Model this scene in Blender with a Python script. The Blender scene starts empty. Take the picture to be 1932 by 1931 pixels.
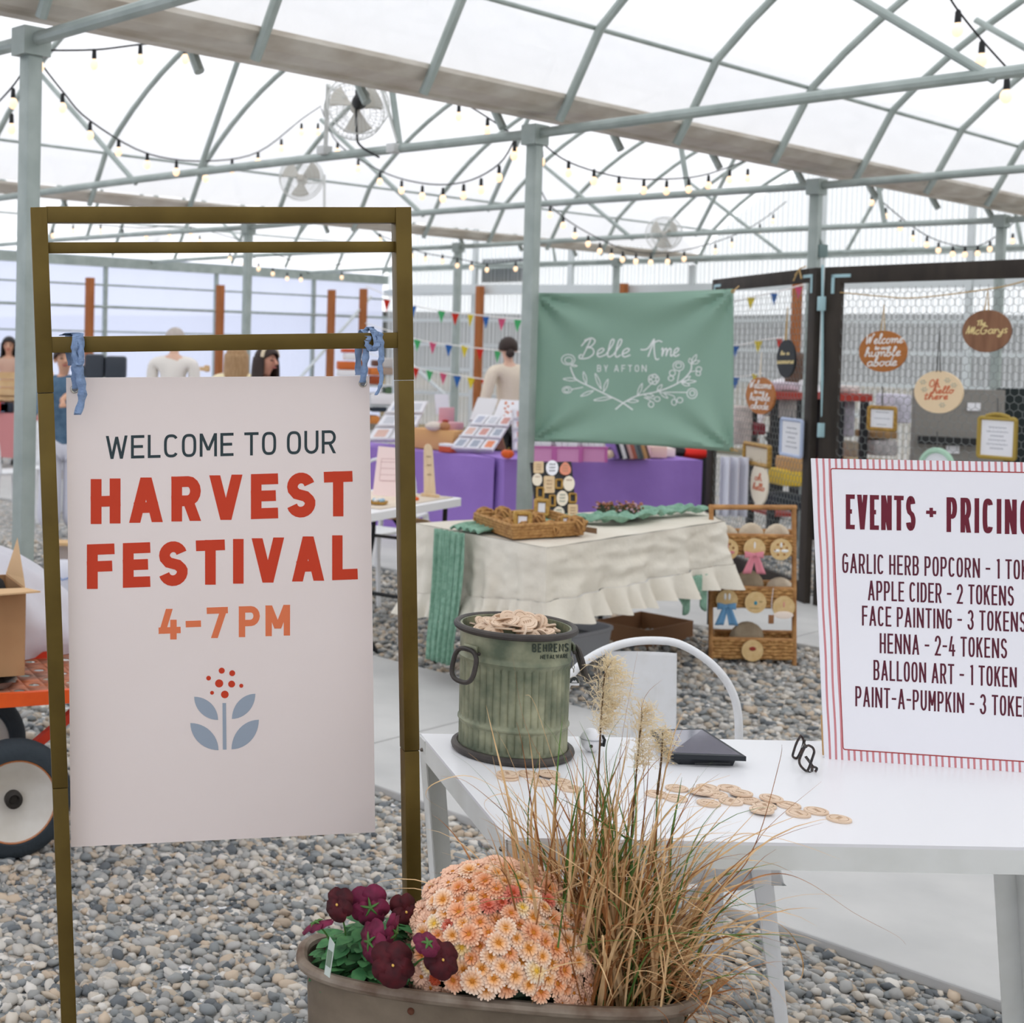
import bpy, bmesh, math, random
from mathutils import Matrix, Vector, noise as mnoise
rnd = random.Random(7)
S = bpy.context.scene
COL = S.collection
PI = math.pi
# ---------------------------------------------------------------- camera, light, exposure
F, CX, CY, EYE = 2600.0, 300.0, 730.0, 1.63
PITCH, ROLL = math.atan(88 / F), 0.02
CAMM = Matrix.Rotation(PI / 2 - PITCH, 4, 'X') @ Matrix.Rotation(ROLL, 4, 'Z')
EYEP = Vector((0, 0, EYE))
cd = bpy.data.cameras.new('camera')
cam = bpy.data.objects.new('camera', cd)
COL.objects.link(cam)
cam.matrix_world = Matrix.Translation(EYEP) @ CAMM
cd.sensor_width = 36
cd.sensor_fit = 'HORIZONTAL'
cd.lens = F * 36 / 1932
cd.shift_x = (966 - CX) / 1932
cd.shift_y = -(965.5 - CY) / 1932
cd.clip_end = 300
cd.dof.use_dof = True
cd.dof.focus_distance = 2.65
cd.dof.aperture_fstop = 7.0
S.camera = cam
world = bpy.data.worlds.new('overcast_sky')
S.world = world
world.use_nodes = True
wb = world.node_tree.nodes['Background']
wb.inputs[0].default_value = (0.97, 0.975, 1.0, 1)
wb.inputs[1].default_value = 1.62
vs = S.view_settings
vs.view_transform = 'Standard'
vs.look = 'None'
vs.exposure = 0.0
vs.gamma = 1.0
vs.use_curve_mapping = False
cy = S.cycles
cy.max_bounces = 7
cy.diffuse_bounces = 4
cy.glossy_bounces = 3
cy.transmission_bounces = 5
cy.transparent_max_bounces = 16
cy.sample_clamp_indirect = 6
cy.use_denoising = True

# ---------------------------------------------------------------- camera maths: a photo pixel at a known depth, height or wall gives a point
def ray(px, py):
    return CAMM.to_3x3() @ Vector(((px - CX) / F, -(py - CY) / F, -1))
def at(px, py, Y):
    d = ray(px, py)
    return d * (Y / d.y) + EYEP
def on(px, py, Z):
    d = ray(px, py)
    return d * ((Z - EYE) / d.z) + EYEP
_d = ray(3450, 705)
GD = Vector((_d.x, _d.y, 0)).normalized()       # along the gutters
CD = Vector((-GD.y, GD.x, 0))                   # across the bays
def G(g, c, z):
    return GD * g + CD * c + Vector((0, 0, z))
def plane(px, py, n, k):
    d = ray(px, py)
    return d * ((k - EYEP.dot(n)) / d.dot(n)) + EYEP
def onG(px, py, g): return plane(px, py, GD, g)
def onC(px, py, c): return plane(px, py, CD, c)

# ---------------------------------------------------------------- materials
def lin(c):
    def f(x):
        x /= 255.0
        return x / 12.92 if x <= 0.04045 else ((x + 0.055) / 1.055) ** 2.4
    return (f(c[0]), f(c[1]), f(c[2]), 1)
_M = {}
def mat(name, rgb, rough=0.6, metal=0.0, var=None, bump=None, rgb2=None, spec=0.4, stretch=None, trans=0.0):
    if name in _M: return _M[name]
    m = bpy.data.materials.new(name)
    m.use_nodes = True
    nt = m.node_tree
    b = nt.nodes['Principled BSDF']
    b.inputs['Base Color'].default_value = lin(rgb)
    b.inputs['Roughness'].default_value = rough
    b.inputs['Metallic'].default_value = metal
    b.inputs['Specular IOR Level'].default_value = spec
    if var or bump:
        tc = nt.nodes.new('ShaderNodeTexCoord')
        mp = nt.nodes.new('ShaderNodeMapping')
        mp.inputs['Scale'].default_value = stretch or (1, 1, 1)
        nt.links.new(tc.outputs['Object'], mp.inputs[0])
    if var:
        scale, lo, hi = var
        n = nt.nodes.new('ShaderNodeTexNoise')
        n.inputs['Scale'].default_value = scale
        n.inputs['Detail'].default_value = 4
        nt.links.new(mp.outputs[0], n.inputs['Vector'])
        r = nt.nodes.new('ShaderNodeValToRGB')
        r.color_ramp.elements[0].position = lo
        r.color_ramp.elements[0].color = lin(rgb2 or tuple(int(x * 0.8) for x in rgb))
        r.color_ramp.elements[1].position = hi
        r.color_ramp.elements[1].color = lin(rgb)
        nt.links.new(n.outputs['Fac'], r.inputs[0])
        nt.links.new(r.outputs[0], b.inputs['Base Color'])
    if bump:
        bs, st = bump
        n2 = nt.nodes.new('ShaderNodeTexNoise')
        n2.inputs['Scale'].default_value = bs
        n2.inputs['Detail'].default_value = 3
        nt.links.new(mp.outputs[0], n2.inputs['Vector'])
        bp = nt.nodes.new('ShaderNodeBump')
        bp.inputs['Strength'].default_value = st
        bp.inputs['Distance'].default_value = 0.01
        nt.links.new(n2.outputs['Fac'], bp.inputs['Height'])
        nt.links.new(bp.outputs[0], b.inputs['Normal'])
    if trans:
        out = nt.nodes['Material Output']
        t = nt.nodes.new('ShaderNodeBsdfTranslucent')
        t.inputs[0].default_value = lin(rgb)
        if var: nt.links.new(r.outputs[0], t.inputs[0])
        mx = nt.nodes.new('ShaderNodeMixShader')
        mx.inputs[0].default_value = trans
        nt.links.new(b.outputs[0], mx.inputs[1])
        nt.links.new(t.outputs[0], mx.inputs[2])
        nt.links.new(mx.outputs[0], out.inputs[0])
    _M[name] = m
    return m

# ---------------------------------------------------------------- mesh builder
class MB:
    def __init__(s):
        s.v, s.f = [], []
    def add(s, vs_, fs_):
        o = len(s.v)
        s.v += [Vector(p) for p in vs_]
        s.f += [[i + o for i in f] for f in fs_]
        return s
    def hexa(s, p):                       # 8 points, 0-3 one end, 4-7 the other
        return s.add(p, [(0, 1, 2, 3), (7, 6, 5, 4), (0, 4, 5, 1), (1, 5, 6, 2), (2, 6, 7, 3), (3, 7, 4, 0)])
    def box(s, c, sz, R=None, bev=0.0):
        c = Vector(c)
        R = R or Matrix.Identity(3)
        h = [x / 2 for x in sz]
        if bev <= 0:
            P = [c + R @ Vector((x * h[0], y * h[1], z * h[2])) for z in (-1, 1) for x, y in ((-1, -1), (1, -1), (1, 1), (-1, 1))]
            return s.add(P, [(3, 2, 1, 0), (4, 5, 6, 7), (0, 1, 5, 4), (1, 2, 6, 5), (2, 3, 7, 6), (3, 0, 4, 7)])
        bm = bmesh.new()
        bmesh.ops.create_cube(bm, size=1)
        for v in bm.verts: v.co = Vector((v.co.x * sz[0], v.co.y * sz[1], v.co.z * sz[2]))
        bmesh.ops.bevel(bm, geom=list(bm.edges), offset=bev, segments=2, affect='EDGES', profile=0.5)
        bm.verts.index_update()
        s.add([c + R @ v.co for v in bm.verts], [[v.index for v in f.verts] for f in bm.faces])
        bm.free()
        return s
    def beam(s, p, q, w, h, up=(0, 0, 1), bev=0.0):
        p, q = Vector(p), Vector(q)
        d = q - p
        L = d.length
        d.normalize()
        u = Vector(up)
        r = d.cross(u)
        if r.length < 1e-4: r = d.cross(Vector((0, 1, 0)))
        r.normalize()
        u = r.cross(d)
        R = Matrix((r, d, u)).transposed()
        return s.box((p + q) / 2, (w, L, h), R, bev)
    def tube(s, pts, r, n=8, closed=False, caps=True, flat=None):
        pts = [Vector(p) for p in pts]
        m = len(pts)
        rr = r if isinstance(r, (list, tuple)) else [r] * m
        ref = None
        rings = []
        for i in range(m):
            a = pts[(i - 1) % m] if (closed or i > 0) else pts[i]
            b = pts[(i + 1) % m] if (closed or i < m - 1) else pts[i]
            t = (b - a)
            if t.length < 1e-9: t = Vector((0, 0, 1))
            t.normalize()
            if ref is None:
                ref = t.cross(Vector((0, 0, 1)))
                if ref.length < 0.05: ref = t.cross(Vector((0, 1, 0)))
            x = ref - t * ref.dot(t)
            if x.length < 1e-6: x = t.orthogonal()
            x.normalize()
            ref = x
            y = t.cross(x)
            fl = flat or 1.0
            rings.append([pts[i] + (x * math.cos(2 * PI * k / n) + y * fl * math.sin(2 * PI * k / n)) * rr[i] for k in range(n)])
        V = [p for R_ in rings for p in R_]
        Fs = []
        for i in range(m if closed else m - 1):
            j = (i + 1) % m
            for k in range(n):
                k2 = (k + 1) % n
                Fs.append((i * n + k, i * n + k2, j * n + k2, j * n + k))
        if caps and not closed:
            Fs.append(list(range(n))[::-1])
            Fs.append([(m - 1) * n + k for k in range(n)])
        return s.add(V, Fs)
    def lathe(s, prof, n=24, c=(0, 0, 0), R=None, rf=None, capb=True, capt=True):
        c = Vector(c)
        R = R or Matrix.Identity(3)
        V, Fs = [], []
        m = len(prof)
        for i, (r, z) in enumerate(prof):
            for k in range(n):
                a = 2 * PI * k / n
                q = r if rf is None else rf(r, z, a)
                V.append(c + R @ Vector((q * math.cos(a), q * math.sin(a), z)))
        for i in range(m - 1):
            for k in range(n):
                k2 = (k + 1) % n
                Fs.append((i * n + k, i * n + k2, (i + 1) * n + k2, (i + 1) * n + k))
        if capb: Fs.append(list(range(n))[::-1])
        if capt: Fs.append([(m - 1) * n + k for k in range(n)])
        return s.add(V, Fs)
    def ball(s, c, r, n=12, m=8, R=None):
        c = Vector(c)
        r = r if isinstance(r, (tuple, list)) else (r, r, r)
        R = R or Matrix.Identity(3)
        V = [c + R @ Vector((0, 0, -r[2]))]
        for i in range(1, m):
            th = PI * i / m
            for k in range(n):
                a = 2 * PI * k / n
                V.append(c + R @ Vector((r[0] * math.sin(th) * math.cos(a), r[1] * math.sin(th) * math.sin(a), -r[2] * math.cos(th))))
        V.append(c + R @ Vector((0, 0, r[2])))
        Fs = [(0, 1 + (k + 1) % n, 1 + k) for k in range(n)]
        for i in range(m - 2):
            for k in range(n):
                k2 = (k + 1) % n
                Fs.append((1 + i * n + k, 1 + i * n + k2, 1 + (i + 1) * n + k2, 1 + (i + 1) * n + k))
        L = len(V) - 1
        o = 1 + (m - 2) * n
        Fs += [(o + k, o + (k + 1) % n, L) for k in range(n)]
        return s.add(V, Fs)
    def prism(s, poly, o, x, y, th):       # flat outline poly (u,v) on axes x,y at o, thickness th along x cross y
        o, x, y = Vector(o), Vector(x), Vector(y)
        n = x.cross(y).normalized()
        k = len(poly)
        A = [o + x * u + y * v + n * (th / 2) for u, v in poly]
        B = [p - n * th for p in A]
        Fs = [list(range(k)), list(range(2 * k - 1, k - 1, -1))]
        for i in range(k):
            j = (i + 1) % k
            Fs.append((i, i + k, j + k, j))
        return s.add(A + B, Fs)
    def grid(s, fn, nu, nv, wrap=False):
        V = [fn(i / nu, j / nv) for j in range(nv + 1) for i in range(nu + (0 if wrap else 1))]
        w = nu if wrap else nu + 1
        Fs = []
        for j in range(nv):
            for i in range(nu):
                i2 = (i + 1) % w if wrap else i + 1
                Fs.append((j * w + i, j * w + i2, (j + 1) * w + i2, (j + 1) * w + i))
        return s.add(V, Fs)
    def build(s, name, m, parent=None, smooth=True, local=False, thick=0.0, sub=0, angle=0.6, origin=None):
        me = bpy.data.meshes.new(name)
        V = s.v
        if parent is not None and not local:
            inv = WM[parent.name].inverted()
            V = [inv @ p for p in V]
        o = bpy.data.objects.new(name, me)
        if parent is None and origin is not None:
            origin = Vector(origin)
            V = [p - origin for p in V]
            o.location = origin
        me.from_pydata([tuple(p) for p in V], [], s.f)
        me.materials.append(m)
        COL.objects.link(o)
        if parent is not None:
            o.parent = parent
            WM[o.name] = WM[parent.name]
        else:
            WM[o.name] = Matrix.Translation(o.location)
        if smooth:
            me.polygons.foreach_set('use_smooth', [True] * len(me.polygons))
            try: me.set_sharp_from_angle(angle=angle)
            except Exception: pass
        if thick:
            md = o.modifiers.new('thickness', 'SOLIDIFY')
            md.thickness = thick
            md.offset = 0
        if sub:
            md = o.modifiers.new('smooth', 'SUBSURF')
            md.levels = md.render_levels = sub
        return o
WM = {}
def thing(name, label, cat, loc=(0, 0, 0), rotz=0.0, group=None):
    o = bpy.data.objects.new(name, None)
    COL.objects.link(o)
    o.empty_display_size = 0.1
    o.location = loc
    o.rotation_euler = (0, 0, rotz)
    WM[o.name] = Matrix.Translation(Vector(loc)) @ Matrix.Rotation(rotz, 4, 'Z')
    return tag(o, label, cat, group)
def tag(o, label, cat, group=None):
    o['label'], o['category'] = label, cat
    if group: o['group'] = group
    return o
def struct(o):
    o['kind'] = 'structure'
    return o
def clone(o, parent=None, mw=None):
    c = o.copy()
    COL.objects.link(c)
    if parent is not None: c.parent = parent
    if mw is not None: c.matrix_world = mw
    for ch in o.children:
        clone(ch, c)
    return c
def rotmat(x, y, z):
    return Matrix((Vector(x), Vector(y), Vector(z))).transposed()
def frame(n, up=(0, 0, 1)):               # axes of something facing n: right, up, towards the viewer
    n = Vector(n).normalized()
    r = Vector(up).cross(n).normalized()
    return r, n.cross(r), n
def spline(pts, k=6):                     # smooth curve through points
    P = [Vector(p) for p in pts]
    out = []
    for i in range(len(P) - 1):
        a, b, c, d = P[max(i - 1, 0)], P[i], P[i + 1], P[min(i + 2, len(P) - 1)]
        for j in range(k):
            t = j / k
            out.append(0.5 * (2 * b + (c - a) * t + (2 * a - 5 * b + 4 * c - d) * t * t + (3 * b - a - 3 * c + d) * t ** 3))
    out.append(P[-1])
    return out
def ell(rx, ry, n=32, a0=0.0):
    return [(rx * math.cos(2 * PI * k / n + a0), ry * math.sin(2 * PI * k / n + a0)) for k in range(n)]
def rrect(w, h, r, n=5):
    out = []
    for cx_, cy_, a in ((w / 2 - r, h / 2 - r, 0), (-w / 2 + r, h / 2 - r, PI / 2), (-w / 2 + r, -h / 2 + r, PI), (w / 2 - r, -h / 2 + r, 1.5 * PI)):
        out += [(cx_ + r * math.cos(a + PI / 2 * k / n), cy_ + r * math.sin(a + PI / 2 * k / n)) for k in range(n + 1)]
    return out

# ---------------------------------------------------------------- lettering: strokes laid on a surface
def arc(cx_, cy_, rx, ry, a, b, n=8):
    return [(cx_ + rx * math.cos(math.radians(a + (b - a) * k / n)), cy_ + ry * math.sin(math.radians(a + (b - a) * k / n))) for k in range(n + 1)]
def rr_open(w, r, a, b):                  # squarish O between angles, drawn as two half rounds joined by straight sides
    pts = []
    n = 40
    for k in range(n + 1):
        t = math.radians(a + (b - a) * k / n)
        x, y = math.cos(t), math.sin(t)
        x = w / 2 + (w / 2) * math.copysign(abs(x) ** 0.75, x)
        y = 0.5 + 0.5 * math.copysign(abs(y) ** 0.6, y) if True else y
        pts.append((x, y))
    return pts
W_ = 0.56
def _glyphs():
    w = W_
    B1 = [(0, 1), (0.6 * w, 1)] + arc(0.6 * w, 0.755, 0.36 * w, 0.245, 90, -90) + [(0, 0.51)]
    P1 = [(0, 1), (0.6 * w, 1)] + arc(0.6 * w, 0.72, 0.4 * w, 0.28, 90, -90) + [(0, 0.44)]
    return {
        'A': (w * 1.2, [[(0, 0), (w * .6, 1), (w * 1.2, 0)], [(w * .24, 0.28), (w * .96, 0.28)]]),
        'B': (w, [[(0, 0), (0, 1)], B1, [(0.6 * w, 0.51)] + arc(0.6 * w, 0.255, 0.4 * w, 0.255, 90, -90) + [(0, 0)]]),
        'C': (w, [rr_open(w, 0, 35, 325)]),
        'D': (w, [[(0, 0), (0, 1), (0.5 * w, 1)] + arc(0.5 * w, 0.7, 0.5 * w, 0.3, 90, 0) + arc(0.5 * w, 0.3, 0.5 * w, 0.3, 0, -90) + [(0, 0)]]),
        'E': (w * .9, [[(w * .9, 1), (0, 1), (0, 0), (w * .9, 0)], [(0, 0.51), (w * .78, 0.51)]]),
        'F': (w * .9, [[(w * .9, 1), (0, 1), (0, 0)], [(0, 0.5), (w * .78, 0.5)]]),
        'G': (w, [rr_open(w, 0, 35, 350)[:-1] + [(w, 0.5), (0.55 * w, 0.5)]]),
        'H': (w, [[(0, 0), (0, 1)], [(w, 0), (w, 1)], [(0, 0.5), (w, 0.5)]]),
        'I': (0.0, [[(0, 0), (0, 1)]]),
        'K': (w, [[(0, 0), (0, 1)], [(w, 1), (0.05 * w, 0.42)], [(0.35 * w, 0.6), (w, 0)]]),
        'L': (w * .85, [[(0, 1), (0, 0), (w * .85, 0)]]),
        'M': (w * 1.25, [[(0, 0), (0, 1), (w * .625, 0.3), (w * 1.25, 1), (w * 1.25, 0)]]),
        'N': (w * 1.2, [[(0, 0), (0, 1), (w * 1.2, 0), (w * 1.2, 1)]]),
        'O': (w, [rr_open(w, 0, 90, 450)]),
        'P': (w, [[(0, 0), (0, 1)], P1]),
        'R': (w, [[(0, 0), (0, 1)], P1, [(0.5 * w, 0.44), (w, 0)]]),
        'S': (w, [arc(0.5 * w, 0.745, 0.47 * w, 0.255, 15, 180, 10) + [(0.06 * w, 0.66), (0.25 * w, 0.54), (0.75 * w, 0.46), (0.94 * w, 0.36)] + arc(0.5 * w, 0.265, 0.5 * w, 0.265, 8, -165, 10)]),
        'T': (w, [[(0, 1), (w, 1)], [(w / 2, 1), (w / 2, 0)]]),
        'U': (w, [[(0, 1), (0, 0.3)] + arc(0.5 * w, 0.3, 0.5 * w, 0.3, 180, 360) + [(w, 1)]]),
        'V': (w * 1.2, [[(0, 1), (w * .6, 0), (w * 1.2, 1)]]),
        'W': (w * 1.6, [[(0, 1), (w * .4, 0), (w * .8, 0.95), (w * 1.2, 0), (w * 1.6, 1)]]),
        'Y': (w, [[(0, 1), (w / 2, 0.45), (w, 1)], [(w / 2, 0.45), (w / 2, 0)]]),
        '1': (w * .4, [[(0, 0.95), (w * .4, 1), (w * .4, 0)]]),
        '2': (w, [arc(0.5 * w, 0.72, 0.5 * w, 0.28, 170, 0, 8) + [(w * .95, 0.6), (0, 0), (w, 0)]]),
        '3': (w, [arc(0.48 * w, 0.755, 0.46 * w, 0.245, 160, -70, 10), arc(0.48 * w, 0.265, 0.52 * w, 0.265, 80, -165, 10)]),
        '4': (w, [[(w * .5, 1), (0, 0.25), (w * 1.05, 0.25)], [(w * .78, 0.55), (w * .78, 0)]]),
        '7': (w, [[(0, 1), (w, 1), (w * .3, 0)]]),
        '-': (w * .6, [[(0, 0.48), (w * .6, 0.48)]]),
        '+': (w * .55, [[(0, 0.5), (w * .55, 0.5)], [(w * .275, 0.36), (w * .275, 0.64)]]),
    }
GLY = _glyphs()
def text_lines(txt, gap, space):
    x, out = 0.0, []
    for ch in txt:
        if ch == ' ':
            x += space
            continue
        w, ls = GLY[ch]
        out += [[(x + a, b) for a, b in l] for l in ls]
        x += w + gap
    return out, x - gap
def stroke2d(line, w, level=False):          # centreline to outline quads (left, right) with mitres; unequal metrics handled by caller
    line = [p for i, p in enumerate(line) if i == 0 or (Vector(p) - Vector(line[i - 1])).length > 1e-7]
    n = len(line)
    closed = (Vector(line[0]) - Vector(line[-1])).length < 1e-6 and n > 3
    L, R = [], []
    P = [Vector(p) for p in line]
    if level:
        P = square_caps(P, w)
    for i in range(n):
        a = P[i - 1] if i > 0 else (P[-2] if closed else None)
        b = P[i + 1] if i < n - 1 else (P[1] if closed else None)
        d0 = (P[i] - a).normalized() if a is not None and (P[i] - a).length > 1e-9 else None
        d1 = (b - P[i]).normalized() if b is not None and (b - P[i]).length > 1e-9 else None
        if d0 is None: d0 = d1
        if d1 is None: d1 = d0
        n0, n1 = Vector((-d0.y, d0.x)), Vector((-d1.y, d1.x))
        m = n0 + n1
        if m.length < 1e-6: m = n0.copy()
        m.normalize()
        c0 = m.dot(n0)
        k = 1 / c0 if c0 > 0.5 else 1.12
        if level and not closed and i in (0, n - 1):
            d = d0
            if abs(d.x) < abs(d.y) * 1.2 and (P[1] - P[0] if i == 0 else P[-1] - P[-2]).length > w * 0.9:
                hx = Vector((-(w / 2 / abs(d.y)) * (1 if d.y > 0 else -1), 0))
                L.append(P[i] + hx); R.append(P[i] - hx)
                continue
        L.append(P[i] + m * (w / 2 * k))
        R.append(P[i] - m * (w / 2 * k))
    return L, R
def split_sharp(ln):
    out, cur = [], [ln[0]]
    for i in range(1, len(ln) - 1):
        cur.append(ln[i])
        a = Vector(ln[i]) - Vector(ln[i - 1]); b = Vector(ln[i + 1]) - Vector(ln[i])
        if a.length > 1e-7 and b.length > 1e-7 and a.normalized().dot(b.normalized()) < -0.25:
            out.append(cur); cur = [ln[i]]
    cur.append(ln[-1])
    return out + [cur]
def square_caps(ln, w):                     # lettering: straight ends run out to the edge of the letter, steep ends are cut level
    P = [Vector(p) for p in ln]
    if len(P) < 2 or (P[0] - P[-1]).length < 1e-6: return P
    for e, q in ((0, 1), (-1, -2)):
        d = P[e] - P[q]
        if d.length < w * 0.9: continue
        if abs(d.x) < abs(d.y) * 1.2: P[e] = P[e] + Vector((0, math.copysign(w / 2, d.y)))
        elif abs(d.y) < 0.1 * abs(d.x): P[e] = P[e] + d * (w / 2 / d.length)
    return P
def strokes(mb, lines, w, fn, rise=0.0004, level=False):
    """lines in flat units, w stroke width in the same units, fn(x, y, h) gives the point on the surface raised by h"""
    if level: lines = [x for l in lines for x in split_sharp(l)]
    for q, ln in enumerate(lines):
        L, R = stroke2d(ln, w, level)
        h = rise + 0.00001 * (q % 7)
        V = []
        for a, b in zip(L, R):
            V += [fn(a.x, a.y, h), fn(b.x, b.y, h), fn(a.x, a.y, 0), fn(b.x, b.y, 0)]
        Fs = []
        for i in range(len(L) - 1):
            a, b = 4 * i, 4 * i + 4
            Fs += [(a, a + 1, b + 1, b), (a, b, b + 2, a + 2), (a + 1, a + 3, b + 3, b + 1)]
        e = 4 * (len(L) - 1)
        Fs += [(0, 2, 3, 1), (e, e + 1, e + 3, e + 2)]
        mb.add(V, Fs)
class Board:
    """a flat rectangle given by the photo corners of its face and their depths"""
    def __init__(s, pxs, pts):
        s.px = pxs                          # TL, TR, BR, BL in the photo
        s.p = [Vector(p) for p in pts]
        s.n = (s.p[3] - s.p[0]).cross(s.p[1] - s.p[0]).normalized()
        s.p[2] = plane(pxs[2][0], pxs[2][1], s.n, s.p[0].dot(s.n))     # keep the board flat
        if s.n.y > 0: s.n = -s.n
    def world(s, u, v, h=0.0):
        a = s.p[0].lerp(s.p[1], u)
        b = s.p[3].lerp(s.p[2], u)
        return a.lerp(b, v) + s.n * h
    def uv(s, x, y):
        u, v = 0.5, 0.5
        A, B, C, D = [Vector(q) for q in s.px]
        for _ in range(12):
            a = A.lerp(B, u); b = D.lerp(C, u)
            e = a.lerp(b, v) - Vector((x, y))
            du = (B - A).lerp(C - D, v); dv = b - a
            det = du.x * dv.y - du.y * dv.x
            u -= (e.x * dv.y - e.y * dv.x) / det
            v -= (du.x * e.y - du.y * e.x) / det
        return u, v
    def mark(s, x, y, h):
        return s.world(*s.uv(x, y), h)
    def text(s, mb, txt, x0, x1, y0, y1, ht, sw, gap=0.17, space=0.3):
        ls, W = text_lines(txt, gap, space)
        k = (x1 - x0 - sw) / W
        kk = ht - sw
        out = []
        for l in ls:
            o = []
            for a, b in l:
                x = x0 + sw / 2 + a * k
                o.append((x, y0 + (y1 - y0) * (x - x0) / (x1 - x0) - sw / 2 - b * kk))
            out.append(o)
        strokes(mb, out, sw, s.mark, 0.0004, True)
    def slab(s, mb, th):
        A = [s.world(u, v, 0) for u, v in ((0, 0), (0, 1), (1, 1), (1, 0))]
        mb.hexa([p for p in A] + [p - s.n * th for p in A])

CUR = {
 'a': (.42, [[(.36, .42), (.22, .5), (.06, .38), (.04, .16), (.14, .0), (.28, .1), (.38, .46), (.36, .1), (.42, .02), (.5, .12)]]),
 'b': (.36, [[(0, .1), (.14, .6), (.2, .95), (.1, 1.0), (.06, .6), (.06, .08), (.2, 0), (.32, .2), (.28, .42), (.14, .3)]]),
 'c': (.34, [[(.3, .4), (.2, .5), (.06, .36), (.05, .1), (.16, 0), (.34, .12)]]),
 'd': (.42, [[(.34, .4), (.2, .48), (.05, .34), (.05, .1), (.16, 0), (.3, .16), (.42, 1.0), (.36, .2), (.42, .02), (.5, .12)]]),
 'e': (.34, [[(.02, .14), (.2, .26), (.28, .42), (.2, .5), (.07, .36), (.06, .12), (.16, 0), (.36, .12)]]),
 'g': (.42, [[(.34, .42), (.2, .5), (.06, .36), (.06, .1), (.18, .02), (.3, .14), (.38, .48), (.28, -.3), (.12, -.42), (.06, -.28), (.44, .1)]]),
 'h': (.42, [[(0, .1), (.18, .7), (.2, .98), (.1, .96), (.06, .5), (.06, 0), (.12, .3), (.24, .48), (.32, .36), (.32, .08), (.4, .02), (.46, .12)]]),
 'i': (.2, [[(0, .1), (.1, .48), (.08, .1), (.14, .02), (.22, .12)], [(.13, .66), (.14, .72)]]),
 'l': (.26, [[(0, .1), (.2, .7), (.22, 1.0), (.12, .96), (.08, .4), (.1, .06), (.18, 0), (.28, .12)]]),
 'm': (.62, [[(0, .4), (.07, .48), (.08, .02), (.14, .32), (.24, .48), (.3, .36), (.3, .02), (.36, .34), (.46, .48), (.53, .36), (.53, .08), (.6, .02), (.66, .12)]]),
 'n': (.42, [[(0, .4), (.07, .48), (.08, .02), (.14, .32), (.26, .48), (.33, .36), (.33, .08), (.4, .02), (.46, .12)]]),
 'o': (.38, [[(.24, .5), (.08, .42), (.04, .14), (.16, 0), (.3, .14), (.3, .38), (.2, .5), (.28, .42), (.42, .46)]]),
 'r': (.3, [[(0, .4), (.07, .48), (.08, .02), (.12, .3), (.22, .48), (.3, .44)]]),
 's': (.3, [[(.26, .42), (.16, .5), (.06, .4), (.12, .28), (.24, .16), (.18, .02), (.04, .06)]]),
 't': (.3, [[(.16, .9), (.1, .1), (.18, 0), (.28, .1)], [(0, .58), (.28, .62)]]),
 'u': (.42, [[(0, .4), (.06, .48), (.06, .12), (.16, 0), (.28, .12), (.34, .48), (.34, .1), (.4, .02), (.46, .12)]]),
 'y': (.4, [[(0, .46), (.06, .2), (.16, .08), (.28, .18), (.36, .48), (.28, -.28), (.12, -.42), (.06, -.28), (.42, .1)]]),
 'B': (.6, [[(.02, .62), (.16, .92), (.34, 1.05), (.24, .5), (.12, -.05)], [(.1, .95), (.36, 1.1), (.52, .92), (.4, .62), (.22, .55), (.46, .5), (.54, .2), (.36, -.06), (.06, -.1), (0, .06), (.1, .14)]]),
 'A': (.8, [[(-.3, .45), (-.2, .4), (.1, .5), (.36, 1.05), (.16, -.02)], [(.36, 1.05), (.44, .4), (.6, -.16), (.78, -.14)], [(.38, .82), (.6, .95), (.82, .86)]]),
 'W': (.7, [[(0, .8), (.08, .98), (.12, .5), (.16, .04), (.36, .8), (.38, .04), (.6, .98), (.68, .9)]]),
 'M': (.7, [[(0, .1), (.1, .7), (.16, .95), (.22, .1), (.42, .9), (.42, .1), (.6, .9), (.6, .1), (.7, .14)]]),
 'G': (.6, [[(.5, .8), (.36, .95), (.1, .7), (.06, .2), (.26, 0), (.48, .2), (.5, .44), (.3, .4)]]),
 'T': (.5, [[(0, .85), (.5, .98)], [(.28, .92), (.2, 0)]]),
 'O': (.6, [[(.3, .98), (.08, .7), (.08, .2), (.3, 0), (.52, .3), (.46, .8), (.28, .98)]]),
 ',': (.15, [[(.08, .04), (.04, -.14)]]),
}
def cursive(txt):
    x, out = 0.0, []
    for c in txt:
        if c == ' ':
            x += .28
            continue
        w, ls = CUR[c]
        for l in ls:
            sp = spline([Vector((x + a + .12 * b, b, 0)) for a, b in l], 4)
            out.append([(p.x, p.y) for p in sp])
        x += w + .03
    return out, x
def cursive_on(mb, txt, x0, x1, yb, ht, sw, fn, slope=0.0, rise=.0006):
    ls, W = cursive(txt)
    k = (x1 - x0) / W
    strokes(mb, [[(x0 + a * k, yb + slope * (a * k) - b * ht) for a, b in l] for l in ls], sw, fn, rise)
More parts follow.
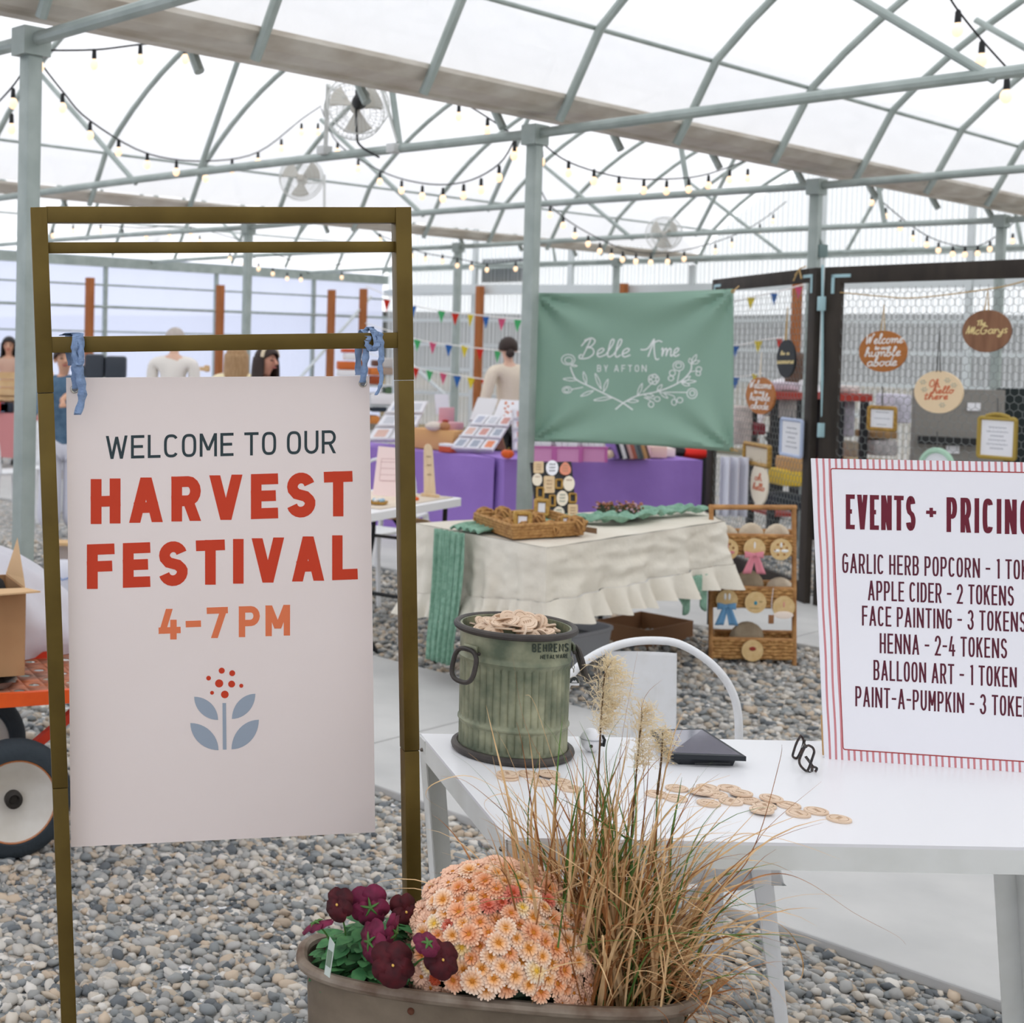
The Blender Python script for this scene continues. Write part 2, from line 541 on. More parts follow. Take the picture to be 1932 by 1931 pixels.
# ================================================================ the greenhouse
M_STEEL = mat('galvanised_steel', (176, 186, 181), 0.45, 0.2, var=(6, 0.3, 0.7), rgb2=(152, 163, 158))
M_GUT = mat('gutter_metal', (226, 221, 211), 0.6, 0.1, var=(3, 0.35, 0.7), rgb2=(196, 186, 172), stretch=(1, 1, 4))
def film(name, tcol, tr, bright=0.97):
    m = bpy.data.materials.new(name)
    m.use_nodes = True
    nt = m.node_tree
    nt.nodes.remove(nt.nodes['Principled BSDF'])
    out = nt.nodes['Material Output']
    a = nt.nodes.new('ShaderNodeBsdfTransparent')
    b = nt.nodes.new('ShaderNodeBsdfTranslucent')
    d = nt.nodes.new('ShaderNodeBsdfDiffuse')
    a.inputs[0].default_value = (bright, bright, bright, 1)
    b.inputs[0].default_value = lin(tcol)
    d.inputs[0].default_value = lin(tcol)
    m1 = nt.nodes.new('ShaderNodeMixShader'); m1.inputs[0].default_value = 0.25
    m2 = nt.nodes.new('ShaderNodeMixShader'); m2.inputs[0].default_value = tr
    nt.links.new(b.outputs[0], m1.inputs[1]); nt.links.new(d.outputs[0], m1.inputs[2])
    nt.links.new(m1.outputs[0], m2.inputs[1]); nt.links.new(a.outputs[0], m2.inputs[2])
    nt.links.new(m2.outputs[0], out.inputs[0])
    tc = nt.nodes.new('ShaderNodeTexCoord')
    n = nt.nodes.new('ShaderNodeTexNoise'); n.inputs['Scale'].default_value = 1.2; n.inputs['Detail'].default_value = 5
    bp = nt.nodes.new('ShaderNodeBump'); bp.inputs['Strength'].default_value = 0.5; bp.inputs['Distance'].default_value = 0.1
    nt.links.new(tc.outputs['Object'], n.inputs['Vector'])
    nt.links.new(n.outputs['Fac'], bp.inputs['Height'])
    nt.links.new(bp.outputs[0], b.inputs['Normal']); nt.links.new(bp.outputs[0], d.inputs['Normal'])
    return m
M_ROOF = film('roof_film', (248, 249, 251), 0.16)
M_WALLFILM = film('wall_film', (204, 210, 230), 0.06)
GZ = 2.97                                   # gutter height
C0, C1, C2, C3 = -1.35, 5.02, 11.4, 17.75   # gutter lines
GE = 20.3                                   # end wall
SAG = 1.55
def arch(t, half=3.19, s=SAG):              # height above the gutter, t measured from one gutter
    R_ = (half * half + s * s) / (2 * s)
    return math.sqrt(max(R_ * R_ - (t - half) ** 2, 0)) - (R_ - s)
BAYS = ((C0 - 6.4, C0), (C0, C1), (C1, C2), (C2, C3))
GMIN = -7.5
for a, b in BAYS:
    mb = MB()
    w = b - a
    ng = 44
    def fn(u, v, a=a, w=w):
        g = GMIN + (GE - GMIN) * u
        t = w * v
        sagg = 0.03 * math.sin(PI * ((g - 0.7) / 1.28 % 1.0))
        return G(g, a + t, GZ + 0.16 + arch(t, w / 2) - sagg * 0.6 + 0.05)
    mb.grid(fn, ng * 2, 24)
    struct(mb.build('ceiling', M_ROOF))
PG = [3.39, 7.05, 10.68, 14.42, 18.1]
pipe = lambda p, q, r: MB().tube([p, q], r, 10)
def put_pipe(name, p, q, r, m=None):
    return struct(MB().tube([p, q], r, 10).build(name, m or M_STEEL))
# posts along the gutters
for ci, c in ((0, C1), (1, C2), (2, C0)):
    for g in ([-0.5] if ci == 0 else []) + PG:
        mb = MB().beam(G(g, c, 0), G(g, c, GZ), 0.075 if ci == 0 else 0.085, 0.075, up=CD, bev=0.008)
        mb.box(G(g, c, GZ - 0.06), (0.14, 0.1, 0.12), rotmat(GD, CD, (0, 0, 1)))
        struct(mb.build('greenhouse_post', M_STEEL, origin=G(g, c, 0)))
for k in range(9):
    g = 1.5 + k * 2.4
    struct(MB().beam(G(g, C3, 0), G(g, C3, GZ - .05), 0.06, 0.06, up=CD).build('greenhouse_post', M_STEEL, origin=G(g, C3, 0)))
# gutters: folded channels seen from below
def gutter(c):
    prof = [(-0.25, 0.15), (-0.25, 0.125), (-0.17, 0.075), (-0.06, 0.065), (-0.05, 0.08), (0.05, 0.08), (0.06, 0.065), (0.17, 0.075), (0.25, 0.125), (0.25, 0.15), (0.16, 0.1), (0, 0.1), (-0.16, 0.1)]
    A = [G(GMIN, c + x, GZ + z) for x, z in prof]
    B = [G(GE, c + x, GZ + z) for x, z in prof]
    n = len(prof)
    mb = MB().add(A + B, [(i, (i + 1) % n, (i + 1) % n + n, i + n) for i in range(n)] + [list(range(n))[::-1], [i + n for i in range(n)]])
    return struct(mb.build('roof_gutter', M_GUT, smooth=False))
for c in (C0, C1, C2): gutter(c)
struct(MB().beam(G(GMIN, C3, GZ - .1), G(GE, C3, GZ - .1), 0.1, 0.16).build('trim_1', M_STEEL))
# bows
def bow(g, a, b, r):
    w = b - a
    pts = [G(g, a + 0.2, GZ + 0.0), G(g, a + 0.25, GZ + 0.09)]
    pts += [G(g, a + 0.25 + (w - .5) * k / 28, GZ + 0.14 + arch(0.1 + (w - .2) * k / 28, w / 2)) for k in range(1, 28)]
    pts += [G(g, b - 0.25, GZ + 0.09), G(g, b - 0.2, GZ + 0.0)]
    return struct(MB().tube(pts, r, 8).build('roof_bow', M_STEEL))
for a, b in BAYS[1:]:
    g = 3.3 - 1.2333 * 4
    k = 0
    while g < GE - 0.2:
        bow(g, a, b, 0.027)
        g += 1.2333 if g < 6.9 else 1.295
# purlins near each gutter and at the ridge
for a, b in BAYS[1:]:
    for t in (0.42, (b - a) / 2, b - a - 0.42):
        put_pipe('roof_purlin', G(GMIN, a + t, GZ + 0.05 + arch(t, (b - a) / 2)), G(GE, a + t, GZ + 0.05 + arch(t, (b - a) / 2)), 0.014 if t != (b - a) / 2 else 0.018)
# tie pipes across each bay at the posts, bowed up a little, with struts to the bows
def tie(g, a, b, z=GZ - 0.05):
    pts = [G(g, a + (b - a) * k / 16, z + 0.02 * math.sin(PI * k / 16)) for k in range(17)]
    mb = MB().tube(pts, 0.03, 10)
    return struct(mb.build('tie_pipe', M_STEEL))
for g in PG:
    for a, b in ((C0, C1), (C1, C2), (C2, C3)):
        tie(g, a, b)
        w = b - a
        for t0, t1 in ((0.165, 0.205), (0.485, 0.355), (0.605, 0.83)):
            put_pipe('roof_strut', G(g, a + t0 * w, GZ - 0.06), G(g, a + t1 * w, GZ + 0.08 + arch(t1 * w, w / 2)), 0.022)
# left side wall
mb = MB()
mb.grid(lambda u, v: G(GMIN + (GE - GMIN) * u, C3 + 0.08 + 0.02 * math.sin(u * 260) * math.sin(v * 9), 0.2 + (GZ - 0.2) * v), 200, 6)
struct(mb.build('wall_left', M_WALLFILM))
for i, z in enumerate((1.75, 2.15, 2.5)):
    put_pipe('wall_purlin', G(GMIN, C3 - 0.02, z), G(GE, C3 - 0.02, z), (0.014, 0.024, 0.017)[i])
struct(MB().beam(G(GMIN, C3, 0.1), G(GE, C3, 0.1), 0.05, 0.24).build('baseboard_left', mat('board_grey', (150, 140, 128), 0.8)))
# end wall of corrugated clear sheet
def corr():
    m = bpy.data.materials.new('corrugated_sheet')
    m.use_nodes = True
    nt = m.node_tree
    b = nt.nodes['Principled BSDF']
    b.inputs['Base Color'].default_value = lin((226, 230, 234))
    b.inputs['Roughness'].default_value = 0.35
    out = nt.nodes['Material Output']
    t = nt.nodes.new('ShaderNodeBsdfTransparent'); t.inputs[0].default_value = lin((236, 240, 240))
    tl = nt.nodes.new('ShaderNodeBsdfTranslucent'); tl.inputs[0].default_value = lin((232, 236, 240))
    m1 = nt.nodes.new('ShaderNodeMixShader'); m1.inputs[0].default_value = 0.6
    m2 = nt.nodes.new('ShaderNodeMixShader'); m2.inputs[0].default_value = 0.5
    g = nt.nodes.new('ShaderNodeNewGeometry')
    dt = nt.nodes.new('ShaderNodeVectorMath'); dt.operation = 'DOT_PRODUCT'; dt.inputs[1].default_value = CD * 88
    sn = nt.nodes.new('ShaderNodeMath'); sn.operation = 'SINE'
    mr = nt.nodes.new('ShaderNodeMapRange')
    for k_, v_ in enumerate((-1, 1, .24, .66)): mr.inputs[1 + k_].default_value = v_
    nt.links.new(g.outputs['Position'], dt.inputs[0]); nt.links.new(dt.outputs['Value'], sn.inputs[0]); nt.links.new(sn.outputs[0], mr.inputs[0]); nt.links.new(mr.outputs[0], m2.inputs[0])
    nt.links.new(b.outputs[0], m1.inputs[1]); nt.links.new(tl.outputs[0], m1.inputs[2])
    nt.links.new(m1.outputs[0], m2.inputs[1]); nt.links.new(t.outputs[0], m2.inputs[2])
    nt.links.new(m2.outputs[0], out.inputs[0])
    return m
M_CORR = corr()
def gable(c):
    for a, b in BAYS:
        if a <= c <= b: return GZ + 0.1 + arch(c - a, (b - a) / 2)
    return GZ
mb = MB()
ncs = 520
def wf(u, v):
    c = -7.7 + (C3 + 7.7) * u
    return G(GE + 0.05 + 0.016 * math.sin(u * ncs * 1.05), c, 0.15 + (gable(c) - 0.15) * v)
mb.grid(wf, ncs, 4)
struct(mb.build('wall_back', M_CORR))
M_WRAIL = mat('pale_rail', (214, 220, 220), 0.5, 0.1)
for z in (0.75, 1.2, 1.65, 2.1, 2.62, 3.05):
    struct(MB().beam(G(GE - 0.06, -7.6, z), G(GE - 0.06, C3, z), 0.05, 0.06 if z != 2.62 else 0.12).build('wall_purlin', M_WRAIL if z < 2.9 else M_STEEL))
for c in (-1.3, 1.0, 3.0, 5.05, 7.4, 9.4, 11.4, 13.6, 15.6, 17.4):
    struct(MB().beam(G(GE - 0.08, c, 0), G(GE - 0.08, c, gable(c) - 0.1), 0.08, 0.08, up=CD).build('greenhouse_post', M_WRAIL, origin=G(GE - .08, c, 0)))
put_pipe('wall_brace', onG(722, 640, GE - .3), onG(840, 745, GE - .3), 0.035, M_WRAIL)
put_pipe('wall_brace', onC(700, 560, C3 - .3), onC(560, 720, C3 - .3), 0.03, M_WRAIL)
# unseen side and near-end walls, added to dim what faces the camera
M_UNSEEN = mat('unseen_wall_grey', (206, 204, 200), 0.8)
struct(MB().beam(G(GMIN, -7.9, 1.6), G(GE, -7.9, 1.6), 0.1, 3.2).build('unseen_wall_right', M_UNSEEN, smooth=False))
mb = MB()
mb.grid(lambda u, v: G(GMIN, -7.7 + (C3 + 7.7) * u, 0.05 + (gable(-7.7 + (C3 + 7.7) * u) - 0.05) * v), 120, 4)
struct(mb.build('unseen_wall_front', M_WALLFILM))
# ground outside seen through the sheet
M_FIELD = mat('dry_field', (128, 108, 74), 0.95, var=(0.6, 0.35, 0.65), rgb2=(72, 70, 46))
struct(MB().grid(lambda u, v: G(GE + 0.4 + 14 * v, -16 + 44 * u, -0.02 + 0.9 * v + 0.12 * math.sin(u * 37) * v), 30, 8).build('terrain', M_FIELD))
M_HILL = mat('far_hillside', (58, 60, 56), 0.95, var=(0.25, 0.35, 0.65), rgb2=(40, 42, 38))
struct(MB().grid(lambda u, v: G(GE + 15 + 6 * v, -30 + 95 * u, -0.1 + v * (2.9 + 0.08 * math.sin(u * 11) + 0.06 * math.sin(u * 29))), 40, 8).build('hill', M_HILL))
# floor: gravel bed, loose stones, two concrete paths
def gravel_mat():
    m = bpy.data.materials.new('gravel_bed')
    m.use_nodes = True
    nt = m.node_tree
    b = nt.nodes['Principled BSDF']
    b.inputs['Roughness'].default_value = 0.85
    tc = nt.nodes.new('ShaderNodeTexCoord')
    v = nt.nodes.new('ShaderNodeTexVoronoi'); v.inputs['Scale'].default_value = 42
    nt.links.new(tc.outputs['Object'], v.inputs['Vector'])
    sp = nt.nodes.new('ShaderNodeSeparateColor')
    nt.links.new(v.outputs['Color'], sp.inputs[0])
    r = nt.nodes.new('ShaderNodeValToRGB')
    for p, c in ((0.0, (118, 126, 132)), (0.3, (160, 164, 164)), (0.6, (196, 190, 180)), (0.8, (176, 158, 136)), (1.0, (216, 214, 208))):
        e = r.color_ramp.elements.new(p); e.color = lin(c)
    nt.links.new(sp.outputs[0], r.inputs[0])
    nt.links.new(r.outputs[0], b.inputs['Base Color'])
    bp = nt.nodes.new('ShaderNodeBump'); bp.invert = True; bp.inputs['Strength'].default_value = 1.0; bp.inputs['Distance'].default_value = 0.02
    nt.links.new(v.outputs['Distance'], bp.inputs['Height'])
    nt.links.new(bp.outputs[0], b.inputs['Normal'])
    return m
M_GRAV = gravel_mat()
struct(MB().add([G(GMIN, -8, 0), G(GE + .5, -8, 0), G(GE + .5, C3 + .3, 0), G(GMIN, C3 + .3, 0)], [(0, 1, 2, 3)]).build('floor', M_GRAV, smooth=False))
M_CONC = mat('concrete', (206, 205, 202), 0.8, var=(2.5, 0.3, 0.75), rgb2=(186, 186, 184), bump=(60, 0.08))
PATHS = []
def path(p1, p2, q1, q2, z):               # near edge through p1 p2, far edge through q1 q2
    n1 = (p1 @ GD + p2 @ GD) / 2
    n2 = (q1 @ GD + q2 @ GD) / 2
    PATHS.append((min(n1, n2), max(n1, n2)))
    mb = MB()
    c = 3.655 - 9.0
    while c < C3:
        mb.box(G((n1 + n2) / 2, c + 2.245, z / 2), (abs(n2 - n1), 4.49, z), rotmat(GD, CD, (0, 0, 1)), 0.006)
        c += 4.5
    return struct(mb.build('path', M_CONC, smooth=False))
path(on(780, 1532, 0), on(1869, 1897, 0), on(790, 1273, 0), on(1070, 1340, 0), 0.035)
path(on(1057, 1146, 0), on(1335, 1186, 0), on(1085, 1075, 0), on(1340, 1090, 0), 0.03)
def pebbles(name, n, ymin, ymax, r0, r1, level, seed):
    R_ = random.Random(seed)
    bm = bmesh.new()
    bmesh.ops.create_icosphere(bm, subdivisions=level, radius=1)
    bv = [v.co.copy() for v in bm.verts]
    bf = [[v.index for v in f.verts] for f in bm.faces]
    bm.free()
    pal = [lin(c) for c in ((162, 162, 158), (180, 178, 173), (200, 195, 186), (206, 197, 183), (188, 174, 155), (138, 142, 142), (170, 169, 165), (216, 211, 202), (200, 181, 158), (150, 152, 150), (104, 109, 112))]
    V, Fs, Cc = [], [], []
    k = 0
    while k < n:
        y = math.sqrt(ymin ** 2 + (ymax ** 2 - ymin ** 2) * R_.random())
        x = (-0.2 + 1.15 * R_.random()) * y
        g = x * GD.x + y * GD.y
        if any(a - 0.004 < g < b + 0.004 for a, b in PATHS): continue
        s = r0 + (r1 - r0) * R_.random() ** 1.6
        sx, sy, sz = s * R_.uniform(0.8, 1.5), s * R_.uniform(0.7, 1.1), s * R_.uniform(0.45, 0.75)
        M3 = Matrix.Rotation(R_.uniform(0, 6.3), 3, 'Z') @ Matrix.Rotation(R_.gauss(0, 0.3), 3, 'X') @ Matrix.Rotation(R_.gauss(0, 0.3), 3, 'Y')
        z = R_.uniform(-0.1, 1.0) * s * 0.75 - 0.002
        o = len(V)
        jag = [R_.uniform(0.78, 1.18) for _ in range(7)]
        col = pal[int(R_.random() * len(pal))]
        f = R_.uniform(0.8, 1.08)
        for i, b in enumerate(bv):
            q = M3 @ Vector((b.x * sx, b.y * sy, b.z * sz)) * jag[i % 7]
            V.append((q.x + x, q.y + y, q.z + z))
        Fs += [[i + o for i in fc] for fc in bf]
        Cc += [col[0] * f, col[1] * f, col[2] * f, 1.0] * len(bv)
        k += 1
    me = bpy.data.meshes.new(name)
    me.from_pydata(V, [], Fs)
    ca = me.color_attributes.new('stone', 'FLOAT_COLOR', 'POINT')
    ca.data.foreach_set('color', Cc)
    me.polygons.foreach_set('use_smooth', [True] * len(me.polygons))
    m = bpy.data.materials.get('river_stone')
    if not m:
        m = bpy.data.materials.new('river_stone')
        m.use_nodes = True
        nt = m.node_tree
        at_ = nt.nodes.new('ShaderNodeAttribute'); at_.attribute_name = 'stone'
        b = nt.nodes['Principled BSDF']
        b.inputs['Roughness'].default_value = 0.7
        nt.links.new(at_.outputs['Color'], b.inputs['Base Color'])
    me.materials.append(m)
    o = bpy.data.objects.new(name, me)
    COL.objects.link(o)
    o['kind'] = 'stuff'
    return tag(o, 'grey and tan river pebbles spread loose over the ground', 'gravel')
pebbles('gravel', 27000, 2.6, 5.4, 0.008, 0.020, 2, 3)
pebbles('gravel', 31000, 5.4, 11.0, 0.014, 0.027, 1, 4)
# ================================================================ welcome sign on its brass stand
M_BRASS = mat('aged_brass', (112, 93, 42), 0.42, 0.55, var=(7, 0.3, 0.75), rgb2=(92, 74, 30))
TLs, TRs = at(73, 404, 2.68), at(757, 404, 2.76)
BLs, BRs = on(139, 2180, 0), on(785, 2185, 0)
BLs = BLs + (ray(139, 2180) * 0)
st = thing('sign_stand', 'tall aged-brass square-tube display stand holding the harvest festival board on gravel', 'sign stand', ((BLs + BRs) / 2).to_tuple())
_rt = (TRs - TLs).normalized()
_nm = _rt.cross((BLs - TLs)).normalized()
def leg_at(a, b, f): return a.lerp(b, f)
for a, b, nm in ((TLs, BLs, 0), (TRs, BRs, 1)):
    j1 = 0.185 if nm == 0 else 0.175
    j2 = 0.60 if nm == 0 else 0.565
    for k, (f0, f1, w) in enumerate(((0.0, j1, 0.032), (j1 + .0006, j2, 0.031), (j2 + .0006, 1.0, 0.030))):
        if k == 0: a0 = a - (b - a).normalized() * -0.0
        mb = MB().beam(leg_at(a, b, f0) if k else a + (a - b).normalized() * 0.012, leg_at(a, b, f1), w, 0.034, up=_nm, bev=0.0012)
        if k == 0: leg = mb.build('leg', M_BRASS, st)
        else: mb.build('leg_section', M_BRASS, leg)
def rail(name, yl, yr, h, d):
    def pt(a, b, y):
        lo, hi = 0.0, 1.0
        for _ in range(40):
            m = (lo + hi) / 2
            p = CAMM.to_3x3().inverted() @ (a.lerp(b, m) - EYEP)
            if CY - F * p.y / -p.z < y: lo = m
            else: hi = m
        return a.lerp(b, lo)
    p, q = pt(TLs, BLs, yl), pt(TRs, BRs, yr)
    r = (q - p).normalized()
    MB().beam(p + r * 0.0135, q - r * 0.0135, d, h, up=(BLs - TLs), bev=0.0012).build(name, M_BRASS, st)
    return p, q
rail('top_rail', 406, 407, 0.031, 0.03)
rail('thin_rail', 468, 466, 0.021, 0.016)
RL, RR = rail('hanging_rail', 651, 642, 0.031, 0.03)
for p in (BLs, BRs):
    MB().box(p + Vector((0, 0, 0.008)), (0.034, 0.04, 0.016), None, 0.003).build('foot_cap', mat('black_plastic', (30, 32, 34), 0.5), st)
M_BOARD = mat('blush_board', (243, 231, 226), 0.65, var=(3, 0.2, 0.8), rgb2=(238, 225, 219))
HB = Board([(125, 713), (697, 710), (708, 1571), (134, 1599)], [at(125, 713, 2.70), at(697, 710, 2.775), at(708, 1571, 2.80), at(134, 1599, 2.725)])
sg = thing('festival_sign', 'blush pink hanging board reading WELCOME TO OUR HARVEST FESTIVAL 4-7 PM', 'sign', HB.world(.5, 1).to_tuple())
mb = MB(); HB.slab(mb, 0.005); mb.build('board', M_BOARD, sg, smooth=False)
M_RED = mat('brick_red_print', (206, 62, 30), 0.6)
M_INK = mat('dark_slate_print', (46, 62, 66), 0.6)
M_ORG = mat('orange_print', (232, 124, 80), 0.6)
M_BLU = mat('dusty_blue_print', (158, 170, 184), 0.6)
def put_text(b, par, m, name, *a, **k):
    mb = MB(); b.text(mb, *a, **k); return mb.build(name, m, par, smooth=False)
put_text(HB, sg, M_INK, 'lettering', 'WELCOME TO OUR', 198, 632, 864, 853, 43, 5.2, 0.30, 0.36)
put_text(HB, sg, M_RED, 'lettering', 'HARVEST', 170, 664, 985.5, 970, 84, 20, 0.58, 0.3)
put_text(HB, sg, M_RED, 'lettering', 'FESTIVAL', 163, 674, 1107.5, 1089, 84, 20, 0.58, 0.3)
put_text(HB, sg, M_ORG, 'lettering', '4-7 PM', 296, 544, 1203.5, 1195, 58, 12, 0.46, 0.2)
lg = MB()
K = 180 / 1738
for x, y, r in ((575, 443, 43), (814, 306, 55), (1005, 353, 54), (767, 540, 74), (995, 552, 63), (1171, 583, 37), (638, 712, 35), (871, 743, 70)):
    cx_, cy_, r = 330 + x * K, 1230 + y * K, r * K
    c = HB.mark(cx_, cy_, 0.0005)
    ring = [HB.mark(cx_ + r * math.cos(2 * PI * k / 24), cy_ + r * math.sin(2 * PI * k / 24), 0.0005) for k in range(24)]
    lg.add(ring, [list(range(24))])
lg.build('flower_dots', M_RED, sg, smooth=False)
lf = MB()
def leafq(x0, y0, x1, y1, flip):          # two opposite pointed corners and two bulging rounds
    pts = []
    n = 12
    cx_, cy_ = (x0 + x1) / 2, (y0 + y1) / 2
    for k in range(n + 1):
        t = PI / 2 * k / n
        pts.append((x0 + (x1 - x0) * math.sin(t) ** 1.0 if True else 0, y0 + (y1 - y0) * (1 - math.cos(t))))
    for k in range(1, n):
        t = PI / 2 * k / n
        pts.append((x1 - (x1 - x0) * math.sin(t), y1 - (y1 - y0) * (1 - math.cos(t))))
    V = [HB.mark(330 + a * K, 1230 + b * K, 0.0005) for a, b in pts]
    lf.add(V, [list(range(len(V)))])
leafq(315, 785, 748, 1212, 0); leafq(1428, 730, 1000, 1192, 0); leafq(245, 1268, 755, 1768, 0); leafq(1492, 1208, 993, 1752, 0)
lf.add([HB.mark(330 + a * K, 1230 + b * K, 0.0005) for a, b in ((828, 900), (892, 900), (902, 1758), (835, 1758))], [(0, 1, 2, 3)])
lf.build('leaf_emblem', M_BLU, sg, smooth=False)
M_CHROME = mat('nickel', (190, 186, 176), 0.25, 0.9)
for x, y in ((140.5, 734), (684, 723)):
    c = HB.mark(x, y, 0.0)
    u = (HB.mark(x + 1, y, 0) - c).normalized(); v = HB.n.cross(u)
    MB().tube([c + HB.n * 0.001 + (u * math.cos(2 * PI * k / 24) + v * math.sin(2 * PI * k / 24)) * 0.0068 for k in range(24)], 0.0018, 8, closed=True).build('grommet', M_CHROME, sg)
    MB().prism(ell(0.0055, 0.0055, 20), c + HB.n * 0.0006, u, v, 0.0008).build('grommet_hole', mat('hole_shade', (120, 124, 130), 0.8), sg)
# ribbons: flat fabric strips
M_RIB = mat('dusty_blue_fabric', (148, 172, 206), 0.85, var=(30, 0.3, 0.7), rgb2=(128, 152, 188), bump=(160, 0.3))
def strip(mb, pts, w, side, twist=0.0):
    P = spline(pts, 6)
    n = len(P)
    V = []
    for i, p in enumerate(P):
        a = twist * math.sin(i * 0.9)
        s_ = (Vector(side) + Vector((0, 1, 0)) * a).normalized()
        ww = w if not isinstance(w, (list, tuple)) else w[0] + (w[1] - w[0]) * i / (n - 1)
        ww *= 1.55 + 0.2 * math.sin(i * 1.3)
        V += [p - s_ * ww / 2, p + s_ * ww / 2]
    mb.add(V, [(2 * i, 2 * i + 1, 2 * i + 3, 2 * i + 2) for i in range(n - 1)])
def ribbon(label, parts, origin):
    t = thing('ribbon', label, 'ribbon', origin)
    for nm, pts, w in parts:
        mb = MB()
        strip(mb, [at(x, y, Y) for x, y, Y in pts], w, HB.p[1] - HB.p[0], 0.35)
        mb.build(nm, M_RIB, t, thick=0.0012)
f = 2.685
ribbon('dusty blue cloth ribbon knotted at the short-tailed left grommet of the festival sign', [
    ('loop', [(143, 734, f - .005), (141, 715, f - .01), (141, 690, f - .012), (142, 660, f - .022), (147, 640, f - .02), (146, 629, f), (138, 630, f + .03), (128, 640, f + .032), (134, 690, f + .035)], 0.009),
    ('tail', [(124, 633, f + .0), (135, 629, f - .01), (147, 632, f - .025), (149, 660, f - .03), (147, 690, f - .028), (153, 720, f - .024), (155, 750, f - .02), (146, 783, f - .02)], [0.017, 0.010]),
    ('knot', [(143, 634, f - .028), (140, 655, f - .034), (143, 676, f - .032), (151, 690, f - .032), (153, 668, f - .034), (148, 640, f - .03)], 0.008)], at(140, 640, f).to_tuple())
ribbon('dusty blue cloth ribbon tied in a bow on the brass rail', [
    ('loop', [(684, 722, f + .06), (687, 700, f + .055), (690, 670, f + .052), (691, 640, f + .05), (689, 626, f + .055), (684, 623, f + .085), (678, 640, f + .105), (676, 675, f + .11), (676, 708, f + .11)], 0.009),
    ('bow', [(690, 624, f + .048), (698, 617, f + .045), (706, 628, f + .042), (711, 648, f + .04), (707, 660, f + .04), (701, 662, f + .042), (694, 650, f + .045), (694, 634, f + .046)], 0.009),
    ('tail', [(706, 626, f + .045), (715, 630, f + .042), (718, 650, f + .042), (720, 672, f + .042), (717, 692, f + .042), (720, 712, f + .042), (716, 732, f + .042), (709, 746, f + .042)], [0.011, 0.004])], at(690, 630, f + .05).to_tuple())

# ================================================================ white metal table
M_WHITE = mat('white_enamel', (236, 236, 238), 0.32, 0.0, spec=0.5)
M_WLEG = mat('white_enamel_worn_shaded', (228, 230, 226), 0.4, var=(9, 0.25, 0.6), rgb2=(216, 218, 212))  # worn leg enamel; on the aprons its greyer colour stands in for shade
TH = 0.75
FLt, BLt, FRt = on(957, 1581, TH), on(797, 1384.5, TH), on(1937, 1599.5, TH)
TX = Vector((FRt.x - FLt.x, FRt.y - FLt.y, 0)); TX.normalize(); TWID = 1.335
TY = Vector((0, 0, 1)).cross(TX)
TDEP = (BLt - FLt).dot(TY)
tb = thing('metal_table', 'white powder-coated metal table holding the token bucket and price sign', 'table', (FLt + TX * TWID / 2 + TY * TDEP / 2 - Vector((0, 0, TH))).to_tuple())
def T(u, v, z): return FLt + TX * u + TY * v + Vector((-0.03 * v / TDEP if True else 0, 0, z - TH))
RT = rotmat(TX, TY, (0, 0, 1))
mb = MB()
mb.grid(lambda u, v: T(TWID * u, TDEP * v, TH), 2, 2)
A = [T(0, 0, TH), T(TWID, 0, TH), T(TWID, TDEP, TH), T(0, TDEP, TH)]
mb = MB().hexa(A + [p - Vector((0, 0, 0.006)) for p in A])
mb.build('tabletop', M_WHITE, tb, smooth=False)
AP = 0.05
def slat(name, a, b, m, z0, z1, th):
    MB().beam(T(*a, (z0 + z1) / 2), T(*b, (z0 + z1) / 2), th, z1 - z0, bev=0.0).build(name, m, tb, smooth=False)
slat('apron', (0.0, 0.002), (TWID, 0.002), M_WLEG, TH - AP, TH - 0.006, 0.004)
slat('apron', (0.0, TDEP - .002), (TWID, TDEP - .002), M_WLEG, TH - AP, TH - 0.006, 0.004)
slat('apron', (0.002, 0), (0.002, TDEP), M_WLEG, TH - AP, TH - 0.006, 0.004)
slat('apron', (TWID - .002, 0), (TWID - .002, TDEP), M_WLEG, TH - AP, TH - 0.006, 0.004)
LEAN = 0.075
for u, v, su, sv in ((0, 0, 1, 1), (TWID, 0, -1, 1), (TWID, TDEP, -1, -1), (0, TDEP, 1, -1)):
    mb = MB()
    w = 0.052
    o = 0.0035
    def lp(a, b, z): return T(u + su * (a - o) + LEAN * (TH - z) / TH * 1.0, v + sv * (b - o), z)
    for q0, q1 in (((0, 0), (w, 0.003)), ((0, 0), (0.003, w))):
        zs = (TH - 0.004, 0.0)
        P = []
        for z in zs:
            P += [lp(q0[0], q0[1], z), lp(q1[0], q0[1], z), lp(q1[0], q1[1], z), lp(q0[0], q1[1], z)]
        mb.hexa(P)
    mb.build('leg', M_WLEG, tb, smooth=False)
    for a, b in (((0.028, -0.002), 0), ((-0.002, 0.028), 1)):
        c = lp(a[0], a[1], TH - 0.03)
        mb = MB().ball(c, (0.0045, 0.0045, 0.0045), 10, 6)
        mb.build('bolt', mat('bolt_metal', (120, 112, 104), 0.35, 0.8), tb)

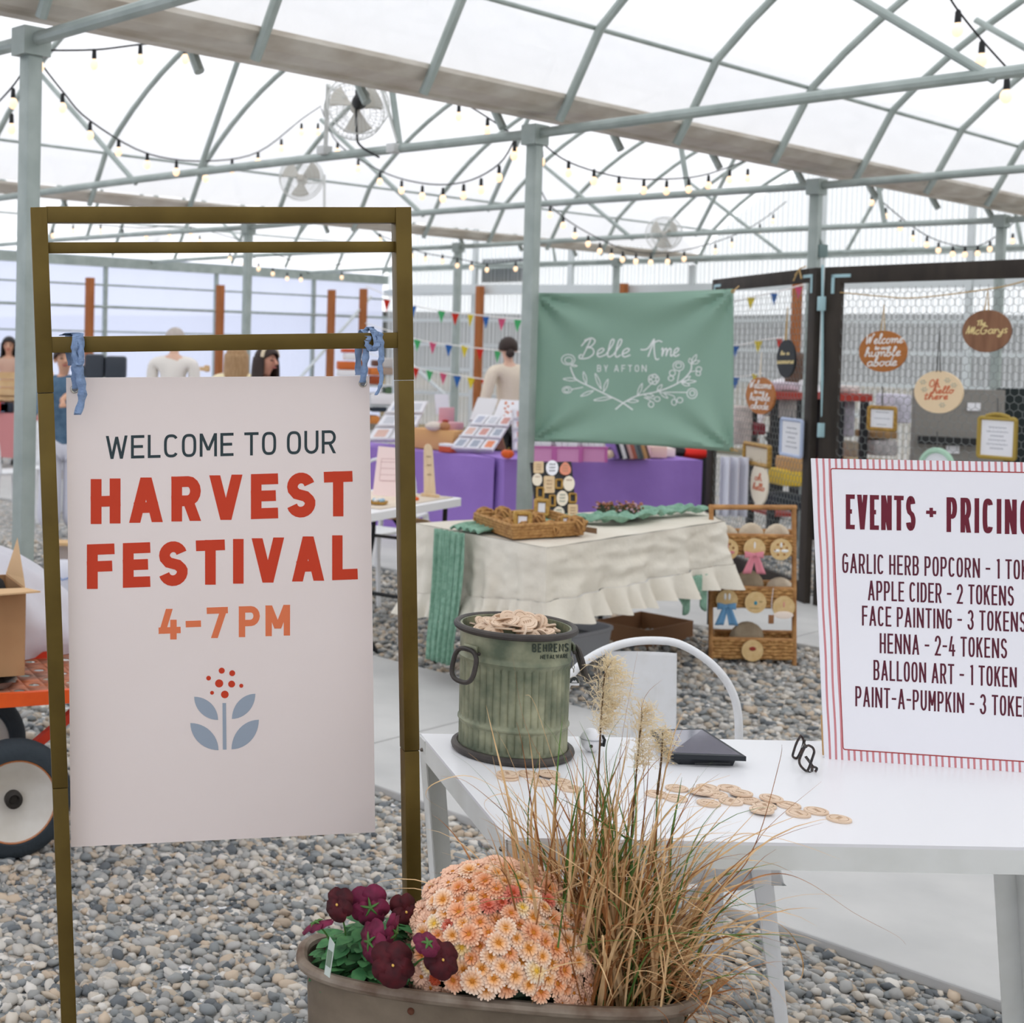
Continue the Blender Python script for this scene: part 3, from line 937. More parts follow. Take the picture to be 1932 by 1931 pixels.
# ================================================================ galvanised bucket of tokens
M_GALV = mat('mossy_galvanised_metal', (168, 169, 140), 0.5, 0.25, var=(14, 0.33, 0.68), rgb2=(94, 104, 84), bump=(40, 0.15))
M_IRON = mat('dark_iron_band', (86, 80, 74), 0.5, 0.4, var=(20, 0.3, 0.7), rgb2=(60, 56, 54))
BC = on(966, 1416, TH)
sB = (at(967, 1416, BC.y) - at(966, 1416, BC.y)).length
BR_ = 101 * sB
BHT = at(973, 1179, BC.y).z - TH
bk = thing('bucket', 'green weathered galvanised metal bucket with dark rim full of wooden tokens', 'bucket', BC.to_tuple())
LNB = Matrix.Identity(3)
def rib(r, z, a):
    h = z / BHT
    if 0.06 < h < 0.24 or 0.275 < h < 0.735:
        e = min(1, (h - 0.06) / 0.02, (0.24 - h) / 0.02) if h < 0.25 else min(1, (h - 0.275) / 0.02, (0.735 - h) / 0.02)
        return r + 0.0042 * max(e, 0) * (abs(math.cos(a * 22)) ** 0.6 - 1.0)
    return r
prof = []
for i in range(97):
    h = i / 96
    r = BR_ * (0.985 + 0.02 * h)
    for hh, dr, wd in ((0.255, 0.0032, 0.012), (0.76, 0.0032, 0.014), (0.80, -0.001, 0.01)):
        r += dr * math.exp(-((h - hh) / wd) ** 2)
    prof.append((r, BHT * h))
MB().lathe(prof + [(BR_ * 0.97, BHT), (BR_ * .965, BHT * .55)], 264, BC, rf=rib, capt=True).build('body', M_GALV, bk, angle=0.5)
def ringz(z, r, rr, name, flat=1.0):
    MB().tube([BC + Vector((r * math.cos(2 * PI * k / 64), r * math.sin(2 * PI * k / 64), z)) for k in range(64)], rr, 10, closed=True, flat=flat).build(name, M_IRON, bk)
ringz(BHT - 0.003, BR_ * 1.065, 0.0075, 'rim')
ringz(0.009, BR_ * 1.045, 0.009, 'base_ring')
def handle(ang, tilt):
    n = Vector((math.sin(ang), -math.cos(ang), 0))
    t = Vector((math.cos(ang), math.sin(ang), 0))
    o = BC + n * (BR_ + 0.008) + Vector((0, 0, BHT * 0.845))
    w, h = 0.036, 0.034
    pts = []
    for k in range(36):
        a = 2 * PI * k / 36
        x = math.copysign(abs(math.cos(a)) ** 0.7, math.cos(a)) * w
        z = math.copysign(abs(math.sin(a)) ** 0.7, math.sin(a)) * h
        pts.append(o + t * x + Vector((0, 0, z - h)) + n * (0.006 - (z - h) * tilt))
    hd = MB().tube(pts, 0.0052, 8, closed=True).build('handle', M_IRON, bk)
    MB().box(o + Vector((0, 0, 0.0)) - n * 0.003, (0.04, 0.006, 0.018), rotmat(t, -n, (0, 0, 1)), 0.002).build('handle_bracket', M_GALV, hd)
    for s_ in (-1, 1):
        MB().ball(o + t * 0.026 * s_ - n * 0.0035 + Vector((0, 0, -0.006)), 0.004, 8, 6).build('rivet', M_IRON, hd)
ctr = math.atan2(BC.x, BC.y)
handle(-1.05 + -ctr * 0.2, 0.25)
handle(1.42, 0.3)
# stencilled writing round the wall of the bucket
def cyl(x, y, h):
    X = max(-0.98, min(0.98, (x - 966 - (1216 - y) * 0.01) / 101.5))
    a = math.asin(X) - ctr
    z = at(966, y, BC.y - BR_ * math.cos(math.asin(X)) * 0.9).z
    return Vector((BC.x + (BR_ * 1.005 + h + .001) * math.sin(a + ctr * 0.35 * 0), BC.y - (BR_ * 1.005 + h + .001) * math.cos(a + 0), z))
M_STEN = mat('stencil_ink', (52, 62, 52), 0.7)
mb = MB()
def ctext(txt, x0, x1, y0, y1, ht, sw):
    ls, W = text_lines(txt, 0.5, 0.3)
    k = (x1 - x0 - sw) / W
    strokes(mb, [[(x0 + sw / 2 + a * k, y0 + (y1 - y0) * (a / W) - b * (ht - sw) - sw / 2) for a, b in l] for l in ls], sw, cyl, 0.0006)
ctext('BEHRENS', 996, 1061, 1227, 1222, 16, 2.3)
ctext('METALWARE', 1010, 1060, 1239, 1234, 8.5, 1.3)
mb.build('lettering', M_STEN, bk, smooth=False)
# wooden tokens
M_TOK = mat('laser_cut_plywood', (230, 206, 182), 0.65, var=(12, 0.3, 0.7), rgb2=(216, 188, 160))
M_BURN = mat('burnt_engraving', (172, 140, 112), 0.8)
TR_ = 0.0222
def make_token(label, group):
    t = thing('wooden_token', label, 'token', (0, 0, 0), 0, group)
    MB().lathe([(TR_ * .97, 0), (TR_, 0.0005), (TR_, 0.0035), (TR_ * .97, 0.004)], 28).build('disc', M_TOK, t, local=True)
    ls = [[(0.0165 * math.cos(a * .2), 0.0165 * math.sin(a * .2)) for a in range(2, 15)], [(0.0165 * math.cos(a * .2), 0.0165 * math.sin(a * .2)) for a in range(17, 30)]]
    for k in range(4):
        x = -0.008 + k * 0.005
        ls.append([(x, -0.004), (x + 0.001, 0.004), (x + 0.0032, 0.003), (x + 0.002, -0.002)])
    mb = MB()
    strokes(mb, ls, 0.0011, lambda x, y, h: Vector((x, y, 0.004 + h)), 0.0002)
    mb.build('engraving', M_BURN, t, local=True, smooth=False)
    return t
tk = make_token('small round wooden token heaped inside the green metal bucket', 'tokens in the bucket')
used = [0]
def put_token(p, tilt, az, label=None, group=None):
    o = tk if not used[0] else clone(tk)
    used[0] += 1
    o.matrix_basis = Matrix.Translation(p) @ Matrix.Rotation(az, 4, 'Z') @ Matrix.Rotation(tilt, 4, 'X') @ Matrix.Rotation(rnd.uniform(0, 6), 4, 'Z')
    if label: o['label'], o['group'] = label, group
    return o
top = TH + BHT
for k in range(48):
    r = math.sqrt((k + .5) / 48) * (BR_ * .97 - TR_ - 0.003)
    a = k * 2.39996 + rnd.uniform(-.3, .3)
    z = BHT - 0.012 + 0.026 * (1 - (r / .075) ** 2) + rnd.uniform(-.004, .006)
    put_token(BC + Vector((r * math.cos(a), r * math.sin(a), z)), rnd.choice((.12, .22, .35, .5, .7, 1.1)) * rnd.choice((1, -1)), rnd.uniform(0, 2 * PI))
for i, (x, y, z) in enumerate(((958, 1469, 0), (958, 1467, .0042), (996, 1463, 0), (1018, 1479, 0), (1036, 1466, .0042), (1058, 1478, 0), (1075, 1490, 0))):
    put_token(on(x, y, TH) + Vector((0, 0, z)), 0.0, 0, 'wooden token lying on the white table in front of the bucket', 'tokens at the foot of the bucket')
for i, (x, y, z) in enumerate(((1335, 1489, 0), (1376, 1490, 0), (1323, 1500, .0042), (1351, 1502, 0), (1398, 1503, .0042), (1413, 1513, 0), (1379, 1515, 0), (1337, 1518, 0), (1275, 1509, 0), (1277, 1490, .0), (1455, 1513, .0042), (1442, 1523, 0), (1437, 1535, 0.0042), (1488, 1522, 0), (1506, 1538, 0), (1540, 1533, 0), (1583, 1548, 0), (1239, 1501, 0))):
    put_token(on(x, y, TH) + Vector((0, 0, z)), 0.03 if z else 0, rnd.uniform(0, 6), 'wooden token scattered on the white table between grass and price sign', 'tokens scattered on the table top')
# keychain hanging from the bucket handle
kc = thing('keychain', 'small silver keychain with a half-round charm hanging from the bucket handle', 'keychain', at(1078, 1300, BC.y).to_tuple())
Yk = BC.y
ch = MB()
for k in range(5):
    c = at(1080 + k * 0.6, 1240 + k * 6.5, Yk)
    ax = Vector((1, 0, 0)) if k % 2 else Vector((0, 1, 0))
    ch = MB().tube([c + ax * 0.0022 * math.cos(a * PI / 6) + Vector((0, 0, 0.004 * math.sin(a * PI / 6))) for a in range(12)], 0.0008, 6, closed=True)
    ch.build('chain_link', M_CHROME, kc)
c = at(1083, 1288, Yk)
half = [(0.0105 * math.cos(PI * k / 14), 0.0135 * math.sin(PI * k / 14)) for k in range(15)]
MB().prism(half + [(-0.0105, -0.004), (0.0105, -0.004)], c, (1, 0, 0), (0, 0, 1), 0.0015).build('charm', mat('charm_dark', (50, 56, 58), 0.4), kc, smooth=False)
MB().tube([c + Vector((x, -0.0008, z)) for x, z in half], 0.0011, 6).build('charm_rim', M_CHROME, kc)
MB().box(c + Vector((0, -0.001, -0.004)), (0.022, 0.0025, 0.005), None, 0.0006).build('charm_bar', M_WHITE, kc)
MB().prism([(-.006, 0), (-.002, .005), (0, .003), (.003, .006), (.007, 0)], c + Vector((0, -0.0012, 0)), (1, 0, 0), (0, 0, 1), 0.0012).build('charm_hills', M_WHITE, kc, smooth=False)

# ================================================================ small things on the white table
gd = thing('round_gadget', 'small white ball-shaped gadget with black dots on the table behind the grass', 'gadget', on(1115, 1419, TH).to_tuple())
gc = on(1115, 1419, TH) + Vector((0, 0, 0.026))
MB().ball(gc, (0.0235, 0.022, 0.026), 20, 12).build('shell', M_WHITE, gd)
MB().lathe([(0.0243, -0.001), (0.0248, 0), (0.0243, 0.001)], 24, gc + Vector((0, 0, 0.004))).build('seam_ring', mat('grey_plastic', (170, 172, 176), 0.4), gd)
M_BLK = mat('black_gloss', (26, 28, 30), 0.25)
for dx, dz in ((-0.006, -0.008), (0.015, -0.004)):
    MB().ball(gc + Vector((dx, -0.0195, dz)), (0.0038, 0.003, 0.0042), 10, 8).build('dot', M_BLK, gd)
MB().tube([gc + Vector((0.0215, -0.004, 0.012)), gc + Vector((0.027, -0.006, 0.002)), gc + Vector((0.0255, -0.004, -0.012))], 0.0035, 8).build('strap', M_BLK, gd)
# tablet in a wedge case
M_CASE = mat('black_case', (34, 38, 44), 0.5)
m = mat('dark_screen_with_sheen', (108, 108, 122), 0.06, spec=0.9)  # grey base colour stands in for the roof reflected in the glass
YF = on(1340, 1447, TH).y
f1, f2 = at(1262, 1424, YF + .0), at(1408, 1429, YF - .005)
b2, b1 = at(1326, 1376, YF + .19), at(1228, 1378, YF + .19)
tbq = thing('tablet', 'black tablet in a wedge-shaped case leaning on the table beside the chair', 'tablet', on(1335, 1440, TH).to_tuple())
Q = [f1, f2, b2, b1]
n = (f2 - f1).cross(b1 - f1).normalized()
if n.z < 0: n = -n
MB().hexa([p + n * 0.001 for p in Q] + [p - n * 0.009 for p in Q]).build('tablet_body', M_CASE, tbq, smooth=False)
cen = sum(Q, Vector()) / 4
I = [cen.lerp(p, 0.9) for p in Q]
MB().hexa([p + n * 0.0016 for p in I] + [p for p in I]).build('screen', m, tbq, smooth=False)
wd = [f1.lerp(f2, .16), f1.lerp(f2, .86), b2.lerp(f2, .3), b1.lerp(f1, .3)]
MB().hexa([p - n * 0.0085 for p in wd] + [Vector((p.x, p.y + (0.012 if i < 2 else -.03), TH)) for i, p in enumerate(wd)]).build('stand_wedge', M_CASE, tbq, smooth=False)
MB().beam(at(1310, 1441, YF - .004), at(1378, 1441, YF - .006), 0.003, 0.004).build('slot', M_BLK, tbq)
# eyeglasses
M_TORT = mat('tortoise_acetate', (60, 38, 28), 0.2, var=(120, 0.4, 0.62), rgb2=(24, 20, 20), spec=0.6)
gl = thing('eyeglasses', 'tortoiseshell eyeglasses standing folded on the white table near the price sign', 'eyeglasses', on(1520, 1452, TH).to_tuple())
def lens(pts, Y):
    P = spline([at(x, y, Y) for x, y in pts] + [at(*pts[0], Y)], 5)[:-1]
    MB().tube(P, 0.0026, 8, closed=True).build('rim', M_TORT, gl)
YG1, YG2 = on(1503, 1433, TH).y, on(1522, 1458, TH).y
lens([(1511, 1388), (1503, 1402), (1497, 1420), (1496, 1428), (1503, 1431), (1508, 1424), (1514, 1410), (1516, 1398)], YG1)
lens([(1526, 1407), (1519, 1410), (1512, 1424), (1508, 1436), (1511, 1446), (1521, 1455), (1526, 1450), (1533, 1430), (1536, 1419), (1533, 1411)], YG2)
MB().tube([at(1514, 1412, YG1), at(1518, 1404, (YG1 + YG2) / 2), at(1521, 1410, YG2)], 0.0024, 8).build('bridge', M_TORT, gl)
MB().tube(spline([at(1503, 1430, YG1 - .004), at(1507, 1429, YG1), at(1516, 1406, YG1 + .01), at(1518, 1396, YG1 + .012)], 4), 0.003, 8, flat=0.5).build('temple', M_TORT, gl)
MB().tube(spline([at(1524, 1455, YG2), at(1531, 1458, YG2 + .005), at(1531, 1444, YG2 + .02), at(1520, 1428, YG2 + .04)], 4), 0.003, 8, flat=0.5).build('temple', M_TORT, gl)
MB().tube(spline([at(1528, 1436, YG2), at(1533, 1446, YG2), at(1541, 1450, YG2), at(1538, 1457, YG2)], 4), 0.0026, 8).build('hinge', M_TORT, gl)

# ================================================================ price sign
PXE = [(1531, 865), (2012, 874), (2032, 1465), (1556.5, 1431.5)]
bl_, br_ = on(1556.5, 1432, TH), on(2032, 1466, TH)
EB = Board(PXE, [at(1531, 865, bl_.y + 0.12), at(2012, 874, br_.y + 0.12), br_, bl_])
es = thing('price_sign', 'large white price board with red striped border reading EVENTS + PRICING', 'sign', EB.world(.5, 1).to_tuple())
mb = MB(); EB.slab(mb, 0.006); mb.build('board', mat('white_foam_board', (240, 239, 243), 0.5), es, smooth=False)
M_STR = mat('faded_red_stripe', (206, 134, 138), 0.6)
mb = MB()
def wob(i, y): return 0.9 * math.sin(y * 0.03 + i * 2.1)
x = 1540.5
i = 0
stl = []
# full-height stripes down the left border, short ones along top and bottom
for k, (u0) in enumerate((0.0205, 0.0465, 0.0715)):
    stl.append([(u0 + 0.0012 * math.sin(j * 0.9 + k), j / 24) for j in range(25)])
u = 0.0975
while u < 1.0:
    for v0, v1 in ((0.0, 0.034), (0.966, 1.0)):
        stl.append([(u + 0.001 * math.sin(u * 90), v0 + (v1 - v0) * j / 4) for j in range(5)])
    if u > 0.93: stl.append([(u + 0.0012 * math.sin(j * 0.9 + u * 40), j / 24) for j in range(25)])
    u += 0.0252
def efn(x, y, h): return EB.world(x, y, h)
strokes(mb, stl, 0.0085, efn, 0.0004)
mb.build('striped_border', M_STR, es, smooth=False)
M_BRICK = mat('dark_red_line', (164, 52, 52), 0.6)
mb = MB()
pr = rrect(0.865, 0.932, 0.008)
strokes(mb, [[(0.0765 + 0.4325 + a - 0.0005, 0.5 + b) for a, b in pr] + [(0.0765 + 0.4325 + pr[0][0] - .0005, 0.5 + pr[0][1])]], 0.0035, efn, 0.0006)
mb.build('inner_line', M_BRICK, es, smooth=False)
M_MAR = mat('maroon_print', (106, 16, 40), 0.6)
M_MAR2 = mat('dark_maroon_print', (88, 20, 42), 0.6)
put_text(EB, es, M_MAR, 'lettering', 'EVENTS', 1597.5, 1731, 1002, 1005.5, 67, 8.6, 0.75, 0.4)
mb = MB(); strokes(mb, [[(1751, 969.5), (1770, 970.3)], [(1760.5, 961), (1761, 979)]], 6.5, EB.mark, .0005); mb.build('plus_sign', M_MAR, es, smooth=False)
put_text(EB, es, M_MAR, 'lettering', 'PRICING', 1789.5, 1947, 1007.5, 1013, 67, 8.6, 0.75, 0.4)
for s_, x0, x1, y0, y1 in (('GARLIC HERB POPCORN - 1 TOKEN', 1590.5, 1973, 1085.5, 1100), ('APPLE CIDER - 2 TOKENS', 1640, 1915.5, 1137.5, 1148.5), ('FACE PAINTING - 3 TOKENS', 1628.5, 1938, 1185, 1198), ('HENNA - 2-4 TOKENS', 1662.5, 1903, 1237, 1247.5), ('BALLOON ART - 1 TOKEN', 1650.5, 1921, 1287, 1301.5), ('PAINT-A-PUMPKIN - 3 TOKENS', 1615.5, 1962, 1335.5, 1358)):
    put_text(EB, es, M_MAR2, 'lettering', s_, x0, x1, y0, y1, 37.5, 3.6, 0.46, 0.5)
pe = at(1549, 1362, EB.p[0].y - .02)
esl = MB().beam(EB.world(0.03, 0.86, -0.012), EB.world(0.03, 0.99, -0.012), 0.03, 0.012).build('back_batten', mat('raw_pine', (206, 164, 108), 0.7, var=(8, .3, .7), rgb2=(186, 142, 90), stretch=(8, 8, 1)), es)
mb = MB().beam(EB.world(0.5, 0.2, -0.02), T(1.2, 0.64, TH + 0.004), 0.04, 0.012)
mb.build('back_strut', mat('raw_pine', (206, 164, 108)), es)

# ================================================================ white metal chair behind the table
M_CHAIR = mat('white_painted_steel', (236, 237, 238), 0.35, var=(20, 0.2, 0.5), rgb2=(228, 228, 226))
cb = at(1230, 1208, 3.62)
cr = thing('metal_chair', 'white metal armchair-style cafe chair with arched tube back tucked behind the white table', 'chair', (1.28, 3.36, 0))
arc_ = [(1066, 1420), (1063, 1370), (1064, 1320), (1072, 1285), (1092, 1258), (1130, 1232), (1180, 1214), (1230, 1209), (1280, 1215), (1330, 1243), (1365, 1278), (1385, 1315), (1393, 1355), (1394, 1400)]
P = spline([at(x, y, 3.62 - 0.06 * abs(x - 1230) / 165) for x, y in arc_], 5)
zl = 0.45
P = [Vector((P[0].x, P[0].y - .02, zl))] + P + [Vector((P[-1].x, P[-1].y - .02, zl))]
MB().tube(P, 0.0105, 12).build('back_tube', M_CHAIR, cr)
sp_ = [at(1141, 1228, 3.615), at(1274, 1231, 3.615), at(1272, 1500, 3.60), at(1172, 1500, 3.60)]
def splat(u, v):
    a = sp_[0].lerp(sp_[1], u); b = sp_[3].lerp(sp_[2], u)
    p = a.lerp(b, v)
    e = max(0.0, min(1.0, (min(u, 1 - u) - 0.29) / 0.02)) * max(0.0, min(1.0, (v - 0.14 - 0.05 * abs(u - .5)) / 0.02))
    p.y -= 0.003 * e - 0.012 * (2 * u - 1) ** 2 * -1
    return p
MB().grid(splat, 60, 40).build('splat', M_CHAIR, cr, thick=0.002)
SX, SY = (1.09, 1.47), (3.14, 3.58)
def seatf(u, v):
    x = SX[0] + (SX[1] - SX[0]) * u; y = SY[0] + (SY[1] - SY[0]) * v
    e = max(abs(2 * u - 1), abs(2 * v - 1))
    return Vector((x, y, zl - 0.012 * max(0, 1 - e * 1.2) - 0.05 * max(0, e - 0.94) / 0.06))
MB().grid(seatf, 32, 32).build('seat', M_CHAIR, cr, thick=0.002)
def chleg(a, b, out):
    a, b = Vector(a), Vector(b)
    mb = MB()
    for q, w in ((0, 1), (1, 1)):
        pass
    d = Vector(out).normalized(); s_ = Vector((0, 0, 1)).cross(d)
    w0, w1 = 0.075, 0.040
    prof = [(-1, 0), (-0.45, 0.55), (0, 0.7), (0.45, 0.55), (1, 0), (0.9, -0.1), (0, 0.5), (-0.9, -0.1)]
    A = [a + s_ * x * w0 * .62 + d * y * w0 * .6 for x, y in prof]
    B = [b + s_ * x * w1 * .62 + d * y * w1 * .6 for x, y in prof]
    n_ = len(prof)
    mb.add(A + B, [(i, (i + 1) % n_, (i + 1) % n_ + n_, i + n_) for i in range(n_)])
    mb.build('leg', M_CHAIR, cr)
chleg((1.415, 3.17, zl - .01), (1.46, 3.09, 0), (.8, -.6, 0))
chleg((1.12, 3.17, zl - .01), (1.06, 3.10, 0), (-.8, -.6, 0))
chleg((1.43, 3.50, zl - .01), (1.475, 3.535, 0), (.8, .6, 0))
chleg((1.12, 3.54, zl - .01), (1.07, 3.60, 0), (-.8, .6, 0))
for a, b in (((1.42, 3.17), (1.14, 3.53)), ((1.14, 3.17), (1.42, 3.50))):
    MB().tube([Vector((a[0], a[1], zl - .06)), Vector(((a[0] + b[0]) / 2, (a[1] + b[1]) / 2, zl - 0.16)), Vector((b[0], b[1], zl - .06))], 0.008, 8).build('brace', M_CHAIR, cr)
# ================================================================ planter tub and its three plants
M_TUB = mat('aged_zinc', (140, 126, 108), 0.55, 0.35, var=(7, 0.3, 0.7), rgb2=(92, 80, 66), bump=(30, 0.2))
M_TRIM = mat('aged_zinc_rim', (160, 148, 132), 0.5, 0.3, var=(16, 0.32, 0.7), rgb2=(104, 84, 68))
TZ = 0.585
pl, pr_ = on(566, 1797, TZ), on(1312, 1865, TZ)
PC = (pl + pr_) / 2
PX = (pr_ - pl); PL = PX.length / 2; PX.normalize()
PY = Vector((0, 0, 1)).cross(PX)
PD = 0.122
def oval(a, k=1.0, off=0.0):
    c, s_ = math.cos(a), math.sin(a)
    e = 0.72
    return PX * (PL * k + off) * math.copysign(abs(c) ** e, c) + PY * (PD * k + off) * math.copysign(abs(s_) ** e, s_)
tub = thing('planter_tub', 'oval aged zinc tub on the gravel planted with flowers and dry grass', 'planter', (PC.x, PC.y, 0))
base = Vector((PC.x, PC.y, 0))
mb = MB()
lv = [(0.90, 0.0), (0.90, 0.03), (0.915, 0.12), (0.93, 0.3), (0.945, 0.45), (0.955, 0.52), (0.96, 0.565), (0.99, TZ - .006), (0.965, TZ - .012), (0.935, 0.54), (0.93, 0.48)]
mb.grid(lambda u, v: base + oval(2 * PI * u, lv[min(int(round(v * (len(lv) - 1))), len(lv) - 1)][0]) + Vector((0, 0, lv[min(int(round(v * (len(lv) - 1))), len(lv) - 1)][1])), 72, len(lv) - 1, wrap=True)
mb.build('wall', M_TUB, tub)
MB().tube([base + oval(2 * PI * k / 72, 1.0, -0.004) + Vector((0, 0, TZ - 0.004)) for k in range(72)], 0.0105, 10, closed=True).build('rim', M_TRIM, tub)
mb = MB()
mb.grid(lambda u, v: base + oval(2 * PI * u, 0.93 * v + 0.001) + Vector((0, 0, 0.525 + 0.012 * math.sin(u * 31) * v)), 48, 6, wrap=True)
mb.build('soil', mat('potting_soil', (44, 36, 30), 0.95, bump=(60, 0.8)), tub)
MB().ball(base + oval(-1.9, .957) + Vector((0, 0, 0.555)), (0.006, .006, .006), 10, 6).build('bolt', mat('rust', (96, 56, 36), .8), tub)
SOIL = 0.527
def PP(x, y, z): return base + PX * x + PY * y + Vector((0, 0, z))
# ---- chrysanthemum: a dome of daisy heads
M_LEAFD = mat('chrysanthemum_leaf', (44, 66, 40), 0.7, var=(40, .3, .7), rgb2=(30, 46, 30))
mc = on(944, 1790, 0.62)
MCX = (mc - base).dot(PX)
mum = thing('chrysanthemum', 'round peach and orange flowering plant in the middle of the zinc tub', 'flowering plant', PP(MCX, -0.005, SOIL).to_tuple())
MO = PP(MCX, 0.0, SOIL + 0.078)
MRX, MRY, MRZ = 0.148, 0.125, 0.150
mb = MB()
mb.ball(MO, (MRX * .86, MRY * .84, MRZ * .84), 20, 14)
mb.build('leaf_mass', M_LEAFD, mum)
mb = MB()
R2 = random.Random(5)
for k in range(420):
    a = R2.uniform(0, 2 * PI); e = R2.uniform(-0.75, 1.2)
    n_ = Vector((math.cos(a) * math.cos(e), math.sin(a) * math.cos(e), math.sin(e)))
    p = MO + Vector((n_.x * MRX, n_.y * MRY, n_.z * MRZ)) * R2.uniform(.84, .95)
    if p.z < SOIL + .005: continue
    t = n_.orthogonal().normalized(); t = (t * math.cos(k) + n_.cross(t) * math.sin(k)).normalized()
    s_ = n_.cross(t)
    L = R2.uniform(0.014, 0.024)
    q = [p - t * L + n_ * .002, p - t * L * .4 + s_ * L * .45, p + t * L * .3 + s_ * L * .35, p + t * L + n_ * .004, p + t * L * .3 - s_ * L * .35, p - t * L * .4 - s_ * L * .45]
    mb.add(q, [(0, 1, 2, 3, 4, 5)])
mb.build('leaves', M_LEAFD, mum)['kind'] = 'stuff'
def petal_mat(name, inner, outer, r):
    m = bpy.data.materials.new(name); m.use_nodes = True
    nt = m.node_tree; b = nt.nodes['Principled BSDF']; b.inputs['Roughness'].default_value = 0.75
    tc = nt.nodes.new('ShaderNodeTexCoord'); ln = nt.nodes.new('ShaderNodeVectorMath'); ln.operation = 'LENGTH'
    rp = nt.nodes.new('ShaderNodeValToRGB'); dv = nt.nodes.new('ShaderNodeMath'); dv.operation = 'DIVIDE'; dv.inputs[1].default_value = r
    nt.links.new(tc.outputs['Object'], ln.inputs[0]); nt.links.new(ln.outputs['Value'], dv.inputs[0]); nt.links.new(dv.outputs[0], rp.inputs[0])
    rp.color_ramp.elements[0].position = 0.22; rp.color_ramp.elements[0].color = lin(inner)
    rp.color_ramp.elements[1].position = 0.85; rp.color_ramp.elements[1].color = lin(outer)
    nt.links.new(rp.outputs[0], b.inputs['Base Color'])
    return m
FR = 0.0205
def daisy(seed, m, mcn, R_, cup):
    q = random.Random(seed)
    mb = MB()
    for lay, (n, r0, r1, lift) in enumerate(((21, 0.16, 1.0, 0.2), (17, 0.13, 0.84, 0.38), (11, 0.1, 0.56, 0.6))):
        for k in range(n):
            a = 2 * PI * (k + 0.5 * lay + q.uniform(-.18, .18)) / n
            L = R_ * r1 * q.uniform(0.9, 1.08)
            d = Vector((math.cos(a), math.sin(a), 0)); s_ = Vector((-d.y, d.x, 0))
            w = R_ * 0.118
            z0 = 0.001 * lay
            zt = lambda f: z0 + R_ * (lift * cup * f - 0.25 * cup * f * f + 0.03 * q.uniform(-1, 1))
            V = [d * R_ * r0 + Vector((0, 0, z0))]
            for f, ww in ((0.45, 0.75), (0.75, 1.0), (0.93, 0.75)):
                c = d * (R_ * r0 + (L - R_ * r0) * f) + Vector((0, 0, zt(f)))
                V += [c - s_ * w * ww + Vector((0, 0, .0006)), c + s_ * w * ww + Vector((0, 0, .0006)), c - Vector((0, 0, .0004))]
            V.append(d * L + Vector((0, 0, zt(1))))
            mb.add(V, [(0, 3, 1), (0, 2, 3), (1, 3, 6, 4), (3, 2, 5, 6), (4, 6, 9, 7), (6, 5, 8, 9), (7, 9, 10), (9, 8, 10)])
    o = mb.build('flower', m, mum, local=True, smooth=True, angle=1.2)
    c = MB().ball((0, 0, 0.001), (R_ * .2, R_ * .2, R_ * .13), 12, 6).build('flower_center', mcn, mum, local=True)
    c.parent = o
    return o
M_CEN = mat('golden_flower_center', (222, 146, 40), 0.8, var=(300, .3, .7), rgb2=(170, 92, 24))
MUMS = [daisy(1, petal_mat('peach_petal', (238, 160, 66), (254, 226, 200), FR), M_CEN, FR, 0.55),
        daisy(2, petal_mat('pale_yellow_petal', (246, 200, 96), (254, 236, 212), FR), mat('yellow_center', (236, 186, 60), .8), FR, 0.5),
        daisy(3, petal_mat('apricot_petal', (230, 134, 58), (250, 204, 170), FR), M_CEN, FR * .95, 0.7),
        daisy(4, petal_mat('coral_petal', (206, 80, 46), (238, 160, 136), FR), mat('rust_center', (168, 70, 26), .8), FR * .8, 0.9),
        daisy(5, petal_mat('rust_petal', (190, 70, 36), (206, 104, 62), FR), mat('rust_center', (168, 70, 26), .8), FR * .6, 1.1)]
for o in MUMS: o['label'] = {0: 'peach daisy head', 1: 'pale yellow daisy head', 2: 'apricot daisy head', 3: 'small coral daisy head', 4: 'small rust bud'}[MUMS.index(o)]
spots = []
N = 400
for k in range(N):                          # even spiral over the dome, keep the side the path can see
    z = 1 - 1.5 * (k + .5) / N
    r = math.sqrt(max(0, 1 - z * z)); a = k * 2.39996
    n_ = Vector((r * math.cos(a), r * math.sin(a), z))
    p = MO + Vector((n_.x * MRX, n_.y * MRY, n_.z * MRZ))
    if p.z < SOIL + .012 or (p - base).dot(PY) < -.100 and p.z < TZ + .022: continue
    spots.append((n_, p))
vis = sorted(spots, key=lambda s: -(s[0].dot(Vector((-.2, -.8, .55)))))
nfl = 0
first = [True] * 5
extra = MB()
rest_parent = []
for i, (n_, p) in enumerate(vis[:250]):
    lowf = max(0, -n_.z + 0.15) + max(0, n_.x) * 0.35 * (n_.z < .35)
    u = R2.random()
    if u < 0.5 * lowf + 0.05: j = 3
    elif u < 0.75 * lowf + 0.05: j = 4
    else: j = R2.choice((0, 0, 0, 0, 1, 2, 2, 2, 2))
    if R2.random() < 0.06 and n_.z < .8: continue
    up = (n_ + Vector((0, -0.25, 0.25)) + Vector((R2.gauss(0, .16), R2.gauss(0, .16), R2.gauss(0, .12)))).normalized()
    q = up.to_track_quat('Z', 'Y').to_matrix().to_4x4() @ Matrix.Rotation(R2.uniform(0, 6), 4, 'Z')
    sc = R2.uniform(0.82, 1.12)
    M4 = WM[mum.name].inverted() @ Matrix.Translation(p + n_ * R2.uniform(-.004, .01)) @ q @ Matrix.Scale(sc, 4)
    if nfl < 100:
        if first[j]: o = MUMS[j]; first[j] = False
        else: o = clone(MUMS[j], mum)
        o.matrix_basis = M4
        nfl += 1
    else:
        me = MUMS[j].data
        extra_m = M4
        rest_parent.append((j, M4))
mats_ = {}
st_ = None
bmv, bmf, bmm = [], [], []
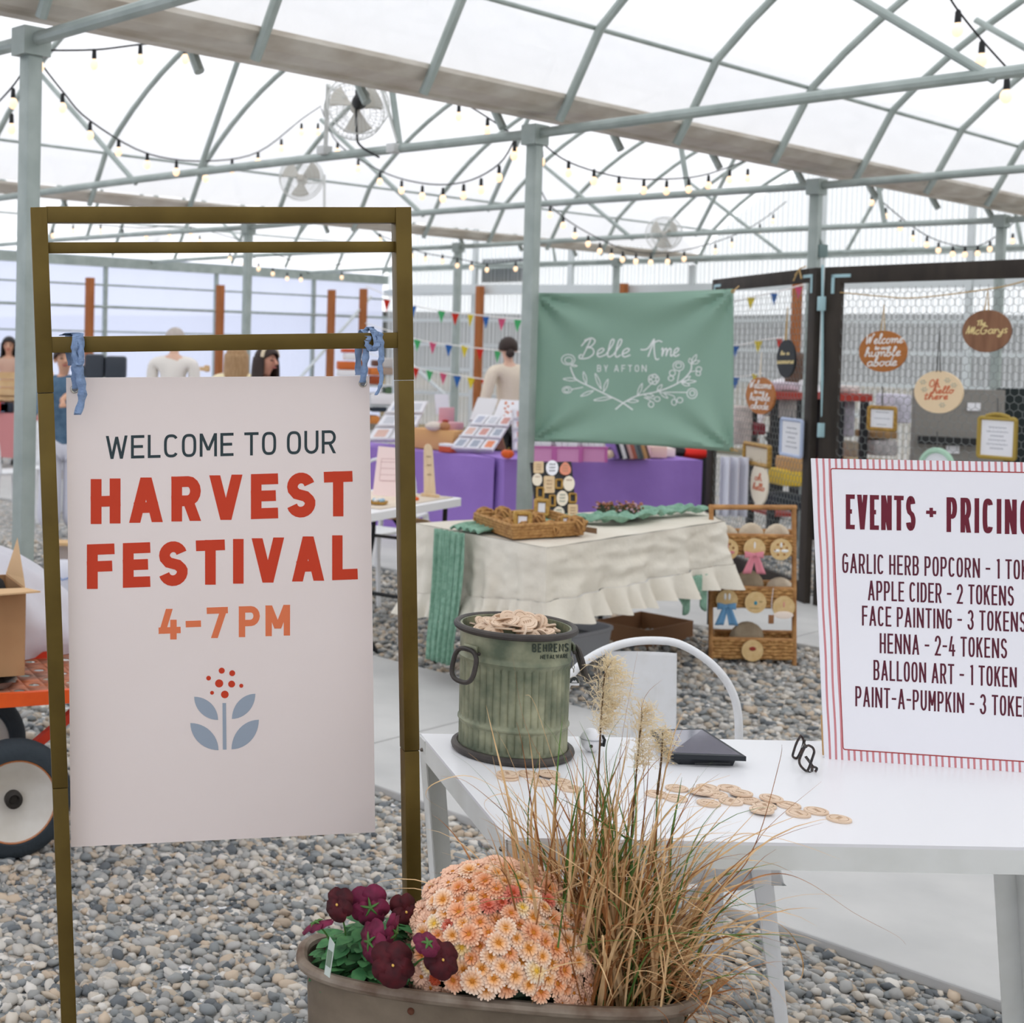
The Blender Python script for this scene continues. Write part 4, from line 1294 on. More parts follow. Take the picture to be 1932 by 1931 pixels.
if rest_parent:
    me = bpy.data.meshes.new('smaller_flowers')
    V, Fs, mi = [], [], []
    for j, M4 in rest_parent:
        src = MUMS[0 if j == 4 else j]
        for part, sl in ((src.data, 0), (src.children[0].data, 1)):
            o_ = len(V)
            V += [tuple(M4 @ v.co) for v in part.vertices]
            for f_ in part.polygons:
                Fs.append([o_ + x for x in f_.vertices]); mi.append(sl)
    me.from_pydata(V, [], Fs)
    me.materials.append(mat('peach_petal_plain', (250, 206, 176), .75)); me.materials.append(M_CEN)
    me.polygons.foreach_set('material_index', mi)
    so = bpy.data.objects.new('smaller_flowers', me); COL.objects.link(so); so.parent = mum; so['kind'] = 'stuff'
# ---- pansies
M_PANS = mat('burgundy_velvet_petal', (84, 8, 20), 0.75, var=(60, .3, .7), rgb2=(52, 4, 14))
M_PANB = mat('plum_petal_back', (124, 28, 66), 0.7, var=(60, .3, .7), rgb2=(88, 14, 46))
M_PLEAF = mat('pansy_leaf', (84, 142, 84), 0.6, var=(50, .3, .7), rgb2=(48, 104, 62))
M_PST = mat('green_stem', (76, 118, 54), 0.6)
pan = thing('pansy_plant', 'burgundy pansies with bright green leaves at one end of the zinc tub', 'flowering plant', PP(-0.215, -0.02, SOIL).to_tuple())
mb = MB()
pc = on(700, 1830, SOIL + .05)
for k in range(300):
    a = R2.uniform(0, 2 * PI); rr = math.sqrt(R2.random())
    p = PP(-0.195 + 0.085 * rr * math.cos(a), -0.012 + 0.062 * rr * math.sin(a), SOIL + 0.02 + R2.uniform(.3, 1) * 0.11 * (1.1 - .6 * rr * rr))
    d = Vector((math.cos(a), math.sin(a), R2.uniform(-.3, .5))).normalized()
    s_ = d.cross(Vector((0, 0, 1))).normalized(); n_ = s_.cross(d)
    L = R2.uniform(0.016, 0.03)
    V = []
    for f_, w in ((0, .1), (.3, .42), (.6, .45), (.85, .25), (1, .02)):
        c = p + d * L * f_ * 1.3 + n_ * (-0.3 * L * f_ * f_)
        V += [c - s_ * w * L + n_ * .12 * w * L, c, c + s_ * w * L + n_ * .12 * w * L]
    Fq = []
    for i in range(4):
        Fq += [(3 * i, 3 * i + 1, 3 * i + 4, 3 * i + 3), (3 * i + 1, 3 * i + 2, 3 * i + 5, 3 * i + 4)]
    mb.add(V, Fq)
mb.build('leaves', M_PLEAF, pan)['kind'] = 'stuff'
def pansy(px, py, Y, rpx, face, roll, back=False):
    c = at(px, py, Y)
    R_ = rpx * 1.16 * Y / F
    r, u, n_ = frame(face)
    r, u = r * math.cos(roll) + u * math.sin(roll), u * math.cos(roll) - r * math.sin(roll)
    mb = MB()
    for k, (a, d, w, h) in enumerate(((90 + 38, .5, .62, .62), (90 - 38, .5, .62, .62), (200, .46, .56, .5), (-20, .46, .56, .5), (-90, .45, .66, .58))):
        a = math.radians(a)
        cc = Vector((math.cos(a) * d, math.sin(a) * d))
        off = 0.0012 * (k - 2)
        V = [c + r * cc.x * R_ + u * cc.y * R_ + n_ * (off + 0.002)]
        nn = 18
        for q in range(nn):
            t = 2 * PI * q / nn
            x = cc.x + w * math.cos(t) * (1 + .06 * math.sin(3 * t + k)); y = cc.y + h * math.sin(t) * (1 + .05 * math.cos(4 * t + k))
            rr = math.hypot(x, y)
            V.append(c + (r * x + u * y) * R_ + n_ * (off - R_ * .16 * rr * rr + .05 * R_ * math.sin(5 * t + k)))
        mb.add(V, [(0, 1 + q, 1 + (q + 1) % nn) for q in range(nn)])
    o = mb.build('flower', M_PANB if back else M_PANS, pan, thick=0.0005)
    if back:
        sm = MB()
        for q in range(5):
            t = 2 * PI * q / 5 + .3
            sm.tube([c + n_ * .004, c + n_ * .004 + (r * math.cos(t) + u * math.sin(t)) * R_ * .3, c + n_ * .002 + (r * math.cos(t) + u * math.sin(t)) * R_ * .5], [.0025, .002, .0004], 6)
        sm.build('sepals', M_PST, o)
    else:
        MB().ball(c + n_ * .004, (.0022, .003, .0022), 8, 6).build('flower_center', mat('yellow_eye', (226, 180, 90), .7), o)
    b = PP(-0.215 + (c - PP(-.215, 0, 0)).dot(PX) * .45, -.01, SOIL)
    mid = (c + b) / 2 + Vector((0, 0, .03))
    MB().tube(spline([b, mid, c - n_ * .004 * (-1 if back else 1)], 6), .0016, 6).build('stem', M_PST, pan)
YP = base.y - .04
pansy(741, 1822, YP - .09, 36, (-.1, -1, .35), .1)
pansy(834, 1812, YP - .10, 31, (.25, -1, .5), -.3)
pansy(698, 1712, YP + .03, 33, (.0, -1, .1), .2, True)
pansy(638, 1708, YP + .02, 27, (-.65, -.7, .3), .2)
pansy(597, 1745, YP, 27, (-.5, .2, .9), .5, True)
pansy(764, 1721, YP + .05, 27, (.5, -1, .2), 0)
pansy(700, 1778, YP - .02, 34, (-.9, -.5, .2), 0.6, True)
pansy(742, 1760, YP, 28, (.8, -.6, -.2), -.5, True)
pansy(806, 1782, YP - .10, 22, (.2, -.8, .9), 0, True)
tg = thing('plant_tag', 'small pale plastic plant tag stuck among the pansy leaves', 'plant tag', at(620, 1835, YP - .03).to_tuple())
MB().prism([(-.008, -.03), (.008, -.03), (.008, .026), (-.008, .032)], at(622, 1808, YP - .03), (.45, -.9, 0), (.12, 0, 1), .0008).build('tag', mat('pale_tag', (196, 206, 196), .5), tg, smooth=False)
MB().prism([(-.006, -.014), (.006, -.014), (.006, .012), (-.006, .012)], at(622, 1808, YP - .03) + Vector((-.0008, -.0004, 0)), (.45, -.9, 0), (.12, 0, 1), .0008).build('tag_print', mat('tag_green', (120, 140, 118), .5), tg, smooth=False)
# ---- ornamental grass
gr = thing('ornamental_grass', 'tall dry tan ornamental grass with feathery plumes rising from the zinc tub', 'grass plant', PP(.19, 0, SOIL).to_tuple())
M_DRY = mat('dry_blade', (230, 196, 148), 0.7, var=(25, .3, .7), rgb2=(204, 162, 110))
M_BRN = mat('brown_blade', (182, 124, 70), 0.7, var=(25, .3, .7), rgb2=(124, 74, 38))
M_GRN = mat('green_blade', (104, 136, 62), 0.6, var=(25, .3, .7), rgb2=(64, 104, 44))
R3 = random.Random(21)
BL = {0: MB(), 1: MB(), 2: MB()}
def blade(kind, P, w):
    n = len(P)
    V = []
    side = (P[-1] - P[0]).cross(Vector((0, 0, 1)))
    if side.length < 1e-5: side = Vector((1, 0, 0))
    side.normalize()
    side = (side + Vector((R3.gauss(0, .5), R3.gauss(0, .3), 0))).normalized()
    for i, p in enumerate(P):
        f_ = i / (n - 1)
        ww = w * min(1, .5 + f_ * 2) * (1 - f_ ** 2.2) + .0002
        t = (P[min(i + 1, n - 1)] - P[max(i - 1, 0)]).normalized()
        s_ = (side - t * side.dot(t)).normalized()
        nn = t.cross(s_)
        V += [p - s_ * ww + nn * ww * .35, p, p + s_ * ww + nn * ww * .35]
    Fq = []
    for i in range(n - 1):
        Fq += [(3 * i, 3 * i + 1, 3 * i + 4, 3 * i + 3), (3 * i + 1, 3 * i + 2, 3 * i + 5, 3 * i + 4)]
    BL[kind].add(V, Fq)
for k in range(680):
    bx, by = R3.gauss(.165, .055), R3.gauss(0.01, .04)
    bx = max(.02, min(.29, bx)); by = max(-.075, min(.085, by))
    p = PP(bx, by, SOIL - .005)
    az = R3.uniform(0, 2 * PI)
    out = Vector((math.cos(az), math.sin(az) * .6, 0))
    out += PX * ((bx - .15) * 5.0 + .12)
    L = R3.choice((R3.uniform(.16, .3), R3.uniform(.22, .42), R3.uniform(.3, .5)))
    lean = R3.uniform(.08, .62) if L < .4 else R3.uniform(.02, .3)
    droop = R3.uniform(.3, 2.9) * (1.2 if lean > .3 else .8)
    n = 13
    d = (Vector((0, 0, 1)) + out * lean).normalized()
    pts = [p.copy()]
    kink = R3.random() < .22
    kk = R3.randint(5, 10)
    wob = Vector((R3.gauss(0, 1), R3.gauss(0, 1), 0)) * .055
    for i in range(n):
        f_ = i / n
        d = (d + (out * .10 + Vector((0, 0, -.13))) * droop * f_ * f_ + wob * math.sin(i * .9 + k)).normalized()
        if kink and i == kk: d = (d + Vector((R3.gauss(0, .8), R3.gauss(0, .5), -.5))).normalized()
        pts.append(pts[-1] + d * L / n)
    kind = 0 if R3.random() < .55 else (1 if R3.random() < .68 else 2)
    if kind == 2 and lean > .5: kind = 0
    blade(kind, pts, R3.uniform(.0016, .0038) * (1.15 if kind != 1 else .8))
for k in range(90):                          # short tangled curls low on the open side
    bx, by = R3.uniform(.16, .30), R3.uniform(-.09, .03)
    p = PP(bx, by, SOIL + R3.uniform(0, .12))
    d = Vector((R3.uniform(.2, 1), R3.uniform(-.8, .2), R3.uniform(-.1, .8))).normalized()
    pts = [p]
    tw = Vector((R3.gauss(0, .3), R3.gauss(0, .3), -.28))
    for i in range(12):
        d = (d + tw * .8 * (i / 12)).normalized()
        pts.append(pts[-1] + d * R3.uniform(.010, .018))
    blade(R3.choice((0, 1, 1)), pts, R3.uniform(.0007, .0014))
gy = base.y
for kind, w, path_ in ((1, .002, [(1180, 1790, 0), (1150, 1640, -.02), (1085, 1530, -.03), (1015, 1420, -.03), (985, 1345, -.03), (966, 1228, -.03)]),
                       (0, .0022, [(1170, 1780, 0), (1120, 1620, -.02), (1060, 1480, -.02), (1010, 1330, -.03), (990, 1312, -.03)]),
                       (0, .002, [(1150, 1780, 0), (1050, 1600, -.03), (980, 1520, -.04), (890, 1465, -.05), (820, 1478, -.05), (804, 1505, -.05), (842, 1530, -.05)]),
                       (1, .0026, [(1150, 1780, 0), (1060, 1640, -.03), (960, 1540, -.04), (880, 1475, -.04), (830, 1465, -.04)]),
                       (1, .0024, [(1240, 1790, 0), (1330, 1720, -.03), (1405, 1665, -.05), (1470, 1648, -.05), (1530, 1668, -.05), (1610, 1722, -.05), (1690, 1765, -.05), (1710, 1784, -.05)]),
                       (0, .002, [(1240, 1790, 0), (1340, 1755, -.03), (1440, 1735, -.05), (1490, 1760, -.05), (1514, 1810, -.05), (1512, 1845, -.05), (1495, 1850, -.05)]),
                       (2, .003, [(1235, 1790, 0), (1300, 1768, -.03), (1380, 1763, -.05), (1450, 1763, -.05), (1520, 1770, -.05)]),
                       (1, .0012, [(1250, 1760, 0), (1380, 1660, 0), (1430, 1580, .02), (1470, 1440, .03), (1475, 1405, .03)]),
                       (1, .0012, [(1250, 1760, 0), (1390, 1640, 0), (1450, 1560, .02), (1550, 1475, .02)]),
                       (1, .0012, [(1260, 1760, 0), (1400, 1620, 0), (1480, 1575, 0), (1555, 1552, 0)]),
                       (0, .002, [(1240, 1770, 0), (1330, 1620, -.02), (1390, 1575, -.02), (1450, 1578, -.02), (1520, 1597, -.02), (1585, 1622, -.02)]),
                       (0, .002, [(1200, 1780, 0), (1230, 1600, 0), (1250, 1480, 0), (1270, 1390, 0), (1290, 1345, 0)]),
                       (1, .0016, [(1190, 1780, 0), (1178, 1560, 0), (1170, 1430, 0), (1192, 1290, 0), (1205, 1222, 0)]),
                       (1, .0014, [(1210, 1700, 0), (1215, 1500, 0), (1210, 1335, 0), (1250, 1282, 0)]),
                       (2, .0022, [(1180, 1780, 0), (1165, 1600, 0), (1145, 1450, 0), (1150, 1390, 0), (1180, 1345, 0)]),
                       (0, .0022, [(1150, 1760, 0), (1010, 1600, -.02), (968, 1510, -.03), (935, 1500, -.03), (915, 1525, -.03), (985, 1590, -.03)]),
                       (0, .0024, [(1240, 1780, 0), (1300, 1700, -.04), (1345, 1640, -.05), (1355, 1665, -.05), (1400, 1700, -.05), (1432, 1722, -.05), (1440, 1760, -.05)])):
    blade(kind, spline([at(x, y, gy + dy) for x, y, dy in path_], 5), w)
for kk, nm, m_ in ((0, 'dry_blades', M_DRY), (1, 'brown_blades', M_BRN), (2, 'green_blades', M_GRN)):
    BL[kk].build(nm, m_, gr)['kind'] = 'stuff'
M_PLUME = mat('straw_plume', (253, 244, 218), 0.85, var=(60, .3, .7), rgb2=(246, 230, 194), trans=.4)
M_STALK = mat('plume_stalk', (92, 66, 36), .7)
def plume(stem, px, py0, py1, wpx, dens):
    pts = spline([at(x, y, gy) for x, y in stem], 6)
    s_ = MB().tube(pts, [0.0022 - .0014 * i / len(pts) for i in range(len(pts))], 6).build('plume_stalk', M_STALK, gr)
    mb = MB()
    for k in range(dens):
        f_ = R3.random()
        y = py0 + (py1 - py0) * f_
        a = at(px(y), y, gy)
        d = Vector((R3.gauss(.55, .5), R3.gauss(0, .5), R3.uniform(.1, 1.1))).normalized()
        L = wpx * gy / F * R3.uniform(.4, 1.0) * (0.45 + .8 * math.sin(PI * (0.15 + .8 * f_)))
        P = [a]
        for i in range(5):
            d = (d + Vector((R3.gauss(0, .16), R3.gauss(0, .16), -.12))).normalized()
            P.append(P[-1] + d * L / 5)
        mb.tube(P, .0003, 3, caps=False)
        for i in (2, 3, 4):
            q = P[i] + Vector((R3.gauss(0, .003), R3.gauss(0, .003), R3.gauss(0, .003)))
            mb.tube([P[i], q, q + (q - P[i]) * .8], .00045, 3, caps=False)
    mb.build('plume_head', M_PLUME, s_)['kind'] = 'stuff'
plume([(1120, 1700), (1124, 1560), (1130, 1440), (1136, 1330), (1142, 1270), (1156, 1246)], lambda y: 1132 + (1360 - y) * .13, 1385, 1245, 62, 300)
plume([(1185, 1660), (1196, 1520), (1204, 1420), (1212, 1340)], lambda y: 1200 + (1430 - y) * .12, 1450, 1335, 52, 190)
plume([(1240, 1500), (1248, 1430), (1250, 1380)], lambda y: 1250, 1440, 1378, 34, 70)
# ================================================================ middle ground: the handmade goods stall
M_LINEN = mat('cream_linen', (232, 226, 212), 0.9, var=(5, .3, .7), rgb2=(222, 214, 198), bump=(11, 1.0))
M_BLACKM = mat('black_metal', (30, 31, 33), 0.5)
TB = 0.75
tA, tB, tC, tD = on(785, 990, TB), on(1030, 1036, TB), on(1364, 986, TB), on(1306, 957, TB)
QT = [tA, tB, tC, tD]
bt = thing('folding_table', 'folding table with black legs under the ruffled cream tablecloth', 'table', ((tA + tB + tC + tD) / 4 - Vector((0, 0, TB))).to_tuple())
cen = sum(QT, Vector()) / 4
QI = [cen + (p - cen) * .96 for p in QT]
MB().hexa([p - Vector((0, 0, .004)) for p in QI] + [p - Vector((0, 0, .03)) for p in QI]).build('tabletop', mat('grey_table', (150, 150, 150), .6), bt, smooth=False)
for p in (on(820, 1252, 0), on(1132, 1188, 0), on(1046, 1262, 0) * 1.0, on(1338, 1188, 0)):
    MB().tube([Vector((p.x, p.y, 0)), Vector((p.x, p.y, TB - .03))], 0.014, 10).build('leg', M_BLACKM, bt)
cl = thing('tablecloth', 'cream linen tablecloth with a ruffled hem draped over the stall table', 'tablecloth', (cen - Vector((0, 0, .3))).to_tuple())
def edge(q):                                # round the four sides, q in 0..4
    i = int(q) % 4
    f = q - int(q)
    a, b = QT[i], QT[(i + 1) % 4]
    return a.lerp(b, f), (b - a).normalized()
DROP = [0.34, 0.235, 0.215, 0.25, 0.34]
def drop(q):
    i = int(q) % 4
    f = q - int(q)
    return DROP[i] * (1 - f) + DROP[(i + 1) if i < 3 else 0] * f
def outn(q):
    p, t = edge(q)
    return Vector((t.y, -t.x, 0))
def blendn(q):
    i = round(q)
    d = q - i
    if abs(d) < 0.08:
        a, b = outn((i - .5) % 4), outn((i + .5) % 4)
        return a.lerp(b, d / .16 + .5).normalized()
    return outn(q % 3.9999)
def skirt(u, v):
    q = 4 * u % 4
    p, t = edge(min(q, 3.9999))
    n = blendn(q)
    i = round(q)
    cor = math.exp(-((q - i) / .05) ** 2)
    fold = 0.010 * math.sin(q * 23) + 0.008 * math.sin(q * 51 + 1)
    d = drop(q)
    z = TB + 0.006 - d * v
    wn = mnoise.noise(Vector((q * 6.5, v * 2.6, 0))) * .6 + mnoise.noise(Vector((q * 15, v * 5.5, 7))) * .45
    return p + n * (0.022 * wn * min(1, v * 4) + 0.010 + 0.012 * v + fold * v * 1.2 + cor * .015 * v) + Vector((0, 0, z - TB))
mb = MB()
mb.grid(skirt, 420, 34, wrap=True)
def topf(u, v):
    a = tA.lerp(tB, u); b = tD.lerp(tC, u)
    p = a.lerp(b, v)
    return p + Vector((0, 0, .006 + .002 * math.sin(u * 17 + v * 9) * math.sin(v * 21)))
mb.grid(topf, 30, 30)
mb.build('cloth', M_LINEN, cl, angle=1.2)
mb = MB()
def ruf(u, v):
    q = 4 * u % 4
    b = skirt(u, 1.0)
    n = blendn(q)
    ph = q * 62 + 2.2 * math.sin(q * 9)
    return b + n * (0.006 + v * (0.030 + 0.034 * math.sin(ph))) + Vector((0, 0, -0.115 * v + 0.008 * v * math.sin(ph * .5 + 1)))
mb.grid(ruf, 520, 5, wrap=True)
mb.build('ruffle', M_LINEN, cl, angle=1.2)
# green gauze runner
M_GAUZE = mat('sage_gauze', (150, 188, 166), 0.95, var=(40, .3, .7), rgb2=(118, 158, 136), bump=(70, .5))
rn = thing('table_runner', 'sage green gauze runner trailing over the cream tablecloth', 'runner', (cen - Vector((0, 0, .3))).to_tuple())
mid = [at(874, 1000, tA.lerp(tB, .36).y), at(1000, 990, 6.75), at(1110, 978, 7.0), at(1180, 975, 7.1), at(1250, 972, 7.3), at(1320, 970, 7.4)]
mid = [on(874, 1004, TB + .014), on(960, 996, TB + .014), on(1080, 985, TB + .016), on(1150, 986, TB + .018), on(1210, 975, TB + .018), on(1265, 972, TB + .018), on(1316, 967, TB + .016)]
R5 = random.Random(9)
nA = outn(0.36)
tAd = (tB - tA).normalized()
def hang(u, v):
    x = (u - .5) * .21 * (1 - .12 * v)
    wr = 0.010 * math.sin(u * 34 + .6 * math.sin(v * 5)) + 0.006 * math.sin(u * 71)
    p = tA.lerp(tB, .37) + tAd * (x + .012 * math.sin(v * 4)) + nA * (0.062 + .04 * min(v * 1.2, 1) + wr) + Vector((0, 0, .012 - v * .62))
    return p
MB().grid(hang, 60, 24).build('hanging_end', M_GAUZE, rn, thick=.002)
sp2 = spline(mid, 6)
def runf(u, v):
    f = u * (len(sp2) - 1)
    i = min(int(f), len(sp2) - 2)
    p = sp2[i].lerp(sp2[i + 1], f - i)
    t = (sp2[i + 1] - sp2[i]).normalized()
    s_ = Vector((-t.y, t.x, 0))
    w = 0.17 + .05 * math.sin(u * 13)
    h = 0.022 * abs(math.sin(v * 13 + 2 * math.sin(u * 8))) + .024 * abs(math.sin(u * 30 + v * 5)) * min(1, u * 2.2)
    return p + s_ * ((v - .5) * w) + Vector((0, 0, h))
MB().grid(runf, 90, 24).build('top_run', M_GAUZE, rn, thick=.002)
def hang2(u, v):
    p = tC.lerp(tB, .13).lerp(tC.lerp(tB, .30), u)
    return p + outn(1.5) * (.03 + .01 * math.sin(u * 30)) + Vector((0, 0, -.24 - v * (.12 + .07 * math.sin(u * 9 + 1))))
MB().grid(hang2, 24, 8).build('dangling_end', M_GAUZE, rn, thick=.002)
# wicker tray and woven pieces
M_WICK = mat('golden_wicker', (204, 158, 98), 0.75, var=(50, .3, .7), rgb2=(150, 104, 54), bump=(120, .5))
M_WICKD = mat('brown_wicker', (176, 130, 80), 0.8, var=(60, .3, .7), rgb2=(118, 80, 44), bump=(120, .6))
w1, w2, w3 = on(903, 997, TB + .01), on(968, 1020, TB + .01), on(1098, 1012, TB + .01)
w4 = w1 + w3 - w2
ty = thing('wicker_tray', 'shallow golden wicker tray of woven ornaments on the cream tablecloth', 'tray', ((w1 + w3) / 2).to_tuple())
mb = MB()
WQ = [w1, w2, w3, w4]
for k in range(5):
    c = (w1 + w3) / 2
    z = .012 + k * .014
    loop = []
    for i in range(4):
        a, b = WQ[i], WQ[(i + 1) % 4]
        for j in range(14):
            p = a.lerp(b, j / 14)
            loop.append(c + (p - c) * (1 + .02 * k) + Vector((0, 0, z + .003 * math.sin((j + k) * PI))))
    mb = MB().tube(loop, .0085, 7, closed=True)
    mb.build('wicker_coil', M_WICK, ty)
MB().hexa([p + Vector((0, 0, .004)) for p in WQ] + [p + Vector((0, 0, .012)) for p in WQ]).build('base', M_WICKD, ty, smooth=False)
def woven_ball(px, py, Z, r, lab, grp, m=None, flat=1.0):
    c = on(px, py, Z)
    t = thing('woven_ornament', lab, 'ornament', c.to_tuple(), 0, grp)
    mb = MB().ball(c, (r * .93, r * .93, r * .93 * flat), 14, 10)
    mb.build('core', M_WICKD, t)
    mb = MB()
    for k in range(5):
        a = k * 1.7
        ax = Vector((math.cos(a), math.sin(a), .5 + .3 * math.sin(k * 2))).normalized()
        u = ax.orthogonal().normalized(); v = ax.cross(u)
        o = ax * r * .35 * math.sin(k * 2.3)
        rr = math.sqrt(r * r - o.length_squared)
        mb.tube([c + o + (u * math.cos(2 * PI * j / 20) + v * math.sin(2 * PI * j / 20)) * rr for j in range(20)], .006, 5, closed=True)
    mb.build('weave', m or M_WICK, t)
    return t
for i, (x, y, z, r, l) in enumerate(((915, 978, .79, .052, 'large pale woven straw ball at the end of the wicker tray away from the board'), (938, 988, .80, .036, 'small woven straw ring lying second in the wicker tray'), (948, 974, .82, .044, 'brown woven straw ball at the back of the wicker tray'), (962, 996, .80, .043, 'woven straw ball at the near corner of the wicker tray'), (990, 998, .80, .036, 'woven straw ball below the large gold frame in the tray'), (1012, 984, .82, .042, 'dark brown woven straw ball just behind the gold frame in the tray'), (1040, 998, .80, .036, 'woven straw ball in the tray below the black board'), (1086, 992, .81, .044, 'woven straw ball at the tray end under the black board corner'), (1062, 988, .80, .032, 'small woven straw ball between two others beside the little white photo'))):
    woven_ball(x, y, z, r, l, 'woven ornaments in the tray')
M_GOLD = mat('antique_gold', (198, 158, 82), 0.45, 0.35, var=(60, .3, .7), rgb2=(150, 112, 48))
M_PAPER = mat('white_paper', (240, 240, 244), 0.7)
M_GREYINK = mat('grey_ink', (120, 124, 134), 0.8)
def gold_frame(name, label, c, w, h, face, ring, m, group=None, ornate=False, roll=0.0, scrib=0, cat='picture frame', oval=False, print_m=None):
    r, u, n = frame(face)
    r, u = r * math.cos(roll) + u * math.sin(roll), u * math.cos(roll) - r * math.sin(roll)
    t = thing(name, label, cat, (c - u * h / 2).to_tuple(), 0, group)
    ol = ell(w / 2, h / 2, 40) if oval else rrect(w, h, min(w, h) * .06)
    mb = MB()
    P = [c + r * (a * (1 - ring / w)) + u * (b * (1 - ring / h)) for a, b in ol]
    mb.tube(P, ring * .55, 6, closed=True)
    fr = mb.build('moulding', m, t)
    if ornate:
        mb = MB()
        for k in range(9):
            f_ = (k - 4) / 4
            mb.ball(c + r * f_ * w * .26 + u * (h * .5 + h * .05 * (1 - f_ * f_)) + n * .002, (ring * .5, ring * .5, ring * .55), 8, 6)
        mb.build('crest', m, t)
    MB().prism([(a * .9, b * .9) for a, b in ol], c - n * .003, r, u, .004).build('print', print_m or M_PAPER, t, smooth=False)
    if scrib:
        mb = MB()
        for k in range(scrib):
            y = h * (.24 - .48 * k / max(scrib - 1, 1))
            L = w * (.22 + .06 * math.sin(k * 2.1))
            mb2 = [(-L + 2 * L * j / 24, y + h * .02 * math.sin(j * 2.4 + k) * (1 + .5 * math.sin(j))) for j in range(25)]
            strokes(mb, [mb2], w * .008, lambda a, b, hh: c + r * a + u * b + n * (hh - .001), .0006)
        mb.build('lettering', M_GREYINK, t, smooth=False)
    return t
fc = (-.25, -1, .35)
gold_frame('photo_frame', 'gold wicker-edged photo frame tilted among the straw balls in the tray', on(986, 982, .84), .085, .085, fc, .022, M_GOLD, scrib=2)
gold_frame('photo_frame', 'gold photo frame propped against the black board behind the tray', at(1022, 958, 6.72), .075, .09, fc, .02, M_GOLD, scrib=2)
gold_frame('photo_frame', 'small gold photo frame between straw balls near the tray end', on(1070, 985, .82), .06, .06, fc, .013, M_GOLD)
# black magnet board
bb = Board([(1001, 873), (1078, 871), (1090, 990), (1013, 985)], [at(1001, 873, 6.98), at(1078, 871, 7.02), at(1090, 990, 6.86), at(1013, 985, 6.82)])
mg = thing('magnet_board', 'black display board of small wood and gold tags leaning on the stall table', 'display board', bb.world(.5, 1).to_tuple())
mb = MB(); bb.slab(mb, .01); mb.build('board', M_BLACKM, mg, smooth=False)
M_BIRCH = mat('pale_birch', (226, 200, 160), 0.7, var=(30, .3, .7), rgb2=(212, 182, 140))
M_PEAR = mat('coral_paint', (226, 146, 118), 0.7)
M_CREAM = mat('cream_paint', (236, 224, 202), 0.7)
K2 = 240 / 1932
for i, (x, y, w, h, tp, lab) in enumerate(((1090, 185, 150, 180, 'r', 'tan rectangle tag at the top of the black board'), (1295, 195, 185, 235, 'o', 'white oval tag with black script on the black board'), (1495, 205, 165, 200, 'p', 'coral pear-shaped tag on the black board'), (1070, 375, 145, 190, 'c', 'cream oval tag under the top tan rectangle'), (1250, 450, 165, 260, 'r', 'tall tan rectangle tag in the middle of the black board'), (1400, 440, 115, 160, 's', 'square gold mini frame beside the tall tan tag'), (1550, 435, 175, 230, 'c', 'large cream oval tag at the edge of the black board'), (1115, 575, 120, 185, 'g', 'gold oval ring below the cream oval on the board'), (1300, 695, 95, 190, 'g', 'narrow gold oval ring low on the black board'), (1450, 660, 175, 230, 'b', 'pale blue-grey lettered oval tag on the black board'), (1610, 655, 125, 160, 's', 'square gold mini frame at the outer edge of the board'), (1395, 880, 170, 190, 'b', 'green lettered oval tag at the foot of the board'), (1610, 850, 150, 200, 'r', 'tan rectangle tag at the bottom corner of the board'))):
    cx_, cy_ = 880 + x * K2, 860 + y * K2
    c = bb.mark(cx_, cy_, .004)
    u = (bb.mark(cx_ + 1, cy_, 0) - bb.mark(cx_, cy_, 0)); v = (bb.mark(cx_, cy_ - 1, 0) - bb.mark(cx_, cy_, 0))
    ww, hh = w * K2 / 2, h * K2 / 2
    t = thing('magnet', lab, 'magnet', c.to_tuple(), 0, 'tags on the black board')
    if tp in 'ocb': ol = ell(ww, hh, 26)
    elif tp == 'p': ol = [(ww * math.cos(a * .25) * (1 - .28 * math.sin(a * .25)), hh * math.sin(a * .25)) for a in range(25)]
    else: ol = rrect(2 * ww, 2 * hh, ww * .25)
    if tp in 'gs':
        MB().tube([c + u * a * .8 + v * b * .8 for a, b in ol], .0058, 6, closed=True).build('ring', M_GOLD, t)
    else:
        MB().prism(ol, c, u, v, .005).build('tag', {'r': M_BIRCH, 'o': M_PAPER, 'c': M_CREAM, 'b': M_CREAM, 'p': M_PEAR}[tp], t, smooth=False)
        mb = MB()
        for k in range(3 if tp != 'c' else 1):
            yy = hh * (.45 - .42 * k)
            strokes(mb, [[(-ww * .5 + ww * j / 12, yy + hh * .14 * math.sin(j * 2.2 + k)) for j in range(13)]], .8, lambda a, b, q: c + u * a + v * b + bb.n * (.003 + q), .0003)
        mb.build('script', {'o': M_BLK, 'b': mat('green_ink', (92, 122, 110), .8), 'r': M_BURN, 'c': M_BURN, 'p': M_BURN}[tp], t, smooth=False)
